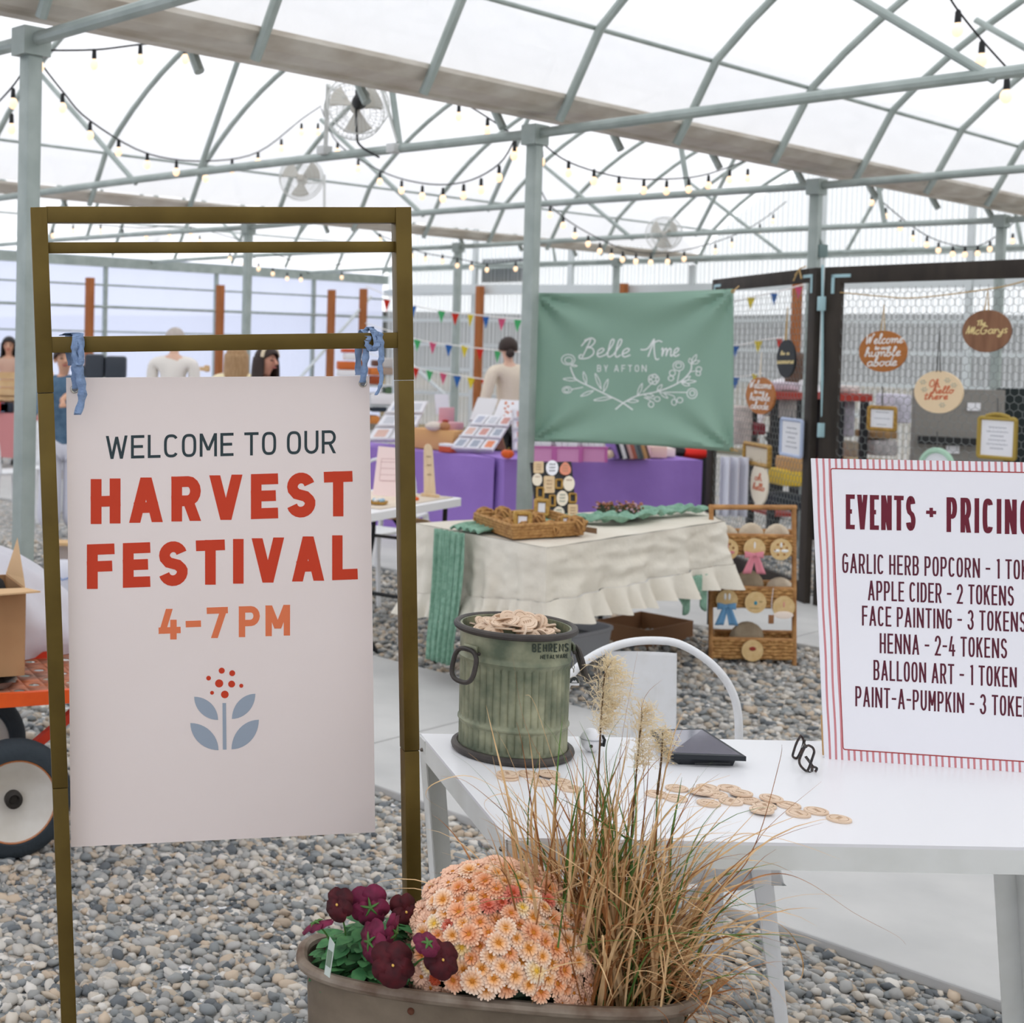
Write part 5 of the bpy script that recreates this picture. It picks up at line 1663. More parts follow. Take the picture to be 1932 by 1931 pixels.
# dried flower wreath and twigs
wr = thing('dried_wreath', 'small dark wreath of dried pink and brown flowers on the stall table', 'wreath', on(1169, 972, TB + .02).to_tuple())
wc = on(1169, 966, TB + .045)
MB().tube([wc + Vector((.085 * math.cos(2 * PI * k / 24), .075 * math.sin(2 * PI * k / 24), .008 * math.sin(k * 3))) for k in range(24)], .028, 8, closed=True).build('moss_ring', mat('dark_moss', (52, 62, 44), .95, bump=(90, .8)), wr)
for nm, colr, nn in (('dried_flowers', (176, 118, 96), 70), ('dried_leaves', (134, 92, 52), 70), ('pale_flowers', (196, 160, 168), 40)):
    mb = MB()
    for k in range(nn):
        a = R5.uniform(0, 6.3)
        p = wc + Vector(((.085 + R5.gauss(0, .02)) * math.cos(a), (.075 + R5.gauss(0, .02)) * math.sin(a), R5.uniform(0, .045)))
        mb.ball(p, (R5.uniform(.004, .010),) * 2 + (R5.uniform(.003, .008),), 6, 4)
    mb.build(nm, mat(nm, colr, .9), wr)['kind'] = 'stuff'
tw = thing('twig_bundle', 'few brown twigs lying on the tablecloth beside the wicker tray', 'twigs', on(1118, 1000, TB + .01).to_tuple())
for k in range(5):
    a, b = on(1098, 994 + k * 2, TB + .014 + .003 * k), on(1126, 998 + k * 2.2, TB + .012 + .002 * k)
    MB().tube([a, b], .003, 6).build('twig', mat('twig_brown', (120, 92, 66), .8), tw)
# grey tub and cardboard tray below the table
gb = thing('plastic_tote', 'grey plastic storage tote on the gravel under the stall table', 'storage tote', on(1130, 1258, 0).to_tuple())
c0 = on(1128, 1258, 0)
def tote(u, v):
    lv_ = ((.0, 0), (.9, 0), (1.0, .16), (1.04, .165), (1.04, .18), (.97, .18), (.9, .03))
    j = int(round(v * 6))
    k, z = lv_[j]
    a = 2 * PI * u
    e = .45
    x = math.copysign(abs(math.cos(a)) ** e, math.cos(a)) * .215; y = math.copysign(abs(math.sin(a)) ** e, math.sin(a)) * .16
    return c0 + GD * x * k + CD * (y * k + .18) + Vector((0, 0, z))
MB().grid(tote, 64, 6, wrap=True).build('tub', mat('grey_plastic_tote', (176, 178, 182), .5), gb)
MB().box(c0 + CD * .18 + Vector((0, 0, .12)), (.36, .26, .02), rotmat(GD, CD, (0, 0, 1)), .004).build('contents', M_BLACKM, gb)
M_CARD = mat('cardboard', (188, 146, 104), .8, var=(6, .3, .7), rgb2=(172, 130, 90))
def boxy(name, label, cat, c, sz, m, rot=None, group=None, bev=.004):
    return tag(MB().box(c, sz, rot or rotmat(GD, CD, (0, 0, 1)), bev).build(name, m, None, origin=Vector(c) - Vector((0, 0, sz[2] / 2))), label, cat, group)
c1 = on(1246, 1214, 0)
bx = thing('cardboard_tray', 'open brown cardboard tray on the gravel behind the stall table leg', 'cardboard box', c1.to_tuple())
for dx, dy, sx, sy in ((0, .16, .46, .006), (0, -.16, .46, .006), (.23, 0, .006, .32), (-.23, 0, .006, .32)):
    MB().box(c1 + GD * dx + CD * (dy + .1) + Vector((0, 0, .055)), (sx, sy, .11), rotmat(GD, CD, (0, 0, 1))).build('panel', mat('brown_card_dark', (128, 92, 62), .8), bx, smooth=False)
MB().box(c1 + CD * .1 + Vector((0, 0, .008)), (.46, .32, .006), rotmat(GD, CD, (0, 0, 1))).build('base', mat('brown_card_dark', (128, 92, 62), .8), bx, smooth=False)

# ---------------------------------------------------------------- wicker tiered stand with name rounds
M_RATT = mat('rattan', (198, 148, 92), .6, var=(18, .3, .7), rgb2=(150, 102, 56))
YS = on(1345, 1240, 0).y - .16
sl, sr = at(1342, 1240, YS).x, at(1498, 1245, YS).x
def SP(x, y, dy=0): return at(x, y, YS + dy)
ws = thing('wicker_stand', 'three-tier wicker and rattan stand of pouches with wooden rounds on the gravel', 'display stand', ((sl + sr) / 2, YS, 0))
DPT = .2
DX = .43 * DPT
for x0, x1 in ((1342, 1341), (1498, 1499)):
    for dy in (0,):
        a, b = SP(x0, 958), SP(x1, 1243)
        MB().tube([a + Vector((0, dy, 0)), Vector((b.x, b.y + dy, 0.0))], .0125, 8).build('post', M_RATT, ws)
for dy in (0,):
    mb = MB().tube([SP(1338, 957, 0) + Vector((0, dy, 0)), SP(1502, 958, 0) + Vector((0, dy, 0))], .0135, 8)
    hb = mb.build('top_bar', M_RATT, ws)
mb = MB()
for ti, (yt, yb) in enumerate(((1011, 1048), (1110, 1148), (1207, 1244))):
    zt, zb = SP(1420, yt).z, max(SP(1420, yb).z, .02)
    bk_ = MB()
    nrow = 6
    x0, x1 = SP(1343, yt).x, SP(1499, yt).x
    for k in range(nrow):
        z = zb + (zt - zb) * (k + .5) / nrow
        loop = []
        for (ax, ay), (bx_, by_) in (((x0, YS), (x1, YS)), ((x1, YS), (x1 + DX, YS + DPT)), ((x1 + DX, YS + DPT), (x0 + DX, YS + DPT)), ((x0 + DX, YS + DPT), (x0, YS))):
            for j in range(16):
                f_ = j / 16
                loop.append(Vector((ax + (bx_ - ax) * f_, ay + (by_ - ay) * f_, z)) + Vector((0, -.004 if (j + k) % 2 else .004, .002 * math.sin(j * 1.3 + k))))
        bk_.tube(loop, (zt - zb) / nrow * .62, 6, closed=True)
    bk_.hexa([Vector(q_) for z_ in (zb, zb + .008) for q_ in ((x0, YS, z_), (x1, YS, z_), (x1 + DX, YS + DPT, z_), (x0 + DX, YS + DPT, z_))])
    bk_.build('basket_tier', M_WICK, ws)
    MB().tube([Vector((x0, YS, zt)), Vector((x1, YS, zt)), Vector((x1 + DX, YS + DPT, zt)), Vector((x0 + DX, YS + DPT, zt))], .011, 8, closed=True).build('tier_rim', M_RATT, ws)
M_POUCH = mat('linen_pouch', (226, 212, 190), .9, var=(14, .3, .7), rgb2=(204, 188, 164), bump=(30, .4))
M_POUCHD = mat('flax_pouch', (190, 174, 148), .9, var=(14, .3, .7), rgb2=(164, 148, 124), bump=(30, .4))
def pouch(x, yb, w, h, dy, lab, m, folds=5):
    s_ = (YS + dy) / F
    c = SP(x, yb, dy)
    t = thing('fabric_pouch', lab, 'pouch', c.to_tuple(), 0, 'pouches in the wicker stand')
    W, Hh = w * s_ / 2, h * s_
    def fn(u, v):
        a = 2 * PI * u
        pr = (1.0, 1.05, 1.0, .86, .62, .3, .02)
        i = min(int(v * 6), 5); f_ = v * 6 - i
        r = pr[i] * (1 - f_) + pr[i + 1] * f_
        zz = (0, .2, .45, .68, .86, .97, 1.0)
        z = zz[i] * (1 - f_) + zz[i + 1] * f_
        r *= 1 + .07 * math.sin(a * folds + 3 * v) * (1 - abs(v - .5))
        return c + Vector((W * r * math.cos(a), W * .45 * r * math.sin(a), Hh * z))
    MB().grid(fn, 28, 12, wrap=True).build('sack', m, t)
    return t
pouch(1368, 1030, 48, 40, .1, 'cream pouch on the top wicker tier above the dotted round', M_POUCH)
pouch(1416, 1030, 48, 44, .1, 'cream pouch on the top wicker tier above the pink bow', M_POUCH, 4)
pouch(1465, 1030, 48, 42, .1, 'cream pouch on the top wicker tier above the dotted white-lettered round', M_POUCH, 6)
pouch(1365, 1125, 44, 62, .08, 'tall grey-cream pouch on the middle wicker tier nearest the table', M_POUCHD)
pouch(1412, 1125, 54, 50, .1, 'flax pouch on the middle wicker tier under the pink bow', M_POUCHD, 4)
pouch(1470, 1125, 50, 36, .1, 'low cream pouch on the middle wicker tier by the hanging tag', M_POUCH, 6)
pouch(1408, 1220, 62, 48, .1, 'dark flax pouch alone in the bottom wicker tier', M_POUCHD, 5)
M_ROUND = mat('birch_round', (228, 198, 146), .7, var=(40, .3, .7), rgb2=(214, 180, 124))
def taground(x, y, r, lab, marks, bow=None):
    s_ = YS / F
    c = SP(x, y, -.025)
    t = thing('wooden_round', lab, 'wooden round', c.to_tuple(), 0, 'wooden rounds on the wicker stand')
    MB().lathe([(r * s_, 0), (r * s_, .005)], 32, c, rotmat((1, 0, 0), (0, 0, 1), (0, -1, 0))).build('disc', M_ROUND, t)
    f0 = c + Vector((0, -.0055, 0))
    for colr, pts in marks:
        mb = MB()
        for px_, py_, rx, rz in pts:
            mb.ball(f0 + Vector((px_ * r * s_, 0, py_ * r * s_)), (rx * r * s_, .0015, rz * r * s_), 10, 6)
        mb.build('painted_mark', mat('mark_%d_%d_%d' % colr, colr, .7), t)
    if bow:
        m = mat('bow_%d_%d_%d' % bow, bow, .85)
        b = thing('fabric_bow', ('pink' if bow[0] > bow[2] else 'blue') + ' fabric bow pinned below a wooden round on the wicker stand', 'bow', SP(x, y + r * .5, -.03).to_tuple(), 0, 'bows on the wicker stand')
        b.name = 'fabric_bow'
        o = SP(x, y + r * .55, -.04)
        for sx in (-1, 1):
            def lp(u, v, sx=sx):
                a = PI * u
                return o + Vector((sx * r * s_ * .95 * math.sin(a) * (.9), .008 * math.cos(a), (v - .5) * r * s_ * .6 * (.45 + .6 * math.sin(a))))
            MB().grid(lp, 10, 3).build('bow_loop', m, b, thick=.002)
            def tl(u, v, sx=sx):
                return o + Vector((sx * (r * s_ * (.12 + .55 * v) + (u - .5) * r * s_ * (.5 + .35 * v)), -.004 + .004 * math.sin(u * 6), -v * r * s_ * 1.75))
            MB().grid(tl, 6, 6).build('bow_tail', m, b, thick=.002)
        MB().ball(o, (.008, .008, .01), 8, 6).build('bow_knot', m, b)
dots = [(.55 * math.cos(a), .55 * math.sin(a), .12, .12) for a in (0.3, 1.2, 2.2, 3.3, 4.2, 5.3)] + [(0, .1, .1, .1)]
taground(1372, 1037, 20.5, 'leaf-dotted wooden round with pink lettering on the top tier', [((150, 104, 60), dots), ((210, 128, 134), [(0, 0.3, .1, .28), (-.3, -.25, .32, .14), (.35, -.25, .32, .14)])])
taground(1423, 1036, 20.5, 'plain wooden round with a white stripe above the pink bow', [((240, 240, 240), [(0, .35, .09, .32)])], (226, 142, 156))
taground(1473, 1037, 20.5, 'dotted wooden round with white script on the top tier', [((170, 118, 62), dots), ((242, 242, 240), [(0, .4, .1, .26), (-.4, -.12, .3, .14), (.35, -.12, .34, .14)])])
taground(1371, 1133, 20.5, 'wooden round with two white stripes above the blue bow', [((240, 240, 240), [(-.18, .35, .12, .32), (.2, .35, .12, .32)])], (108, 158, 198))
taground(1425, 1137, 20.5, 'wooden round with a small blue motif on the middle tier', [((64, 140, 160), [(0, -.05, .16, .2)]), ((190, 160, 110), [(.5, .1, .2, .1), (-.1, -.5, .5, .08)])])
taground(1478, 1146, 21, 'wooden round with a pink stripe and pale ruffle on the middle tier', [((218, 140, 140), [(0, .25, .06, .3)]), ((248, 232, 218), [(0, -.7, .9, .35)])])
taground(1419, 1228, 20.5, 'wooden round with a red square on the bottom tier', [((150, 52, 40), [(0, .18, .33, .2)])])
tt = thing('price_tag', 'small brown price tag dangling from the middle wicker tier', 'tag', SP(1455, 1170, -.03).to_tuple())
MB().box(SP(1455, 1169, -.03), (.028, .002, .046), None, .0005).build('tag', mat('kraft_tag', (150, 104, 68), .8), tt)
MB().tube([SP(1455, 1161, -.03), SP(1456, 1135, -.03), SP(1459, 1110, -.02)], .0015, 5).build('string', M_PAPER, tt)

# ---------------------------------------------------------------- green banner
M_BAN = mat('sage_vinyl', (140, 174, 155), .5, var=(2, .2, .8), rgb2=(134, 168, 149), spec=.5)
pYL = onC(1008, 690, C1 - .1).y
BP = Board([(1010, 553), (1384, 545), (1384, 853), (1003, 833)], [at(1010, 553, 8.45), at(1384, 545, 7.95), at(1384, 853, 7.95), at(1003, 833, 8.45)])
bn = thing('vinyl_banner', 'sage green banner with white script and flower sprays tied beside the steel post', 'banner', BP.world(.5, 1).to_tuple())
def band(u, v):
    w_ = 0
    for cx_, cy_, s_ in ((0, 0, 1), (1, 0, -1), (0, 1, .5), (1, 1, -.6)):
        d = math.hypot(u - cx_, v - cy_)
        a = math.atan2(abs(v - cy_), abs(u - cx_) + 1e-6)
        w_ += .03 * math.sin(a * 9 + s_) * math.exp(-d * 3.2) * min(1, d * 8)
    sag = .02 * math.sin(PI * u) * (1 - v)
    return w_ - .03 * math.sin(PI * u) * math.sin(PI * v)
def bpt(u, v, h=0.0):
    return BP.world(u, v + .012 * math.sin(PI * u) * (1 - 2 * v) * 1.0, band(u, v) + h)
MB().grid(bpt, 60, 44).build('sheet', M_BAN, bn, thick=.002)
def bmark(x, y, h): 
    u, v = BP.uv(x, y)
    return bpt(u, v, h + .0022)
M_BW = mat('white_print', (232, 236, 234), .6)
KB = 400 / 1931
def B_(x, y): return (1000 + x * KB, 500 + y * KB)
mb = MB()
cursive_on(mb, 'Belle', 1095, 1194, 673, 33, 2.6, bmark)
cursive_on(mb, 'Ame', 1222, 1286, 672, 32, 2.6, bmark)
mb.build('script', M_BW, bn, smooth=False)
mb = MB()
ls, W = text_lines('BY AFTON', .6, .6)
kx = (1224 - 1131) / W
strokes(mb, [[(1131 + a * kx, 701 - b * 11.5) for a, b in l] for l in ls], 1.7, bmark, .0006, True)
mb.build('lettering', M_BW, bn, smooth=False)
mb = MB()
def ln(pts, w): strokes(mb, [[(q.x, q.y) for q in spline([Vector(B_(*p) + (0,)) for p in pts], 5)]], w, bmark, .0006)
def leaf(x0, y0, x1, y1, w=14):
    dx, dy = x1 - x0, y1 - y0
    L = math.hypot(dx, dy); nx, ny = -dy / L * w, dx / L * w
    ln([(x0, y0), (x0 + dx * .5 + nx, y0 + dy * .5 + ny), (x1, y1), (x0 + dx * .5 - nx, y0 + dy * .5 - ny), (x0, y0)], 1.7)
def ringf(x, y, rx, ry): ln([(x + rx * math.cos(k * PI / 5), y + ry * math.sin(k * PI / 5)) for k in range(11)], 1.8)
ln([(960, 1332), (860, 1262), (700, 1180), (560, 1110), (440, 1050), (395, 980), (378, 925)], 2.6)
ln([(800, 1328), (880, 1262), (1000, 1200), (1180, 1160), (1330, 1100), (1420, 1040), (1480, 960), (1485, 890)], 2.6)
ringf(358, 862, 62, 48); ringf(362, 868, 36, 28); leaf(385, 915, 440, 920, 8)
ringf(348, 1142, 44, 30); ringf(345, 1142, 22, 18); ln([(390, 1138), (500, 1118)], 1.8)
for q in ((450, 1050, 312, 1040), (530, 1090, 500, 975), (600, 1150, 480, 1200), (670, 1140, 610, 990), (690, 1165, 730, 1045), (780, 1215, 600, 1240), (1000, 1200, 1045, 1085), (1180, 1150, 1225, 1095), (1200, 1160, 1275, 1220), (1060, 1190, 1150, 1200), (905, 1250, 1010, 1248), (1390, 1070, 1525, 1062), (1400, 1075, 1475, 1015), (1490, 890, 1530, 815), (1480, 900, 1470, 850), (1490, 900, 1555, 872), (1400, 1080, 1470, 1100)): leaf(*q)
ringf(1150, 1045, 48, 46)
for k in range(5): ringf(1150 + 34 * math.cos(k * 1.257), 1045 + 34 * math.sin(k * 1.257), 16, 16)
ln([(1130, 1085), (1050, 1165)], 1.8)
ringf(1372, 920, 48, 44); ringf(1372, 915, 26, 22); ln([(1382, 965), (1360, 1080)], 1.8)
ringf(1318, 985, 26, 26); ringf(1305, 1035, 24, 22); ringf(1550, 950, 24, 22); ringf(1545, 990, 20, 20); ln([(1530, 965), (1470, 975)], 1.6)
ringf(1492, 1175, 44, 46); ringf(1494, 1172, 22, 24); ln([(1450, 1165), (1240, 1165)], 1.8)
ringf(1180, 1230, 26, 22); ringf(1125, 1280, 24, 26); ln([(1060, 1215), (1110, 1240), (1125, 1255)], 1.6); ln([(1060, 1215), (1155, 1228)], 1.6)
ringf(1332, 1258, 22, 28); ringf(1385, 1238, 26, 24); ln([(1250, 1175), (1330, 1200), (1340, 1235)], 1.6)
mb.build('flower_spray', M_BW, bn, smooth=False)
for x, y, q in ((1012, 558, (1004, 552)), (1383, 550, (1394, 540)), (1006, 826, (998, 822)), (1381, 848, (1392, 852))):
    p = bmark(x, y, .003)
    MB().tube([p + Vector((.009 * math.cos(k * PI / 6), -.001, .009 * math.sin(k * PI / 6))) for k in range(12)], .003, 6, closed=True).build('grommet', M_GOLD, bn)
    MB().tube([p, at(*q, p.y + .02)], .0035, 6).build('tie_cord', mat('jute', (196, 164, 112), .9), bn)
# ================================================================ purple-clothed stall behind
M_PURP = mat('purple_cloth', (160, 126, 204), .9, var=(3, .3, .7), rgb2=(150, 116, 194), bump=(14, .3))
ZP = .74
def stall(pA, pB, dv, label, cloth_lab, m, z, drop_, group=None):
    a, b = Vector(pA), Vector(pB)
    n = Vector(((b - a).y, -(b - a).x, 0)).normalized()
    Q = [a, b, b + dv, a + dv]
    c = sum(Q, Vector()) / 4
    t = thing('folding_table', label, 'table', (c.x, c.y, 0), 0, group)
    QI = [c + (p - c) * .95 for p in Q]
    MB().hexa([p - Vector((0, 0, .006)) for p in QI] + [p - Vector((0, 0, .04)) for p in QI]).build('tabletop', mat('grey_table', (150, 150, 150), .6), t, smooth=False)
    for p in QI:
        p = c + (p - c) * .93
        MB().tube([Vector((p.x, p.y, 0)), Vector((p.x, p.y, z - .04))], .014, 8).build('leg', M_BLACKM, t)
    cl_ = thing('tablecloth', cloth_lab, 'tablecloth', (c.x, c.y, z - drop_))
    def sk(u, v):
        q = 4 * u % 4; i = int(q) % 4; f_ = q - int(q)
        p = Q[i].lerp(Q[(i + 1) % 4], f_)
        tt_ = (Q[(i + 1) % 4] - Q[i]).normalized()
        nn = Vector((tt_.y, -tt_.x, 0))
        if (p + nn - c).length < (p - nn - c).length: nn = -nn
        fold = .012 * math.sin(q * 17) + .010 * math.sin(q * 41 + 2)
        return p + nn * (.004 + (.015 + fold) * v) + Vector((0, 0, -drop_ * v))
    mb = MB()
    mb.grid(sk, 200, 6, wrap=True)
    mb.add([p for p in Q], [(0, 1, 2, 3)])
    mb.build('cloth', m, cl_, angle=1.2)
    return Q
pA, pB, pC = on(640, 838, ZP), on(944, 866, ZP), on(1325, 869, ZP)
dv1 = Vector((-.12, .80, 0))
stall(pA, pB + (pA - pB).normalized() * .06, dv1, 'folding table hidden under purple cloth, the one carrying card racks', 'purple tablecloth under the card racks and cardboard box', M_PURP, ZP, .69)
dv2 = Vector((-.12, .78, 0))
stall(pB + Vector((.02, -.04, 0)), pC, dv2, 'folding table hidden under purple cloth, the one carrying pink bins', 'purple tablecloth under the pink bins and row of books', M_PURP, ZP + .004, .70)
ZQ = ZP + .006
def card_rack(label, px, Y0, Y1, rows, cols, pal, seed, thick=.02):
    b = Board(px, [at(*px[0], Y1), at(*px[1], Y1), at(*px[2], Y0), at(*px[3], Y0)])
    t = thing('card_rack', label, 'card rack', b.world(.5, 1).to_tuple())
    mb = MB(); b.slab(mb, thick); mb.build('back_panel', mat('white_rack', (232, 230, 232), .6), t, smooth=False)
    q = random.Random(seed)
    for r in range(rows):
        v1 = (r + 1) / rows
        sh = MB()
        sh.beam(b.world(0, v1 - .01, .018), b.world(1, v1 - .01, .018), .02, .012)
        sh.build('ledge', mat('white_rack', (232, 230, 232), .6), t, smooth=False)
        for k in range(cols):
            u0, u1 = (k + .08) / cols, (k + .92) / cols
            v0 = r / rows + .1 / rows
            col = q.choice(pal)
            V = [b.world(u0, v0, .012), b.world(u1, v0, .012), b.world(u1, v1 - .04, .016), b.world(u0, v1 - .04, .016)]
            cobj = MB().hexa(V + [p - b.n * .004 for p in V]).build('greeting_card', M_PAPER, t, smooth=False)
            W2 = [b.world(u0 + .16 / cols, v0 + .14 / rows, .0155), b.world(u1 - .16 / cols, v0 + .14 / rows, .0155), b.world(u1 - .16 / cols, v1 - .22 / rows, .018), b.world(u0 + .16 / cols, v1 - .22 / rows, .018)]
            MB().hexa(W2 + [p - b.n * .002 for p in W2]).build('card_print', mat('card_%d_%d_%d' % col, col, .7), cobj, smooth=False)
    bl2 = (b.world(.5, 0, -.02) + Vector((.1, .2, 0))); bl2.z = ZQ + .02
    MB().beam(b.world(.5, .1, -.02), Vector((bl2.x, bl2.y, ZQ)), .08, .01).build('back_leg', mat('kraft_leg', (206, 164, 110), .8), t)
    return t
PALC = [(214, 160, 150), (186, 190, 204), (226, 190, 176), (170, 178, 190), (206, 208, 214), (236, 150, 110)]
YR = pB.lerp(pA, .2).y + .2
card_rack('slanted white rack with three rows of greeting cards on the purple stall', [(902, 782), (972, 786), (930, 852), (846, 848)], YR, YR + .28, 3, 3, PALC, 1)
card_rack('tall upright white card rack close behind the steel post', [(966, 772), (1000, 772), (996, 850), (968, 850)], YR + .1, YR + .2, 4, 1, PALC, 2)
card_rack('wide slanted card rack behind the bare leg of the sign stand', [(742, 757), (808, 757), (776, 832), (690, 832)], YR + .6, YR + .85, 3, 2, PALC, 3)
gl_ = thing('paper_pack', 'upright sheet of orange-leaf patterned paper above the card rack', 'paper', at(955, 800, YR + .5).to_tuple())
b = Board([(944, 754), (984, 756), (972, 800), (926, 798)], [at(944, 754, YR + .55), at(984, 756, YR + .55), at(972, 800, YR + .42), at(926, 798, YR + .42)])
mb = MB(); b.slab(mb, .01); mb.build('sheet', M_PAPER, gl_, smooth=False)
mb = MB()
for k in range(16):
    c = b.world(R5.uniform(.1, .9), R5.uniform(.1, .9), .002)
    mb.ball(c, (.01, .003, .012), 6, 4)
mb.build('leaf_print', mat('orange_leaf_print', (228, 134, 78), .7), gl_)['kind'] = 'stuff'
g2 = thing('paper_pack', 'clear wrapped pack of white paper beside the leaf-patterned sheet', 'paper', at(918, 790, YR + .5).to_tuple())
b = Board([(902, 750), (940, 753), (924, 797), (886, 792)], [at(902, 750, YR + .6), at(940, 753, YR + .6), at(924, 797, YR + .46), at(886, 792, YR + .46)])
mb = MB(); b.slab(mb, .02); mb.build('pack', mat('clear_wrap', (224, 222, 224), .15, spec=.8), g2, smooth=False)
bc = on(812, 851, ZQ) + Vector((.1, .22, 0))
bx2 = boxy('cardboard_box', 'orange-brown cardboard box on the purple stall beside the sign stand', 'cardboard box', bc + Vector((0, 0, .085)), (.16, .46, .17), mat('orange_card', (222, 172, 116), .8))
lid = thing('gift_box', 'open dusty pink gift box resting on the cardboard box', 'gift box', (bc + Vector((.05, .1, .17))).to_tuple())
lc = bc + Vector((.09, .05, .17))
MB().box(lc + Vector((0, 0, .03)), (.2, .2, .06), rotmat(GD, CD, (0, 0, 1)), .003).build('box', mat('pink_card', (218, 164, 172), .8), lid)
MB().box(lc + Vector((.02, .12, .11)), (.2, .012, .14), rotmat(GD, CD, (0, 0, 1)), .003).build('lid', mat('pink_card', (218, 164, 172), .8), lid)
ps = thing('plush_toy', 'small white and brown plush figure on the cardboard box', 'toy', (bc + Vector((-.08, -.05, .17))).to_tuple())
pc_ = bc + Vector((-.05, -.08, .2))
MB().ball(pc_, (.075, .05, .04), 12, 8).build('body', mat('white_plush', (226, 214, 202), .95, bump=(60, .8)), ps)
MB().ball(pc_ + Vector((.09, -.02, 0)), (.05, .045, .04), 12, 8).build('head', mat('brown_plush', (182, 130, 94), .95, bump=(60, .8)), ps)
MB().ball(pc_ + Vector((.10, .0, .045)), (.03, .03, .015), 10, 6).build('red_cap', mat('dark_red_knit', (160, 50, 50), .9), ps)
wsn = thing('notice_card', 'blank white card standing upright behind the gift box', 'notice', at(838, 785, YR + 1).to_tuple())
MB().prism([(-.06, -.09), (.06, -.09), (.06, .09), (-.06, .09)], at(834, 763, YR + .95), (1, 0, 0), (-.05, .1, 1), .004).build('card', M_PAPER, wsn, smooth=False)
MB().beam(at(834, 776, YR + .95), Vector((at(834, 776, YR + .95).x, YR + 1.0, ZQ)), .02, .02).build('stand', M_PAPER, wsn)
rb = boxy('card_box', 'small box with a red base and white lid at the foot of the card rack', 'box', on(846, 854, ZQ) + Vector((0, .03, .025)), (.09, .12, .05), mat('red_card', (206, 90, 60), .7))
MB_ = MB().box(on(846, 854, ZQ) + Vector((0, .03, .06)), (.088, .118, .022), rotmat(GD, CD, (0, 0, 1)), .003)
lidb = MB_.build('lid', M_PAPER, None)
lidb.parent = bx2 and rb; lidb.matrix_parent_inverse = Matrix.Translation(-rb.location)
M_PUMP = mat('pumpkin_skin', (232, 104, 32), .5, var=(8, .3, .7), rgb2=(214, 84, 20))
def pumpkin(c, r, label, m=None, hs=.75, group=None):
    t = thing('pumpkin', label, 'pumpkin', c.to_tuple(), 0, group)
    def fn(u, v):
        a = 2 * PI * u; th = PI * v
        k = 1 - .07 * abs(math.cos(a * 5)) ** .6
        return c + Vector((r * k * math.sin(th) * math.cos(a), r * k * math.sin(th) * math.sin(a), r * hs * (1 - math.cos(th)) * (1 - .12 * math.exp(-((th - PI) / .5) ** 2))))
    MB().grid(fn, 40, 14, wrap=True).build('body', m or M_PUMP, t)
    MB().tube([c + Vector((0, 0, r * hs * 1.75)), c + Vector((.1 * r, 0, r * hs * 2.05)), c + Vector((.3 * r, 0, r * hs * 2.3))], [r * .14, r * .1, r * .12], 7).build('stem', mat('pumpkin_stem', (120, 110, 60), .9), t)
pumpkin(on(961, 867, ZQ) + Vector((0, .06, 0)), .052, 'small orange pumpkin on the purple cloth by the steel post')
pumpkin(on(1155, 868, ZQ + .004) + Vector((0, .10, 0)), .052, 'cream fluffy pumpkin between the pink bins and books', mat('cream_knit', (236, 214, 186), .95, bump=(80, .8)))
# pink storage bins with white lids
def pinkbin(x0, x1, y, lab):
    a, b = on(x0, y, ZQ + .004), on(x1, y, ZQ + .004)
    c = (a + b) / 2 + Vector((0, .14, 0))
    w = (b - a).length
    t = thing('storage_bin', lab, 'storage bin', c.to_tuple(), 0, 'pink bins on the purple stall')
    m = mat('pink_clear_plastic', (218, 150, 196), .3)
    h = .12
    for dx, dy, sx, sy in ((0, -.1, w, .006), (0, .1, w, .006), (-w / 2, 0, .006, .2), (w / 2, 0, .006, .2)):
        MB().box(c + Vector((dx, dy, h / 2)), (sx, sy, h)).build('side', m, t, smooth=False)
    for sx in (-1, 1):
        MB().box(c + Vector((sx * (w / 2 - .01), -.105, h / 2)), (.02, .012, h)).build('corner_post', mat('magenta_plastic', (196, 104, 170), .4), t)
    MB().box(c + Vector((0, -.104, h - .008)), (w, .012, .014)).build('rim', mat('magenta_plastic', (196, 104, 170), .4), t)
    for k in range(4):
        MB().box(c + Vector(((k - 1.5) * w * .2, 0, .13 + .014 * (k % 2))), (w * .19, .17, .12), Matrix.Rotation(.12 * (k - 1.5), 3, 'Y'), .004).build('card_bundle', M_PAPER, t)
    MB().box(c + Vector((0, 0, .06)), (w * .9, .17, .09)).build('contents', mat('pale_pink_paper', (244, 214, 222), .8), t)
pinkbin(1000, 1046, 872, 'pink storage bin of white paper nearest the steel post')
pinkbin(1050, 1097, 873, 'pink storage bin of white paper, the middle one of three')
pinkbin(1100, 1146, 873, 'pink storage bin of white paper next to the cream pumpkin')
# books
x = 1168
BK = [((150, 120, 190), 'lavender'), ((40, 42, 60), 'navy'), ((230, 228, 232), 'white'), ((60, 52, 66), 'charcoal'), ((206, 160, 156), 'dusty pink'), ((172, 96, 80), 'brick'), ((110, 122, 128), 'slate'), ((88, 96, 100), 'dark grey'), ((196, 150, 100), 'tan'), ((120, 90, 80), 'brown')]
for i, (col, cn) in enumerate(BK):
    c = on(x, 868, ZQ + .004) + Vector((0, .12, 0))
    w = .022 + .006 * (i % 3)
    h = .15 + .012 * (i % 3)
    t = thing('book', '%s slim book leaning in the row on the purple stall' % cn, 'book', c.to_tuple(), 0, 'books on the purple stall')
    Rb = Matrix.Rotation(-.32, 3, 'Y')
    o = c + Rb @ Vector((0, 0, h / 2)) + Vector((0, 0, .006))
    MB().box(o, (w, .2, h), Rb, .002).build('cover', mat('book_%s' % cn.replace(' ', '_'), col, .6), t)
    MB().box(o + Rb @ Vector((0, -.001, .001)), (w * .7, .196, h * 1.004), Rb).build('pages', M_PAPER, t, smooth=False)
    x += 6.6
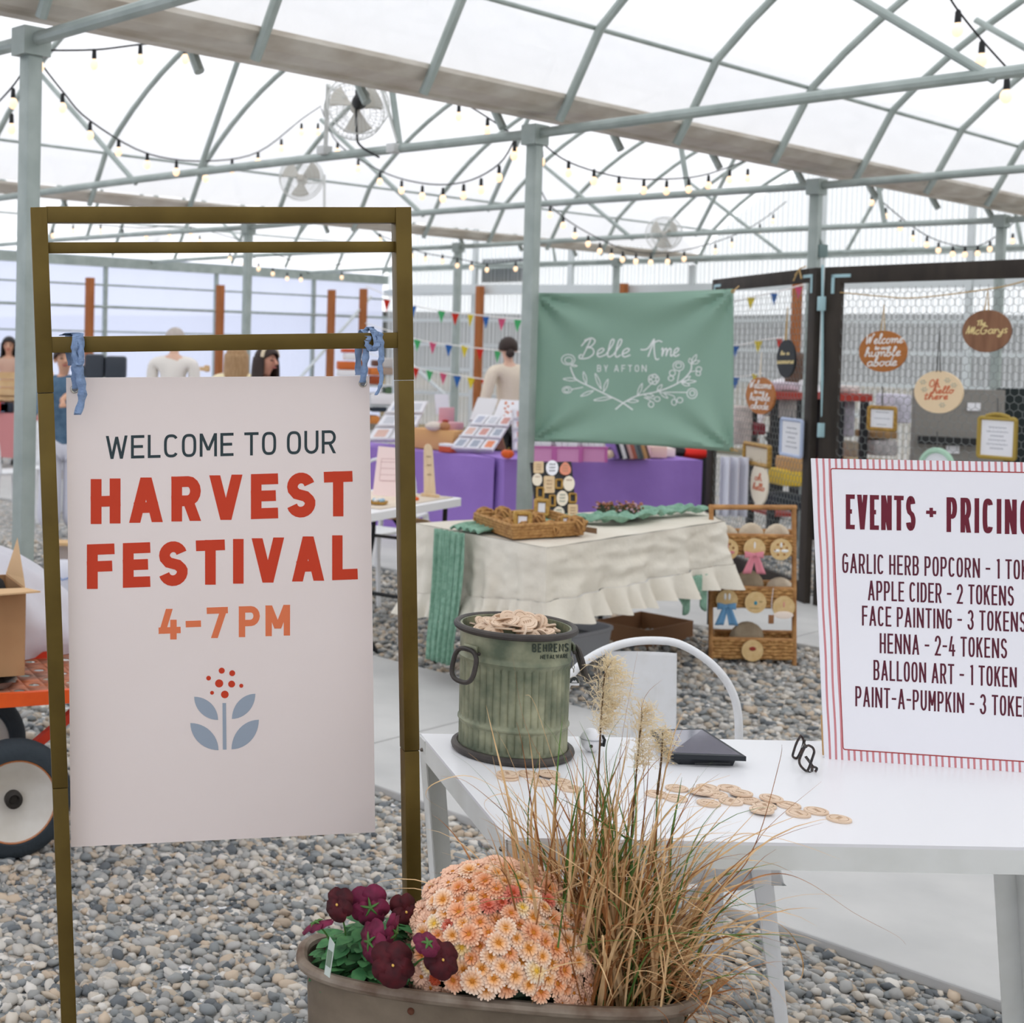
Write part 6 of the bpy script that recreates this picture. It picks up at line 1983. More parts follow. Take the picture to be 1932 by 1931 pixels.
for i, (x0, y0, col, lab) in enumerate(((1246, 866, (244, 206, 196), 'pile of pale pink cards at the end of the books'), (1262, 864, (250, 232, 224), 'pile of cream cards with a pink edge on the purple stall'))):
    boxy('card_pile', lab, 'cards', on(x0, y0, ZQ) + Vector((0, .12, .05 - .01 * i)), (.13, .18, .09 - .02 * i), mat('pile_%d' % i, col, .7), rotmat((1, 0, 0), (0, 1, 0), (0, 0, 1)))
rdb = thing('red_cloth_bundle', 'bright red fabric bundle with a black bag behind the purple stall', 'bundle', at(1312, 860, 11.9).to_tuple())
MB().ball(at(1308, 856, 11.9), (.15, .1, .05), 14, 8).build('fabric', mat('bright_red_cloth', (220, 36, 24), .8), rdb)
MB().ball(at(1274, 852, 11.9), (.09, .1, .06), 14, 8).build('bag', M_BLACKM, rdb)
MB().beam(at(1308, 862, 11.9), Vector((at(1308, 862, 11.9).x, 11.9, 0)), .35, .1).build('crate', M_BLACKM, rdb)

# ---------------------------------------------------------------- white plastic table with kraft paper
ZW = .735
fC, fN = on(876, 940, ZW), on(703, 969, ZW)
du = (fN - fC).normalized()
dw = Vector((-du.y, du.x, 0))
if dw.y < 0: dw = -dw
fN2 = fC + du * 1.25
wt = thing('plastic_table', 'white plastic folding table with kraft paper between the sign stand and purple stall', 'table', ((fC + fN2) / 2 + dw * .3 - Vector((0, 0, ZW))).to_tuple())
M_PLAST = mat('white_plastic', (242, 241, 242), .45)
def Wq(a, b_, z): return fC + du * a + dw * b_ + Vector((0, 0, z - ZW))
mb = MB()
ol = rrect(1.25, .62, .05)
c = Wq(.625, .31, ZW - .022)
mb.prism(ol, c, du, dw, .044)
mb.build('tabletop', M_PLAST, wt)
for a in (.12, 1.1):
    pts1 = spline([Wq(a, .06, ZW - .04), Wq(a, .06, .45), Wq(a + .03, .02, .2), Wq(a, -.06, 0.01)], 5)
    MB().tube(pts1, .014, 8).build('leg', M_BLACKM, wt)
    MB().tube(spline([Wq(a, .54, ZW - .04), Wq(a, .54, .45), Wq(a + .03, .58, .2), Wq(a, .66, .01)], 5), .014, 8).build('leg', M_BLACKM, wt)
    MB().tube([Wq(a, .06, .47), Wq(a, .54, .47)], .01, 8).build('crossbar', M_BLACKM, wt)
    MB().tube([Wq(a + .02, .0, .12), Wq(a + .02, .6, .12)], .012, 8).build('foot_bar', M_BLACKM, wt)
MB().tube([Wq(.12, .3, .47), Wq(.4, .3, ZW - .05)], .009, 8).build('brace', M_BLACKM, wt)
kp = thing('kraft_paper', 'brown kraft paper sheet drooping under the end of the white plastic table', 'paper', Wq(.1, .3, ZW).to_tuple())
def kf(u, v):
    return Wq(-.03 + .62 * u, .02 + .62 * v, ZW - .06 - .12 * (1 - u) ** 2 - .03 * (1 - v) + .01 * math.sin(u * 9 + v * 3))
MB().grid(kf, 20, 14).build('hanging_sheet', mat('kraft_brown', (192, 152, 104), .85), kp, thick=.003)
MB().grid(lambda u, v: Wq(.04 + .85 * u, .05 + .5 * v, ZW + .003), 2, 2).build('top_sheet', mat('pale_kraft', (242, 226, 206), .85), kp, thick=.002)
pk = thing('pink_notice', 'pale pink paper notice with faint print standing on the white plastic table', 'notice', on(725, 945, ZW).to_tuple())
YN = on(725, 945, ZW).y + .02
b = Board([(714, 842), (756, 846), (752, 938), (703, 934)], [at(714, 842, YN + .1), at(756, 846, YN + .1), at(752, 938, YN), at(703, 934, YN)])
mb = MB(); b.slab(mb, .004); mb.build('sheet', mat('blush_paper', (246, 222, 218), .8), pk, smooth=False)
mb = MB()
strokes(mb, [[(718 + .0 * k, 872 + k * 12), (748, 873 + k * 12)] for k in range(4)] + [[(720, 866), (750, 867), (746, 908), (716, 907), (720, 866)]], 1.0, b.mark, .0008)
mb.build('faint_print', mat('faint_pink_ink', (206, 170, 168), .8), pk, smooth=False)
av = thing('standing_plaque', 'upright pale wooden slat with a rounded top on the white plastic table', 'wooden sign', on(811, 937, ZW).to_tuple())
oc = on(811, 936, ZW)
s_ = oc.y / F
pts = [(-11, 0), (11, 0), (8.5, 80)] + [(8 * math.cos(a * PI / 8), 86 + 12 * math.sin(a * PI / 8)) for a in range(0, 9)] + [(-8.5, 80)]
MB().prism([(a * s_, b_ * s_) for a, b_ in pts], oc, (1, 0, 0), (-.04, .12, 1), .015).build('slat', mat('pale_pine', (232, 210, 178), .75, var=(6, .3, .7), rgb2=(222, 196, 160), stretch=(12, 12, 1)), av, smooth=False)
mb = MB()
for z in (40, 58, 74):
    strokes(mb, [[(-4 + j, z + 1.5 * math.sin(j * 1.9 + z)) for j in range(9)]], .8, lambda a, b_, h: oc + Vector((1, 0, 0)) * a * s_ + Vector((-.04, .12, 1)) * b_ * s_ + Vector((0, -.009 - h, 0)), .0008)
mb.build('script', mat('burnt_script', (150, 124, 96), .8), av, smooth=False)
pumpkin(on(783, 946, ZW), .024, 'tiny orange mini pumpkin on the white plastic table', None, .6)
boxy('wood_plank', 'thin light wood plank lying on the white plastic table', 'plank', (on(800, 934, ZW) + on(824, 944, ZW)) / 2 + Vector((0, 0, .012)), (.025, .12, .02), M_BIRCH, rotmat((.7, .7, 0), (-.7, .7, 0), (0, 0, 1)))
tr = thing('trinket_dish', 'gold dish of small blue and white trinkets on the white plastic table', 'dish', on(714, 955, ZW).to_tuple())
oc2 = on(714, 954, ZW)
MB().lathe([(.02, 0), (.05, .012), (.055, .025), (.048, .02), (.018, .006)], 20, oc2).build('dish', M_GOLD, tr)
for k in range(5):
    MB().ball(oc2 + Vector((.025 * math.cos(k * 1.3), .025 * math.sin(k * 1.3), .028)), .012, 8, 6).build('trinket', mat('trinket_%d' % (k % 2), ((160, 196, 220), (240, 240, 236))[k % 2], .5), tr)

# ---------------------------------------------------------------- cafe chairs in the background
def cafe_chair(x, y, rot, label, group='white cafe chairs further back'):
    t = thing('cafe_chair', label, 'chair', (x, y, 0), rot, group)
    m = M_CHAIR
    MB().box((0, 0, .445), (.36, .36, .02), None, .008).build('seat', m, t, local=True)
    P = spline([(-.19, .16, .45), (-.19, .19, .7), (-.13, .21, .82), (0, .22, .85), (.13, .21, .82), (.19, .19, .7), (.19, .16, .45)], 4)
    MB().tube(P, .011, 8).build('back_tube', m, t, local=True)
    MB().grid(lambda u, v: Vector(((u - .5) * .15 * (1 - .1 * v), .205 - .05 * (1 - v), .45 + .39 * v)), 4, 6).build('splat', m, t, local=True, thick=.003)
    for sx, sy in ((-1, -1), (1, -1), (1, 1), (-1, 1)):
        MB().beam((sx * .16, sy * .16, .445), (sx * .21, sy * .21, 0), .04, .02, up=(sx, -sy, 0)).build('leg', m, t, local=True)
    return t
q = on(10, 985, 0)
cafe_chair(q.x, q.y, 2.2, 'white metal cafe chair in front of the pink table beside the near steel post')
cafe_chair(-1.0, 12.6, .4, 'white metal cafe chair half hidden between the near steel post and the brass stand')
q = at(762, 860, 9.35)
cafe_chair(q.x, 9.6, PI - .5, 'white metal cafe chair behind the pale wooden slat at the purple stall')
q = at(850, 830, 13.2)
cafe_chair(q.x, 13.2, 2.6, 'white metal cafe chair behind the open pink gift box')
cafe_chair(1.35, 8.75, .9, 'white metal chair under the far side of the white plastic table')

# ---------------------------------------------------------------- pink table and crates at the far end
M_PINKC = mat('rose_cloth', (206, 138, 138), .9, bump=(10, .3))
f0_, f1_ = on(-160, 772, .74), on(42, 781, .74)
stall(f0_, f1_, Vector((.15, .75, 0)), 'folding table hidden under rose pink cloth by the near steel post', 'rose pink tablecloth on the table in front of the crates', M_PINKC, .74, .52)
YPK = f1_.y
M_PINE = mat('pine_slats', (224, 190, 144), .75, var=(7, .3, .7), rgb2=(208, 170, 122))
def crate(c, w, d, h, label, group=None, end=None):
    t = thing('wooden_crate', label, 'crate', (c - Vector((0, 0, h / 2))).to_tuple(), 0, group)
    for k in range(3):
        z = c.z - h / 2 + h * (k + .5) / 3
        MB().box((c.x, c.y - d / 2, z), (w, .012, h / 3 - .02)).build('slat', M_PINE, t)
        MB().box((c.x, c.y + d / 2, z), (w, .012, h / 3 - .02)).build('slat', M_PINE, t)
    for sx in (-1, 1):
        MB().box((c.x + sx * w / 2, c.y, c.z), (.016, d, h)).build('end_board', end or mat('honey_board', (220, 164, 96), .7), t)
    MB().box((c.x, c.y, c.z - h / 2 + .006), (w, d, .012)).build('base', M_PINE, t)
    return t
Yc = YPK + .35
zc0 = at(15, 745, Yc).z
p = at(8, 733, Yc); crate(Vector((p.x - .1, Yc, .74 + .10)), .62, .3, .19, 'pine crate at the bottom of the stack on the pink table', 'pine crates')
p = at(8, 700, Yc); crate(Vector((p.x - .12, Yc, .74 + .34)), .62, .3, .28, 'pine crate with honey end board stacked on top on the pink table', 'pine crates', mat('honey_board', (220, 164, 96), .7))
for x, y, col, lab in ((3, 745, (206, 60, 48), 'small red item in front of the pine crates'), (9, 738, (150, 196, 226), 'small light blue item in front of the pine crates'), (16, 768, (40, 46, 60), 'small dark box on the pink table')):
    p = at(x, y, YPK + .1)
    tag(MB().box((p.x, YPK + .12, .745 + .06), (.12, .1, .12), None, .015).build('small_box', mat('item_%d' % col[0], col, .6), None, origin=(p.x, YPK + .12, .745)), lab, 'box', 'small items on the pink table')
# ---------------------------------------------------------------- orange and white boxes seen past the ribbon
YO = 15.0
for x0, y0, x1, y1, col, lab in ((648, 658, 676, 666, (208, 92, 52), 'flat red-orange box at the top of the shelf stack'), (640, 682, 672, 698, (214, 110, 50), 'orange box in the stack above the white shelf'), (652, 667, 690, 680, (238, 236, 236), 'white box between two orange boxes'), (699, 694, 722, 709, (216, 124, 58), 'orange box beside the ribbon tail'), (699, 710, 720, 726, (160, 74, 36), 'dark rust box below the orange box'), (640, 698, 690, 712, (244, 242, 242), 'white shelf board under the orange box'), (706, 680, 718, 692, (110, 74, 60), 'small brown pot on the orange box'), (722, 676, 742, 694, (198, 194, 190), 'grey folded cushion behind the stand leg, the upper one'), (722, 694, 742, 708, (172, 150, 132), 'taupe folded cushion behind the stand leg'), (728, 728, 740, 744, (92, 116, 86), 'dark green jar behind the stand leg'), (700, 742, 745, 764, (246, 244, 244), 'white table edge behind the festival sign'), (702, 766, 730, 778, (46, 56, 66), 'dark slate case below the white table edge'), (700, 785, 716, 800, (220, 140, 70), 'orange carton low beside the festival sign'), (386, 690, 396, 702, (206, 166, 116), 'tan board end behind the seated people')):
    a, b_ = at(x0, y0, YO), at(x1, y1, YO)
    w, h = b_.x - a.x, a.z - b_.z
    tag(MB().box(((a.x + b_.x) / 2, YO + .12, (a.z + b_.z) / 2), (w, .24, h), None, .01).build('shelf_box', mat('shelf_%d_%d_%d' % col, col, .7), None, origin=((a.x + b_.x) / 2, YO + .12, b_.z)), lab, 'box', 'boxes on the shelf past the ribbon')
shf = thing('wooden_shelf', 'pale wooden shelf unit holding orange and white boxes past the ribbon', 'shelf', (at(690, 760, YO).x, YO + .3, 0))
for z in (at(690, 727, YO).z, at(690, 765, YO).z, .3):
    MB().box((at(690, 727, YO).x, YO + .2, z - .01), (.62, .4, .02)).build('shelf_board', M_WRAIL, shf)
for sx in (-1, 1):
    MB().box((at(690, 727, YO).x + sx * .3, YO + .38, .55), (.03, .03, 1.1)).build('upright', M_WRAIL, shf)
# dark tubs and a board behind the people
for x0, y0, x1, y1, lab in ((160, 668, 196, 716, 'dark grey tub nearest the denim-jacketed person'), (198, 672, 238, 716, 'black tub behind the white shirt'), (148, 690, 162, 716, 'small charcoal case at the end of the dark tubs')):
    a, b_ = at(x0, y0, 14.2), at(x1, y1, 14.2)
    tag(MB().box(((a.x + b_.x) / 2, 14.3, (a.z + b_.z) / 2), (b_.x - a.x, .3, a.z - b_.z), None, .03).build('dark_tub', mat('charcoal_plastic', (54, 60, 68), .5), None, origin=((a.x + b_.x) / 2, 14.3, b_.z)), lab, 'tub', 'dark tubs behind the sign')
lt = thing('work_table', 'long white work table behind the festival sign', 'table', (at(330, 720, 14.3).x, 14.3, 0))
zt = at(200, 716, 14.2).z
MB().box((at(330, 716, 14.3).x, 14.3, zt - .02), (2.6, .7, .04), None, .01).build('tabletop', M_PLAST, lt)
for sx in (-1.2, 1.2):
    for sy in (-.3, .3):
        MB().tube([(at(330, 716, 14.3).x + sx, 14.3 + sy, 0), (at(330, 716, 14.3).x + sx, 14.3 + sy, zt - .03)], .015, 8).build('leg', M_BLACKM, lt)
a, b_ = at(340, 692, 14.1), at(393, 700, 14.1)
tag(MB().box(((a.x + b_.x) / 2, 14.15, (a.z + b_.z) / 2), (b_.x - a.x, .2, a.z - b_.z)).build('wood_board', M_PINE, None, origin=((a.x + b_.x) / 2, 14.15, b_.z)), 'tan wooden board lying on the white work table', 'board')

# ---------------------------------------------------------------- wooden posts along the walls
M_CEDAR = mat('cedar_post', (176, 108, 60), .8, var=(5, .3, .7), rgb2=(148, 86, 44), stretch=(3, 3, .4))
for px, py, kind in ((170, 524, 'C'), (416, 538, 'C'), (626, 547, 'C'), (686, 545, 'C'), (906, 540, 'G'), (1177, 535, 'G'), (1505, 528, 'G')):
    p = onC(px, py, C3 - .35) if kind == 'C' else onG(px, py, GE - .55)
    struct(MB().beam(Vector((p.x, p.y, 0)), p, .11, .11, up=CD, bev=.004).build('cedar_post', M_CEDAR, None, origin=(p.x, p.y, 0)))
struct(MB().beam(onG(770, 545, GE - .4), onG(1340, 548, GE - .4), .06, .16).build('trim_2', M_WRAIL))
vent = onG(955, 510, GE + .2)
struct(MB().box(vent, (1.0, .1, .42), rotmat(CD, GD, (0, 0, 1)), .01).build('window_1', mat('dark_vent', (62, 74, 70), .6)))
# ================================================================ wire display fence with hung signs
M_DKW = mat('dark_stained_wood', (62, 54, 47), .75, var=(6, .3, .7), rgb2=(44, 38, 33), stretch=(2, 2, .5))
M_WIRE = mat('zinc_wire', (128, 132, 130), .5, .2)
M_BRK = mat('pale_blue_bracket', (172, 206, 212), .5)
FT = at(1548, 505, 8.75).z
fa1 = at(1546, 505, 8.75)
fa0 = on(1349, 528, FT)
fb0 = at(1560, 499, 8.72); fb0.z = FT
fb1 = on(2010, 486, FT); fb1.z = FT
def fence(a, b, label, bw, feet=True):
    d = (b - a); d.z = 0; L = d.length; d.normalize()
    n = Vector((d.y, -d.x, 0))
    t = thing('wire_panel', label, 'display panel', ((a.x + b.x) / 2, (a.y + b.y) / 2, 0))
    R_ = rotmat(d, -n, (0, 0, 1))
    def Fp(u, z, o=0.0): return Vector((a.x, a.y, 0)) + d * u + n * o + Vector((0, 0, z))
    for u in (bw / 2, L - bw / 2):
        MB().box(Fp(u, FT / 2), (bw, .04, FT), R_, .003).build('stile', M_DKW, t)
    MB().box(Fp(L / 2, FT - bw * .45), (L - 2 * bw, .04, bw * .9), R_, .003).build('top_rail', M_DKW, t)
    MB().box(Fp(L / 2, .09), (L - 2 * bw, .04, .12), R_, .003).build('bottom_rail', M_DKW, t)
    for u, sx in ((bw * .55, 1), (L - bw * .55, -1)):
        MB().box(Fp(u + sx * .055, FT - bw * .5, .022), (.13, .004, .02), R_).build('corner_bracket', M_BRK, t)
        MB().box(Fp(u, FT - bw * .5 - .05, .022), (.02, .004, .12), R_).build('corner_bracket', M_BRK, t)
    mb = MB()
    hx, hz = .048, .042
    nx, nz = int((L - 2 * bw) / hx) + 1, int((FT - .25) / hz)
    for j in range(nz):
        z0 = .15 + j * hz
        off = hx / 2 if j % 2 else 0
        for i in range(nx):
            x0 = bw + i * hx + off
            if x0 > L - bw: continue
            for (p, q) in (((0, hz * .32), (0, hz * 1.0)), ((0, hz * .32), (hx / 2, 0)), ((hx / 2, 0), (hx, hz * .32))):
                A, B = Fp(x0 + p[0], z0 + p[1]), Fp(min(x0 + q[0], L - bw * .8), z0 + q[1])
                mb.tube([A, B], .0017, 3, caps=False)
    mb.build('chicken_wire', M_WIRE, t)
    return Fp, n, d, L
FA, nA_, dA_, LA = fence(fa0, fa1, 'dark wood and chicken wire panel beside the green banner', .10)
FB, nB_, dB_, LB = fence(fb0, fb1, 'dark wood and chicken wire panel above the price sign', .115)
hg = thing('panel_hinge', 'pale blue hinges joining the two dark wire panels', 'hinge', Vector((fb0.x - .02, fb0.y - .03, 1.0)).to_tuple())
for y in (573, 812):
    p = at(1550, y, 8.68)
    MB().box((p.x, 8.68, p.z), (.05, .012, .09), None, .002).build('hinge_leaf', M_BRK, hg)
MB().tube([at(1552, 500, 8.70), at(1551, 860, 8.70)], .008, 6).build('pin_rod', M_BRK, hg)
def onF(px, py, a, n, off=.045):
    return plane(px, py, n, a.dot(n) + off)
M_OAK = mat('stained_wood_round', (190, 122, 62), .65, var=(5, .3, .7), rgb2=(168, 102, 48), stretch=(1, 1, 5))
M_WALN = mat('walnut_round', (148, 106, 78), .65, var=(5, .3, .7), rgb2=(120, 82, 58), stretch=(5, 5, .7))
M_PALE = mat('pale_wood_round', (240, 214, 176), .7)
M_WP = mat('white_paint', (246, 244, 240), .6)
M_GP = mat('gold_paint', (236, 214, 150), .5)
M_TW = mat('jute', (196, 164, 112), .9)
def hung(name, label, cat, px, py, rx, ry, a, n, m, lines, mtx, hang_y, sw=2.0, th=.012, cord=None, group='hanging signs on the wire panels'):
    c = onF(px, py, a, n)
    r, u, nn = frame(n)
    s_ = (onF(px + 1, py, a, n) - c).length
    sv = (onF(px, py + 1, a, n) - c).length
    t = thing(name, label, cat, (c - u * ry * sv).to_tuple(), 0, group)
    MB().prism([(x * s_, y * sv) for x, y in ell(rx, ry, 40)], c, r, u, th).build('disc', m, t, smooth=False)
    mb = MB()
    def fn(x, y, h): return c + r * ((x - px) * s_) + u * ((py - y) * sv) + nn * (th / 2 + h)
    for q in lines:
        if q[0] == 'c': cursive_on(mb, q[1], q[2], q[3], q[4], q[5], sw, fn, -.05)
        else:
            ls, W = text_lines(q[1], .6, .6); k = (q[3] - q[2]) / W
            strokes(mb, [[(q[2] + x * k, q[4] - y * q[5]) for x, y in l] for l in ls], sw * .7, fn, .0006, True)
    if lines: mb.build('lettering', mtx, t, smooth=False)
    if hang_y:
        top = c + u * ry * sv * .96 + nn * .01
        hk = onF(px + 2, hang_y, a, n, .02)
        MB().tube([top - r * .012, hk, top + r * .012], .0035, 5).build('hanger', cord or M_TW, t)
    return t, fn
hung('round_sign', 'stained wood round reading Welcome to our humble abode on the wide panel', 'sign', 1666, 663, 45, 39, fb0, nB_, M_OAK, [('c', 'Welcome', 1632, 1704, 650, 18), ('c', 'to our', 1651, 1678, 660, 7), ('c', 'humble', 1632, 1700, 674, 17), ('c', 'abode', 1637, 1694, 692, 17)], M_WP, 575)
hung('round_sign', 'walnut wood round with a pale family name in script near the frame edge', 'sign', 1862, 625, 46, 40, fb0, nB_, M_WALN, [('c', 'The', 1843, 1860, 615, 10), ('c', 'McGarys', 1823, 1902, 632, 16)], M_GP, 546)
t, fn = hung('round_sign', 'pale wood round reading Oh hello there in orange on the wide panel', 'sign', 1771, 740, 46, 40, fb0, nB_, M_PALE, [('c', 'Oh,', 1753, 1776, 731, 14), ('c', 'hello', 1760, 1800, 743, 13), ('c', 'there', 1744, 1790, 755, 13)], mat('terracotta_print', (214, 120, 84), .7), 624, 2.4, .012, mat('dark_hook', (90, 90, 88), .5, .5))
mb = MB()
for x, y in ((1742, 722), (1745, 736), (1788, 717), (1800, 726), (1780, 764)):
    for k in range(6): mb.tube([fn(x + 2 * math.cos(k), y + 2 * math.sin(k), .001), fn(x + 6 * math.cos(k * PI / 3), y + 5 * math.sin(k * PI / 3), .001)], .003, 4)
mb.build('grey_daisies', mat('grey_daisy', (196, 196, 178), .7), t)
hung('oval_sign', 'tall black oval sign with gold lettering on the narrow panel', 'sign', 1484, 677, 17, 36, fa0, nA_, mat('matte_black_oval', (28, 34, 38), .6), [('c', 'be a', 1474, 1490, 670, 7), ('c', 'uunnurue', 1468, 1499, 687, 10)], M_GP, 580, 1.6)
hung('round_sign', 'stained wood round reading Welcome to our humble abode on the narrow panel', 'sign', 1435, 747, 27, 35, fa0, nA_, M_OAK, [('c', 'Welcome', 1414, 1456, 734, 15), ('c', 'to our', 1424, 1444, 743, 7), ('c', 'humble', 1416, 1454, 757, 14), ('c', 'abode', 1418, 1452, 773, 14)], M_WP, 665, 1.5, .012, mat('cream_ribbon', (232, 222, 206), .8))
t, fn = hung('oval_sign', 'tall cream oval sign with orange script hanging low on the narrow panel', 'sign', 1433, 914, 16, 40, fa0, nA_, mat('cream_oval', (244, 232, 212), .7), [('c', 'oh', 1425, 1438, 908, 14), ('c', 'hello', 1422, 1444, 926, 13)], mat('terracotta_print', (214, 120, 84), .7), 848, 1.8, .012, mat('cream_ribbon', (232, 222, 206), .8))
nA2, nB2 = nA_, nB_
def hframe(px, py, w, h, a, n, label, m, scrib, ornate=False, oval=False, ring=.022, hook=None, pm=None):
    c = onF(px, py, a, n)
    s_ = (onF(px + 1, py, a, n) - c).length
    t = gold_frame('picture_frame', label, c, w * s_, h * (onF(px, py + 1, a, n) - c).length, n, ring, m, 'framed prints on the wire panels', ornate, 0, scrib, 'picture frame', oval, pm)
    if hook:
        MB().tube([c + Vector((0, 0, h * (onF(px, py + 1, a, n) - c).length * .48)), onF(px + 1, hook, a, n, .02)], .004, 5).build('hook', mat('dark_hook', (90, 90, 88), .5, .5), t)
    return t
hframe(1664, 790, 56, 48, fb0, nB_, 'plain gold framed print hanging on the wide panel', M_GOLD, 3, hook=730)
hframe(1881, 827, 76, 82, fb0, nB_, 'ornate crested gold framed print on the wide panel', mat('old_gold', (176, 150, 72), .45, .4), 6, True, hook=752)
hframe(1767, 880, 68, 70, fb0, nB_, 'round mint green twisted frame peeking above the price sign', mat('mint_paint', (178, 214, 190), .6), 0, False, True, .03, hook=815)
t = hframe(1493, 826, 42, 74, fa0, nA_, 'blue and white striped framed print on the narrow panel', mat('pale_blue_frame', (184, 196, 222), .6), 5, hook=775)
t = hframe(1428, 858, 50, 44, fa0, nA_, 'gold edged netting frame on the narrow panel', M_GOLD, 0, ring=.03, hook=815, pm=mat('natural_net', (214, 202, 182), .8))
tb_ = thing('twine_bow', 'jute twine bow tied over the top rail of the narrow panel', 'twine', onF(1508, 512, fa0, nA_, .04).to_tuple())
p = onF(1508, 508, fa0, nA_, .04)
for q in ((1520, 503), (1497, 530), (1512, 526), (1500, 520)):
    MB().tube([p, onF(q[0], q[1], fa0, nA_, .05)], .005, 5).build('cord', M_TW, tb_)
tw2 = thing('twine_line', 'thin twine line strung across the wide wire panel behind the rounds', 'twine', onF(1720, 560, fb0, nB_, .02).to_tuple())
MB().tube(spline([onF(1585, 552, fb0, nB_, .02), onF(1660, 559, fb0, nB_, .02), (onF(1730, 562, fb0, nB_, .02)), onF(1870, 545, fb0, nB_, .02), onF(1935, 530, fb0, nB_, .02)], 5), .004, 5).build('cord', M_TW, tw2)

# ---------------------------------------------------------------- goods seen through the panels
YG = 11.6
M_RACK = mat('black_rack', (34, 34, 38), .5)
def rack(x0, x1, yt, Y, label, red=True):
    a, b = at(x0, yt, Y), at(x1, yt, Y)
    t = thing('display_rack', label, 'display rack', ((a.x + b.x) / 2, Y + .2, 0))
    for x in (a.x, b.x):
        for dy in (0, .4):
            MB().box((x, Y + dy, a.z / 2), (.05, .05, a.z)).build('upright', M_RACK, t)
    MB().box(((a.x + b.x) / 2, Y + .2, a.z - .03), (b.x - a.x + .1, .46, .06)).build('red_top_rail', mat('red_lacquer', (176, 60, 48), .5), t)
    for z in (a.z * .55, a.z * .2):
        MB().box(((a.x + b.x) / 2, Y + .2, z), (b.x - a.x, .4, .03)).build('shelf', mat('red_lacquer', (176, 60, 48), .5), t)
    return t, a, b
rack(1462, 1512, 740, YG, 'black and red display rack behind the narrow panel')
rack(1586, 1632, 743, YG, 'black and red display rack seen through the wide panel')
q7 = random.Random(4)
for i, (x0, y0, x1, y1, col, lab) in enumerate(((1470, 722, 1516, 738, (226, 214, 226), 'white patterned bag on the rack behind the narrow panel'), (1472, 748, 1512, 790, (228, 222, 216), 'pale folded fabric on the rack behind the narrow panel'), (1392, 768, 1424, 840, (226, 212, 204), 'stack of pale and brown goods behind the banner edge'), (1428, 800, 1450, 822, (160, 40, 56), 'dark red bag behind the wood round'), (1588, 728, 1630, 741, (236, 230, 224), 'white tray on top of the rack behind the wide panel'), (1594, 752, 1618, 826, (206, 202, 214), 'lilac print panel on the rack behind the wide panel'), (1600, 835, 1634, 864, (196, 180, 158), 'tan bundle low on the rack behind the wide panel'), (1650, 815, 1700, 830, (176, 140, 98), 'row of brown goods behind the gold frame'), (1655, 832, 1700, 862, (214, 208, 208), 'white box behind the gold frame'), (1692, 745, 1725, 800, (230, 226, 240), 'pale lilac print sheet beside the grey board'))):
    a, b = at(x0, y0, YG + .1), at(x1, y1, YG + .1)
    tag(MB().box(((a.x + b.x) / 2, YG + .3, (a.z + b.z) / 2), (b.x - a.x, .3, a.z - b.z), None, .015).build('stall_goods', mat('goods_%d' % i, col, .8, var=(18, .3, .7), rgb2=tuple(int(c_ * .82) for c_ in col)), None, origin=((a.x + b.x) / 2, YG + .3, b.z)), lab, 'stall goods', 'goods behind the wire panels')
gbd = thing('grey_board', 'large grey display board with white price labels behind the wide panel', 'display board', (at(1810, 870, 10.6).x, 10.6, 0))
a, b = at(1729, 733, 10.6), at(1892, 872, 10.6)
MB().box(((a.x + b.x) / 2, 10.63, (a.z) / 2), (b.x - a.x, .06, a.z), None, .004).build('board', mat('grey_felt', (136, 132, 126), .9), gbd)
for x, y in ((1839, 768), (1799, 849)):
    p = at(x, y, 10.58)
    MB().box((p.x, 10.592, p.z), (.10, .006, .06)).build('label_card', M_PAPER, gbd)
p, q = at(1733, 830, 10.55), at(1860, 836, 10.55)
MB().beam(p, q, .02, .06).build('black_strap', M_BLACKM, gbd)
a, b = at(1893, 733, 10.9), at(1990, 872, 10.9)
tag(MB().box(((a.x + b.x) / 2, 10.95, a.z / 2), (b.x - a.x, .1, a.z), None, .01).build('black_board', mat('black_felt', (34, 42, 42), .9), None, origin=((a.x + b.x) / 2, 10.95, 0)), 'black display board next to the grey one behind the wide panel', 'display board')
# white cloth hanging on the narrow panel low down, white folded board beyond
a, b = at(1360, 862, 9.6), at(1412, 975, 9.6)
def clf(u, v): return Vector((a.x + (b.x - a.x) * u, 9.6 + .03 * math.sin(u * 20), a.z + (b.z - a.z) * v))
wcl = tag(MB().grid(clf, 30, 6).build('white_cloth', mat('bluish_white_cloth', (222, 222, 234), .9), None, thick=.004, origin=((a.x + b.x) / 2, 9.6, b.z)), 'bluish white cloth hanging behind the narrow panel near the purple stall', 'cloth')
for i, (x0, y0, x1, y1, col, lab) in enumerate(((1462, 885, 1500, 915, (226, 190, 60), 'yellow tin on the floor behind the narrow panel'), (1452, 930, 1500, 960, (40, 44, 52), 'black crate on the floor behind the narrow panel'), (1476, 862, 1508, 890, (206, 160, 104), 'tan wooden box behind the blue striped frame'))):
    c = at((x0 + x1) / 2, (y0 + y1) / 2, 10.4)
    s_ = 10.4 / F
    tag(MB().box((c.x, 10.4, c.z), ((x1 - x0) * s_, .25, (y1 - y0) * s_), None, .01).build('floor_box', mat('floor_item_%d' % i, col, .7), None, origin=(c.x, 10.4, c.z - (y1 - y0) * s_ / 2)), lab, 'box')
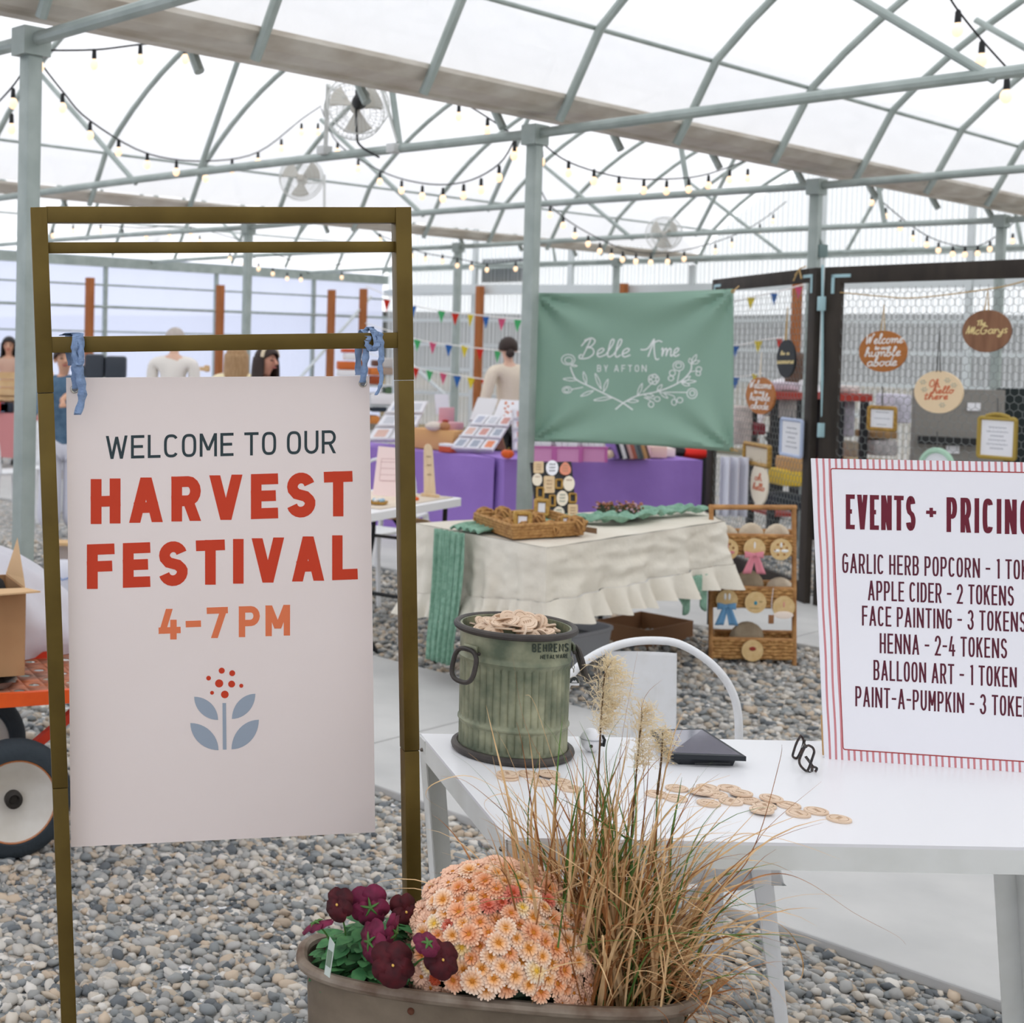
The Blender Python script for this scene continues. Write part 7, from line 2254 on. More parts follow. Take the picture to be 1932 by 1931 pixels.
# ================================================================ bunting
BC_ = {'r': ((222, 62, 44), 'red'), 'b': ((60, 124, 200), 'blue'), 'g': ((92, 200, 132), 'green'), 'y': ((240, 224, 72), 'yellow'), 'p': ((230, 108, 148), 'pink')}
def bunting(label, pts, flags, Y0, Y1):
    x0, x1 = pts[0][0], pts[-1][0]
    def dep(x): return Y0 + (Y1 - Y0) * (x - x0) / (x1 - x0)
    t = thing('bunting', label, 'bunting', at(pts[0][0], pts[0][1], Y0).to_tuple(), 0, 'rows of bunting')
    MB().tube(spline([at(x, y, dep(x)) for x, y in pts], 4), .006, 4).build('cord', M_WP, t)
    for x, y, c_ in flags:
        Y = dep(x)
        c = at(x, y, Y)
        w, h = 7.2 * Y / F, 23 * Y / F
        tw_ = R5.uniform(-.5, .5)
        V = [c + Vector((-w * math.cos(tw_), -w * math.sin(tw_), 0)), c + Vector((w * math.cos(tw_), w * math.sin(tw_), 0)), c + Vector((R5.uniform(-.1, .1) * w, .01, -h))]
        MB().add(V, [(0, 1, 2)]).build('flag', mat('flag_' + BC_[c_][1], BC_[c_][0], .8, trans=.35), t, thick=.002, smooth=False)
bunting('upper row of coloured pennants strung across the end wall', [(690, 540), (780, 576), (860, 590), (980, 602), (1080, 606), (1200, 600), (1360, 575), (1417, 561), (1461, 552), (1520, 536)], [(730, 566, 'r'), (779, 578, 'b'), (833, 587, 'g'), (859, 592, 'r'), (888, 594, 'y'), (917, 598, 'b'), (947, 602, 'p'), (977, 604, 'g'), (1417, 562, 'y'), (1461, 554, 'b'), (1507, 542, 'p')], 16.5, 12.8)
bunting('middle row of coloured pennants strung across the end wall', [(690, 610), (788, 641), (860, 652), (980, 664), (1200, 668), (1388, 652), (1431, 643), (1480, 637)], [(788, 641, 'g'), (817, 646, 'p'), (847, 651, 'b'), (877, 653, 'y'), (906, 659, 'r'), (939, 663, 'g'), (1388, 653, 'b'), (1431, 644, 'y'), (1471, 640, 'r')], 16.5, 12.8)
bunting('lowest row of coloured pennants strung across the end wall', [(690, 665), (785, 694), (860, 708), (980, 722), (1200, 726), (1388, 712), (1440, 704)], [(785, 694, 'r'), (811, 699, 'g'), (837, 704, 'p'), (863, 710, 'b'), (889, 713, 'y'), (915, 717, 'r'), (1388, 712, 'b'), (1424, 706, 'y')], 16.5, 13.0)

# ================================================================ string lights
M_BULB = bpy.data.materials.new('warm_bulb'); M_BULB.use_nodes = True
_b = M_BULB.node_tree.nodes['Principled BSDF']
_b.inputs['Base Color'].default_value = lin((255, 226, 196)); _b.inputs['Roughness'].default_value = .2
_b.inputs['Emission Color'].default_value = lin((255, 214, 168)); _b.inputs['Emission Strength'].default_value = 1.1
M_BULB.cycles.emission_sampling = 'NONE'
M_SOCK = mat('black_socket', (26, 28, 30), .6)
bulb0 = []
def string_light(label, pts, bulbs, Y0, Y1, size=1.0):
    x0, x1 = pts[0][0], pts[-1][0]
    def dep(x): return Y0 + (Y1 - Y0) * ((x - x0) / (x1 - x0) if x1 != x0 else 0)
    t = thing('string_light', label, 'string lights', at(pts[0][0], pts[0][1], Y0).to_tuple(), 0, 'string lights under the roof')
    MB().tube(spline([at(x, y, dep(x)) for x, y in pts], 5), .006, 5).build('cable', M_SOCK, t)
    for x, y in bulbs:
        p = at(x, y, dep(x))
        if not bulb0:
            k = MB().lathe([(.006, 0), (.012, -.01), (.014, -.05), (.012, -.062)], 10, (0, 0, 0)).build('socket', M_SOCK, t, local=True)
            g = MB().ball((0, 0, -.088), (.026, .026, .034), 12, 8).build('bulb', M_BULB, t, local=True)
            g.parent = k
            bulb0.append(k)
        else:
            k = clone(bulb0[0], t)
        k.matrix_basis = WM[t.name].inverted() @ Matrix.Translation(p) @ Matrix.Scale(size, 4)
string_light('string lights draped under the gutter right of the near steel post', [(66, 95), (178, 94), (265, 84), (350, 78), (430, 70)], [(75, 95), (178, 92), (265, 84), (350, 84)], 7.4, 8.8)
string_light('string lights swagging from the near steel post down across the second bay', [(70, 110), (118, 172), (170, 228), (278, 290), (388, 304), (487, 287), (569, 225), (606, 200)], [(118, 176), (170, 230), (224, 262), (278, 288), (333, 303), (388, 316), (438, 300), (487, 286), (531, 262), (569, 232), (600, 232)], 8.0, 13.5)
string_light('string lights swagging past the near large fan', [(606, 205), (637, 270), (717, 322), (797, 346), (875, 344), (941, 310), (975, 255)], [(637, 268), (676, 300), (717, 324), (758, 340), (797, 350), (836, 354), (875, 347), (908, 336), (942, 312), (971, 270)], 13.5, 9.5)
string_light('string lights swagging between the two middle steel posts', [(1014, 262), (1073, 306), (1168, 334), (1258, 338), (1337, 328), (1440, 290)], [(1022, 282), (1073, 303), (1121, 319), (1168, 332), (1215, 338), (1258, 340), (1300, 337), (1337, 330), (1377, 320), (1411, 318)], 9.6, 12.2)
string_light('string lights along the gutter above the fan near the middle post', [(800, 160), (866, 190), (920, 222), (972, 258)], [(866, 196), (920, 222), (972, 262)], 9.5, 9.8)
string_light('string lights swagging low behind the middle post towards the gable', [(1010, 330), (1038, 388), (1110, 440), (1200, 476), (1291, 472), (1380, 446), (1434, 418), (1484, 380)], [(1016, 362), (1038, 388), (1063, 408), (1085, 428), (1110, 444), (1132, 458), (1154, 468), (1175, 474), (1200, 478), (1228, 480), (1260, 479), (1291, 474), (1350, 460), (1381, 448), (1434, 422), (1459, 404)], 13.0, 17.5)
string_light('string lights swagging above the wide wire panel', [(1630, 340), (1645, 362), (1699, 410), (1749, 445), (1798, 462), (1845, 464), (1888, 440), (1925, 410)], [(1645, 366), (1671, 392), (1699, 414), (1723, 434), (1749, 446), (1771, 457), (1798, 464), (1821, 465), (1845, 463), (1868, 455), (1911, 440)], 14.0, 15.5)
string_light('string lights high in the nearest bay above the price sign', [(1790, -8), (1808, 20), (1853, 76), (1898, 126)], [(1808, 18), (1853, 76), (1900, 145)], 7.6, 7.9, 1.25)
string_light('string lights far back behind the top of the brass stand', [(90, 420), (140, 422), (190, 424), (232, 428), (276, 430), (320, 426), (376, 432), (480, 462), (560, 494), (660, 500)], [(100, 432), (138, 424), (190, 424), (232, 432), (276, 436), (320, 433), (360, 428), (377, 444), (434, 476), (461, 487), (488, 496), (515, 505), (542, 514), (568, 516), (645, 512)], 18.0, 20.0)
string_light('string lights far back between the brass stand and the middle post', [(710, 440), (760, 462), (803, 478), (863, 488), (918, 498), (990, 490)], [(717, 440), (777, 470), (803, 476), (835, 480), (863, 488), (890, 492), (919, 496), (973, 494)], 18.0, 17.0)
string_light('string lights at the dark edge left of the near steel post', [(-10, 200), (26, 160), (60, 108)], [(25, 166), (22, 214)], 8.6, 7.4)

# ================================================================ fans hung from the tie pipes
M_FANW = mat('fan_wire', (216, 218, 214), .5, .2)
M_FANB = mat('fan_blade', (206, 202, 192), .5)
def fan(c, R_, face, label, g, motor=True, mount=None):
    r, u, n = frame(face)
    t = thing('fan', label, 'fan', c.to_tuple(), 0, 'circulation fans under the roof')
    ring = lambda rad, o: [c + n * o + (r * math.cos(2 * PI * k / 40) + u * math.sin(2 * PI * k / 40)) * rad for k in range(40)]
    cage = MB()
    for o in (-.06, .06): cage.tube(ring(R_ * (1 if o < 0 else .98), o), .005, 5, closed=True)
    for q in (.35, .55, .75, .9): cage.tube(ring(R_ * q, .06 + .04 * (1 - q)), .0022, 4, closed=True)
    for k in range(40):
        a = 2 * PI * k / 40
        d = r * math.cos(a) + u * math.sin(a)
        cage.tube([c + n * .1 + d * R_ * .2, c + n * .085 + d * R_ * .6, c + n * .06 + d * R_, c - n * .06 + d * R_, c - n * .09 + d * R_ * .5], .0018, 4, caps=False)
    cage.build('cage', M_FANW, t)
    for k in range(3):
        a0 = 2 * PI * k / 3 + .5
        def bl(uu, v, a0=a0):
            rad = R_ * (.16 + .72 * uu)
            a = a0 + (v - .5) * (1.0 + .2 * uu) * (.9 if uu > .1 else .6)
            return c + (r * math.cos(a) + u * math.sin(a)) * rad + n * (.05 * (v - .5))
        MB().grid(bl, 8, 8).build('blade', M_FANB, t, thick=.004)
    MB().lathe([(R_ * .16, -.03), (R_ * .16, .03), (R_ * .1, .045)], 20, c, rotmat(r, u, n)).build('hub', M_FANB, t)
    MB().lathe([(R_ * .2, -.2), (R_ * .24, -.16), (R_ * .24, -.08), (R_ * .14, -.04)], 20, c, rotmat(r, u, n)).build('motor', M_BLACKM if motor else M_FANB, t)
    return t, r, u, n
fc1 = onG(672, 203, 7.05)
f1, r_, u_, n_ = fan(fc1, .215, Vector((-.1, 1, -.25)), 'large white cage fan with black motor hung from the nearest tie pipe', 7.05)
for x0, y0, x1, y1 in ((619, 158, 614, 283), (719, 165, 750, 268)):
    MB().beam(onG(x0, y0, 7.0), onG(x1, y1, 7.03), .03, .012).build('mount_arm', M_FANW, f1)
MB().beam(onG(619, 160, 7.0), onG(650, 185, 7.0), .03, .012).build('mount_arm', M_FANW, f1)
for x, y in ((612, 284), (744, 280)):
    MB().box(onG(x, y, 7.02), (.09, .07, .06), rotmat(GD, CD, (0, 0, 1)), .004).build('clamp_box', mat('clamp_grey', (206, 208, 206), .5), f1)
MB().tube(spline([onG(672, 170, 7.0), onG(673, 250, 6.98), onG(680, 275, 7.0), onG(715, 297, 7.0)], 5), .008, 6).build('power_cord', M_SOCK, f1)
fc2 = onG(568, 336, 10.68)
f2_, *_ = fan(fc2, .235, Vector((-.2, -1, .05)), 'white three-blade cage fan on the second tie pipe', 10.7, False)
MB().beam(onG(612, 330, 10.68), onG(612, 392, 10.68), .02, .02).build('mount_arm', M_FANW, f2_)
MB().beam(onG(612, 345, 10.68), onG(580, 345, 10.68), .02, .02).build('mount_arm', M_FANW, f2_)
fc3 = onG(1253, 441, 14.42)
f3, *_ = fan(fc3, .19, Vector((.1, -1, .05)), 'white three-blade cage fan near the gable behind the green banner', 14.4, False)
MB().beam(fc3 + Vector((0, .1, 0)), onG(1262, 465, 14.42), .02, .02).build('mount_arm', M_FANW, f3)
fc4 = onG(278, 443, 14.42)
f4, *_ = fan(fc4, .2, Vector((-.2, -1, .05)), 'far white cage fan seen through the top of the brass stand', 14.4, False)
MB().beam(fc4 + Vector((0, .1, 0)), fc4 + Vector((0, .1, -.35)), .02, .02).build('mount_arm', M_FANW, f4)
eb = thing('electric_box', 'small grey-green electrical box on the steel post above the wire panels', 'electrical box', onC(1551, 475, C1).to_tuple())
pb = onC(1551, 474, C1 - .05)
MB().box(pb, (.07, .05, .10), None, .006).build('box', mat('grey_green_box', (120, 140, 138), .5), eb)
MB().tube([pb + Vector((0, 0, .05)), pb + Vector((-.03, 0, .12))], .008, 6).build('conduit', M_STEEL, eb)
# ================================================================ people
def skin_body(name, m, par, joints, bones, root=0, sub=2):
    me = bpy.data.meshes.new(name)
    inv = WM[par.name].inverted()
    me.from_pydata([tuple(inv @ Vector(j[0])) for j in joints], bones, [])
    me.materials.append(m)
    o = bpy.data.objects.new(name, me)
    COL.objects.link(o)
    o.parent = par
    WM[o.name] = WM[par.name]
    md = o.modifiers.new('skin', 'SKIN')
    md.use_smooth_shade = True
    me.skin_vertices.new() if not me.skin_vertices else None
    for v, j in zip(me.skin_vertices[0].data, joints):
        r = j[1]
        v.radius = (r, r) if not isinstance(r, tuple) else r
    me.skin_vertices[0].data[root].use_root = True
    s2 = o.modifiers.new('smooth', 'SUBSURF')
    s2.levels = s2.render_levels = sub
    return o
M_SKIN = mat('skin', (214, 166, 138), .6)
M_SKIN2 = mat('skin_light', (228, 186, 162), .6)
def person(label, pos, height, yaw, top, legs_m, hair, hair_len=.3, hair_style='long', arms=((.1, -.05, -.55), (-.1, -.05, -.55)), seated=False, skin=None, lean=0.0, head_tilt=0.0, head_yaw=0.0, wide=False):
    """yaw: the way the person faces (0 = towards the camera, pi = away)"""
    skin = skin or M_SKIN
    x, y, z0 = pos
    t = thing('person', label, 'person', (x, y, 0))
    c_, s_ = math.cos(yaw), math.sin(yaw)
    Hh = height
    def P(lx, ly, lz):                     # lx to the person's own side, ly forward, lz up
        ly += lean * max(lz - .5 * Hh, 0)
        return Vector((x + lx * c_ + ly * s_, y + lx * s_ - ly * c_, z0 + lz))
    hip = .52 * Hh; sh = .82 * Hh; nk = .865 * Hh; hd = .935 * Hh
    sw = .115 * Hh
    J = [(P(0, 0, hip), .10), (P(0, 0, .62 * Hh), .095), (P(0, 0, .74 * Hh), .11), (P(0, 0, .80 * Hh), .09), (P(0, .0, nk - .02), .045), (P(0, .012, nk + .025), .045),
         (P(0, .02 + head_tilt, hd - .035), (.066, .072)), (P(0, .02 + head_tilt * 1.3, hd + .015), (.074, .085)), (P(0, .015 + head_tilt * 1.5, hd + .065), (.06, .068))]
    B = [(0, 1), (1, 2), (2, 3), (3, 4), (4, 5), (5, 6), (6, 7), (7, 8)]
    hands = []
    for sg_, ar in ((1, arms[0]), (-1, arms[1])):
        o = len(J)
        shp = (sg_ * sw, 0, sh - .02)
        el = ((sg_ * (sw + .045)) + ar[0] * .4, ar[1] * .5 - .02, sh + ar[2] * .55)
        wr_ = (sg_ * (sw + .03) + ar[0], ar[1], sh + ar[2])
        J += [(P(*shp), .052), (P(*el), .038), (P(*wr_), .026), (P(wr_[0] + ar[0] * .1, wr_[1] + .05, wr_[2] - .03), (.018, .034)), (P(wr_[0] + ar[0] * .1, wr_[1] + .09, wr_[2] - .05), (.014, .03))]
        B += [(3, o), (o, o + 1), (o + 1, o + 2), (o + 2, o + 3), (o + 3, o + 4)]
        hands.append(((shp, el, wr_)))
        f0 = o + 4
        for k in range(4):
            J.append((P(wr_[0] + ar[0] * .1 + (k - 1.5) * .016, wr_[1] + .14 - .01 * abs(k - 1.5), wr_[2] - .075), .008)); B.append((f0, len(J) - 1))
        J.append((P(wr_[0] - sg_ * .045, wr_[1] + .07, wr_[2] - .02), .009)); B.append((o + 3, len(J) - 1))
    for sg_ in (1, -1):
        o = len(J)
        J += [(P(sg_ * .085, 0, hip - .06), .085), (P(sg_ * .095, .02, .28 * Hh), .056), (P(sg_ * .095, 0, .06), .038), (P(sg_ * .1, .13, .03), .03)]
        B += [(0, o), (o, o + 1), (o + 1, o + 2), (o + 2, o + 3)]
    skin_body('body', skin, t, J, B)
    # clothes
    Jt = [(P(0, 0, hip - .14), .13), (P(0, 0, hip), .128), (P(0, 0, .62 * Hh), .115), (P(0, 0, .74 * Hh), .132), (P(0, 0, .805 * Hh), .10), (P(0, .005, nk - .015), .062)]
    Bt = [(0, 1), (1, 2), (2, 3), (3, 4), (4, 5)]
    for (shp, el, wr_) in hands:
        o = len(Jt)
        Jt += [(P(*shp), .07), (P(*el), .056), (P(el[0] + (wr_[0] - el[0]) * .85, el[1] + (wr_[1] - el[1]) * .85, el[2] + (wr_[2] - el[2]) * .85), .044)]
        Bt += [(4, o), (o, o + 1), (o + 1, o + 2)]
    skin_body('top', top, t, Jt, Bt)
    Jl = [(P(0, 0, hip), .128)]
    Bl = []
    for sg_ in (1, -1):
        o = len(Jl)
        k = 1.25 if wide else 1.0
        Jl += [(P(sg_ * .09, 0, hip - .08), .105), (P(sg_ * .1, .015, .28 * Hh), .08 * k), (P(sg_ * .105, 0, .05), .07 * k * k)]
        Bl += [(0, o), (o, o + 1), (o + 1, o + 2)]
    skin_body('trousers', legs_m, t, Jl, Bl)
    for sg_ in (1, -1):
        MB().ball(P(sg_ * .1, .07, .035), (.05, .12, .045), 12, 8, Matrix.Rotation(yaw, 3, 'Z')).build('shoe', mat('dark_shoe', (50, 46, 44), .6), t)
    # face
    hy = head_yaw
    def Hd(lx, ly, lz):
        ch, sh_ = math.cos(hy), math.sin(hy)
        return P(lx * ch + ly * sh_, .02 + head_tilt * 1.3 - lx * sh_ + ly * ch, hd + lz)
    for sg_ in (1, -1):
        MB().ball(Hd(sg_ * .031, .074, .008), (.012, .008, .007), 8, 6).build('eye', mat('eye_dark', (60, 44, 36), .4), t)
        MB().box(Hd(sg_ * .031, .08, .03), (.03, .008, .006), Matrix.Rotation(yaw - hy, 3, 'Z'), .002).build('eyebrow', hair, t)
        MB().ball(Hd(sg_ * .076, -.005, -.005), (.014, .02, .03), 8, 6, Matrix.Rotation(yaw, 3, 'Z')).build('ear', skin, t)
    MB().tube([Hd(0, .078, .015), Hd(0, .098, -.02), Hd(0, .082, -.028)], [.008, .013, .009], 8).build('nose', skin, t)
    MB().ball(Hd(0, .074, -.05), (.024, .010, .008), 10, 6, Matrix.Rotation(yaw - hy, 3, 'Z')).build('mouth', mat('lips', (186, 104, 96), .5), t)
    # hair
    mb = MB()
    def hf(u, v):
        a = 2 * PI * u
        th = PI * .62 * v
        fr_ = math.cos(a)                  # 1 in front
        th *= 1 - .42 * max(fr_, 0)
        return Hd(.089 * math.sin(th) * math.sin(a) * 1.0, -.012 + .103 * math.sin(th) * math.cos(a), .018 + .098 * math.cos(th))
    mb.grid(hf, 28, 10, wrap=True)
    mb.build('hair', hair, t, thick=.012)
    if hair_style == 'long':
        mb = MB()
        def lf_(u, v):
            a = PI * (.32 + 1.36 * u)
            r = 1 + .12 * math.sin(v * 5 + u * 9) * .5
            L = hair_len
            return Hd(.088 * math.sin(a) * (1 + .35 * v) * r, -.02 + .095 * math.cos(a) * (1 + .1 * v), .03 - L * v - .02 * math.sin(u * 23) * v)
        mb.grid(lf_, 30, 10)
        mb.build('hair_length', hair, t, thick=.025)
    elif hair_style == 'bun':
        MB().ball(Hd(-.0, -.115, -.045), (.045, .042, .045), 12, 8).build('hair_bun', hair, t)
    return t, P, Hd
def gY(px, py_head, Y): p = at(px, py_head, Y); return p
M_DEN = mat('denim', (96, 124, 148), .9, var=(20, .3, .7), rgb2=(70, 98, 124))
M_LTR = mat('pale_grey_linen', (214, 214, 224), .9)
M_DKH = mat('dark_brown_hair', (52, 38, 32), .6)
M_BLH = mat('blonde_hair', (192, 158, 116), .6, var=(30, .3, .7), rgb2=(150, 112, 74), stretch=(6, 6, .5))
M_GRH = mat('grey_hair', (186, 176, 168), .7)
M_BRH = mat('brown_hair', (104, 74, 56), .6, var=(30, .3, .7), rgb2=(78, 54, 40), stretch=(6, 6, .5))
p = at(121, 690, 11.3)
t, P, Hd = person('person in a denim jacket and wide pale grey trousers holding something yellow', (p.x, 11.3, 0), 1.56, .15, M_DEN, M_LTR, M_DKH, .1, 'short', arms=((-.22, .26, -.12), (.02, .18, -.30)), skin=M_SKIN, wide=True)
yl = thing('yellow_cup', 'small yellow item in the hand of the person in denim', 'cup', at(93, 706, 11.0).to_tuple())
MB().ball(at(93, 706, 11.0), (.035, .03, .03), 12, 8).build('cup', mat('bright_yellow', (246, 180, 40), .5), yl)
p = at(17, 658, YPK + 1.6)
person('person with long dark hair facing forward behind the pine crates', (p.x, YPK + 1.6, 0), at(17, 638, YPK + 1.6).z + .01, 0, mat('tan_knit', (206, 172, 152), .9), M_BLACKM, mat('black_hair', (34, 28, 28), .5), .26, 'long', skin=M_SKIN)
p = at(325, 650, 13.1)
person('grey-haired person in a loose white shirt seen from behind beyond the festival sign', (p.x, 13.1, 0), at(332, 619, 13.1).z, PI - .3, mat('white_shirt', (236, 230, 222), .9, bump=(8, .4)), M_LTR, M_GRH, .1, 'short', arms=((-.08, .08, -.5), (.08, .08, -.5)), skin=M_SKIN2, lean=.1)
p = at(446, 690, 12.0)
person('person with long wavy blonde hair and a pale yellow top seen from behind', (p.x, 12.0, 0), at(446, 652, 12.0).z, PI - .2, mat('pale_yellow_top', (246, 234, 196), .9), M_DEN, M_BLH, .34, 'long', skin=M_SKIN2)
p = at(497, 690, 11.0)
t, P, Hd = person('person with dark hair and a cream headband looking down beside the blonde person', (p.x, 11.0, 0), at(497, 657, 11.0).z, .75, mat('charcoal_top', (70, 62, 62), .9), M_BLACKM, M_DKH, .22, 'long', skin=mat('skin_flushed', (220, 160, 136), .6), head_tilt=.02)
MB().tube([Hd(.094 * math.sin(a), -.01 + .03 * 0 + .035, .02 + .112 * math.cos(a) * .95) for a in [(-1.45 + 2.9 * k / 16) for k in range(17)]], .014, 8).build('headband', mat('cream_headband', (232, 214, 184), .8), t)
p = at(960, 690, 13.6)
person('person in a cream sweater with dark hair in a low bun seen from behind', (p.x, 13.6, 0), at(968, 637, 13.6).z, PI + .45, mat('cream_sweater', (230, 216, 196), .95, bump=(40, .4)), M_BLACKM, M_DKH, .1, 'bun', arms=((.06, .06, -.5), (-.06, .06, -.5)), skin=M_SKIN2, head_yaw=-.5)
p = at(1490, 700, 13.4)
person('person in a white top with long brown hair bending behind the black oval sign', (p.x, 13.4, 0), at(1505, 668, 13.4).z, PI - .8, mat('white_top', (240, 236, 238), .9), M_BLACKM, M_BRH, .36, 'long', skin=M_SKIN2, lean=.25)

# ================================================================ orange cart with its load
M_CARTO = mat('orange_enamel', (238, 94, 30), .45, var=(10, .25, .6), rgb2=(220, 80, 24))
M_CARTR = mat('red_orange_enamel', (214, 62, 34), .5)
M_TYRE = mat('black_tyre', (50, 58, 64), .8, bump=(60, .3))
YW = 4.26
UC = Vector((math.sin(math.radians(71)), math.cos(math.radians(71)), 0))
VC = Vector((-UC.y, UC.x, 0))
w0 = at(24, 1507, YW)
ct = thing('garden_cart', 'orange metal garden cart with black tyres beside the brass sign stand', 'cart', (w0.x, w0.y, 0))
WRAD = w0.z
def Cp(a, b, z): return Vector((w0.x, w0.y, 0)) + UC * a + VC * b + Vector((0, 0, z))
DZ = at(60, 1306, YW + .05).z
x0c, x1c, dc = -1.0, .62, .62
# deck of punched metal: a plate with real holes
nu, nv = 26, 10
mbd = MB()
pu, pv = (x1c - x0c) / nu, dc / nv
for i in range(nu):
    for j in range(nv):
        cx_, cy_ = x0c + (i + .5) * pu, (j + .5) * pv + .02
        if (i + j) % 2:
            mbd.add([Cp(cx_ - pu / 2, cy_ - pv / 2, DZ), Cp(cx_ + pu / 2, cy_ - pv / 2, DZ), Cp(cx_ + pu / 2, cy_ + pv / 2, DZ), Cp(cx_ - pu / 2, cy_ + pv / 2, DZ)], [(0, 1, 2, 3)])
        else:
            n8 = 12
            out_, in_ = [], []
            for k in range(n8):
                a = 2 * PI * k / n8 + PI / 4
                ca, sa = math.cos(a), math.sin(a)
                mx = max(abs(ca), abs(sa))
                out_.append(Cp(cx_ + pu / 2 * ca / mx, cy_ + pv / 2 * sa / mx, DZ))
                in_.append(Cp(cx_ + pu * .3 * ca, cy_ + pv * .3 * sa, DZ))
            mbd.add(out_ + in_, [(k, (k + 1) % n8, n8 + (k + 1) % n8, n8 + k) for k in range(n8)])
mbd.build('deck_plate', mat('worn_orange_deck', (196, 112, 72), .6, var=(9, .35, .65), rgb2=(142, 108, 92)), ct, thick=.003)
MB().beam(Cp(x0c, 0, DZ - .012), Cp(x1c, 0, DZ - .012), .02, .043).build('side_rail', M_CARTO, ct)
MB().beam(Cp(x0c, dc + .02, DZ - .012), Cp(x1c, dc + .02, DZ - .012), .02, .043).build('side_rail', M_CARTO, ct)
MB().beam(Cp(x0c, 0, DZ - .012), Cp(x0c, dc, DZ - .012), .02, .043).build('end_rail', M_CARTO, ct)
MB().beam(Cp(x1c, 0, DZ - .012), Cp(x1c, dc, DZ - .012), .02, .043).build('end_rail', M_CARTO, ct)
MB().beam(Cp(.05, .10, WRAD + .1), Cp(.32, .12, DZ - .03), .028, .028).build('strut', M_CARTR, ct)
MB().beam(Cp(.28, .15, WRAD + .02), Cp(.55, .15, DZ - .22), .03, .03).build('strut', M_CARTR, ct)
MB().prism([(0, 0), (.16, 0), (0, .07)], Cp(.12, dc * .75, DZ), UC, (0, 0, 1), .012).build('tailboard', M_CARTR, ct)
for a, b in ((0, 0), (0, dc), (.86, .08), (.86, dc)):
    wc_ = Cp(a, b, WRAD)
    R_ = rotmat(UC, (0, 0, 1), -VC) if b < .3 else rotmat(UC, (0, 0, 1), VC)
    tw_ = .09
    prof = []
    for k in range(17):
        th = -PI / 2 + PI * k / 16
        prof.append((WRAD - .055 + .055 * math.cos(th) ** .7 if math.cos(th) > 0 else WRAD - .055, tw_ / 2 * math.sin(th)))
    wo = MB().lathe(prof + [(WRAD * .66, .03), (WRAD * .66, -.03), prof[0]], 48, wc_, R_, capb=False, capt=False).build('wheel', M_TYRE, ct)
    MB().lathe([(WRAD * .2, .0), (WRAD * .45, .006), (WRAD * .6, .03), (WRAD * .675, .04), (WRAD * .69, .032), (WRAD * .66, -.02), (WRAD * .2, -.02)], 48, wc_, R_).build('rim', mat('cream_rim', (228, 224, 216), .5, var=(6, .3, .7), rgb2=(198, 190, 176)), wo)
    MB().tube([wc_ + R_ @ Vector((WRAD * .685 * math.cos(2 * PI * k / 48), WRAD * .685 * math.sin(2 * PI * k / 48), .036)) for k in range(48)], .005, 6, closed=True).build('rust_edge', mat('rust_ring', (186, 112, 58), .8), wo)
    MB().lathe([(.028, 0), (.028, .02), (.018, .024), (.012, .012)], 20, wc_, R_).build('axle_hub', mat('dark_hub', (58, 54, 50), .5, .4), wo)
# load on the cart
tray = thing('metal_tray', 'shallow silver metal tray under the cardboard box on the orange cart', 'tray', Cp(-.05, .2, DZ).to_tuple())
tc_ = Cp(-.2, .2, DZ + .004)
def trf(u, v):
    lv_ = ((0, 0), (.92, 0), (1.0, .022), (1.03, .024), (.9, .004))
    k, z = lv_[int(round(v * 4))]
    a = 2 * PI * u; e = .35
    return tc_ + UC * (.23 * k * math.copysign(abs(math.cos(a)) ** e, math.cos(a))) + VC * (.15 * k * math.copysign(abs(math.sin(a)) ** e, math.sin(a))) + Vector((0, 0, z))
MB().grid(trf, 48, 4, wrap=True).build('pan', mat('aluminium', (178, 176, 172), .35, .7), tray)
cbx = thing('cardboard_box', 'open cardboard box with dark contents on the silver tray of the orange cart', 'cardboard box', (tc_ + Vector((0, 0, .03))).to_tuple())
pR = at(45, 1265, YW + .14)
zb, zt_ = tc_.z + .026, at(40, 1112, YW + .14).z
bw_, bd_ = .42, .28
def Bq(a, b, z): return Vector((pR.x, pR.y, 0)) - UC * a + VC * b + Vector((0, 0, z))
for (a0, b0), (a1, b1) in (((0, 0), (bw_, 0)), ((0, bd_), (bw_, bd_)), ((0, 0), (0, bd_)), ((bw_, 0), (bw_, bd_))):
    MB().beam(Bq(a0, b0, (zb + zt_) / 2), Bq(a1, b1, (zb + zt_) / 2), .006, zt_ - zb).build('wall', M_CARD, cbx, smooth=False)
MB().hexa([Bq(0, 0, zb), Bq(bw_, 0, zb), Bq(bw_, bd_, zb), Bq(0, bd_, zb), Bq(0, 0, zb + .006), Bq(bw_, 0, zb + .006), Bq(bw_, bd_, zb + .006), Bq(0, bd_, zb + .006)]).build('base', M_CARD, cbx, smooth=False)
def flap(a, b, c, d):
    MB().hexa([a, b, c, d] + [p_ + Vector((0, 0, .005)) for p_ in (a, b, c, d)]).build('flap', mat('cardboard_inside', (214, 176, 132), .8), cbx, smooth=False)
flap(Bq(0, 0, zt_), Bq(bw_, 0, zt_), Bq(bw_ + .02, -.12, zt_ - .005), Bq(-.02, -.12, zt_ + .01))
flap(Bq(0, 0, zt_), Bq(0, bd_, zt_), Bq(-.04, bd_ + .01, zt_ + .12), Bq(-.01, .06, zt_ + .02))
MB().ball(Bq(.2, .14, zt_ - .02), (.17, .12, .09), 14, 8).build('dark_contents', mat('black_fabric', (28, 28, 30), .9, bump=(20, .5)), cbx)
bag = thing('plastic_bag', 'large translucent white plastic bag slumped on the orange cart behind the box', 'bag', Cp(.1, .45, DZ).to_tuple())
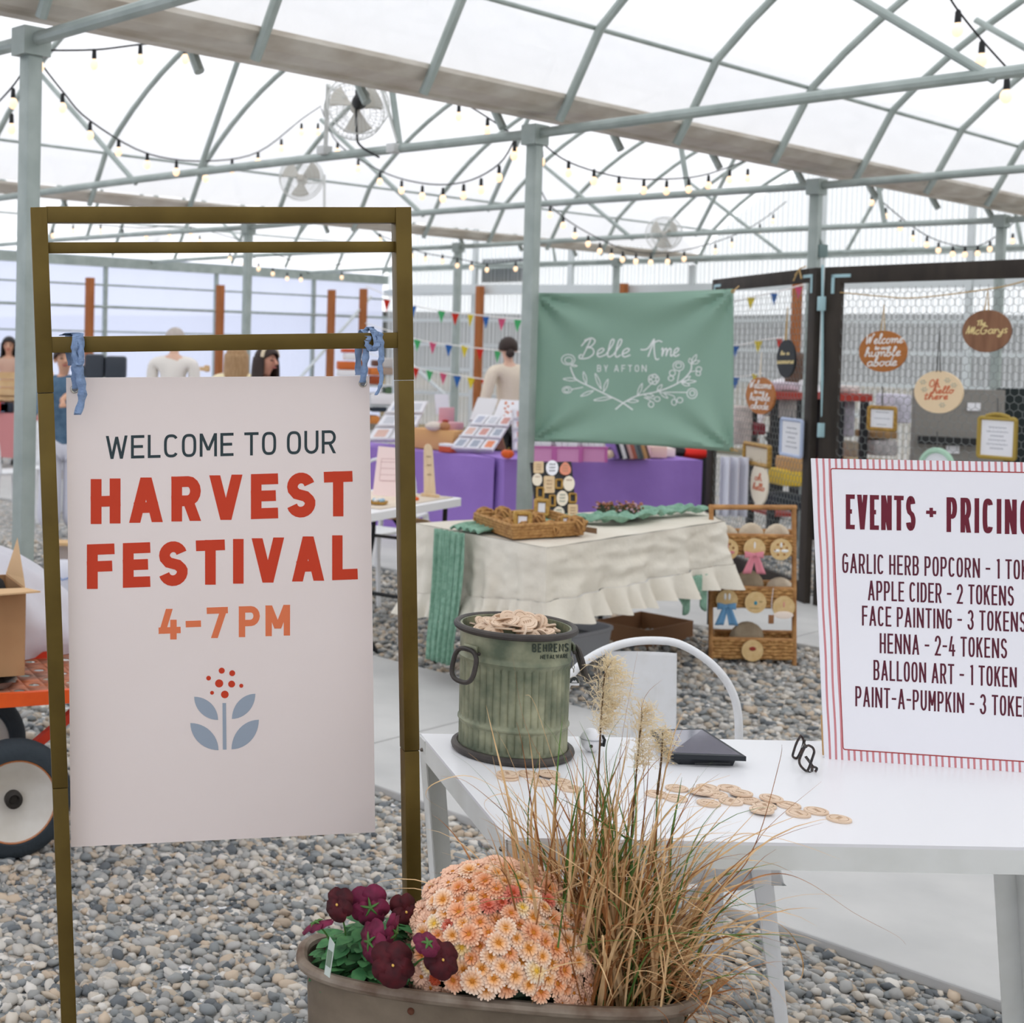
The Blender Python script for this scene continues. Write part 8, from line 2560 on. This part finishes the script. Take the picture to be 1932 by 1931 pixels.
M_BAG = mat('translucent_bag', (244, 243, 248), .35, var=(4, .3, .7), rgb2=(232, 232, 240), trans=.35, bump=(7, .5))
bcn = at(20, 1150, YW + .62)
bz = DZ + .006
def bagf(u, v):
    a = 2 * PI * u
    sc = (0.9, 1.05, 1.08, 1.0, .86, .6, .25, .02)
    zz = (0, .12, .28, .46, .64, .82, .95, 1.0)
    k = v * 7; i = min(int(k), 6); f_ = k - i
    r = sc[i] * (1 - f_) + sc[i + 1] * f_
    z = zz[i] * (1 - f_) + zz[i + 1] * f_
    wr_ = 1 + .05 * math.sin(a * 7 + v * 9) + .03 * math.sin(a * 13 - v * 5)
    return Vector((bcn.x - .06, bcn.y, 0)) + UC * (.35 * r * wr_ * math.cos(a) - .18 * z) + VC * (.22 * r * wr_ * math.sin(a)) + Vector((0, 0, bz + (at(0, 1003, bcn.y).z - bz) * z * (1 + .02 * math.sin(a * 5))))
MB().grid(bagf, 64, 24, wrap=True).build('bag', M_BAG, bag)
# small things glimpsed between the leg and the sign
sb = thing('wooden_box', 'small pine box standing on the gravel between brass leg and festival sign', 'box', on(112, 1075, 0).to_tuple())
qb = on(114, 1075, 0)
crate_c = Vector((qb.x, qb.y, .10))
for dx, dz, sx, sz in ((0, .09, .2, .02), (0, -.09, .2, .02), (-.09, 0, .02, .2), (.09, 0, .02, .2)):
    MB().box(crate_c + Vector((dx, 0, dz)), (sx, .16, sz)).build('board', M_PINE, sb)
MB().box(crate_c + Vector((0, .07, 0)), (.17, .01, .17)).build('back', M_PAPER, sb)
bb2 = thing('bundled_bag', 'white bag with a blue strap on the ground between brass leg and festival sign', 'bag', on(118, 1130, 0).to_tuple())
qq = on(118, 1130, 0)
MB().ball(qq + Vector((0, .05, .12)), (.14, .1, .12), 16, 10).build('bag', M_BAG, bb2)
MB().tube([qq + Vector((-.06, -.05, .17)), qq + Vector((.0, -.07, .13)), qq + Vector((.07, -.05, .15))], .012, 6, flat=.4).build('strap', mat('blue_strap', (120, 142, 186), .8), bb2)
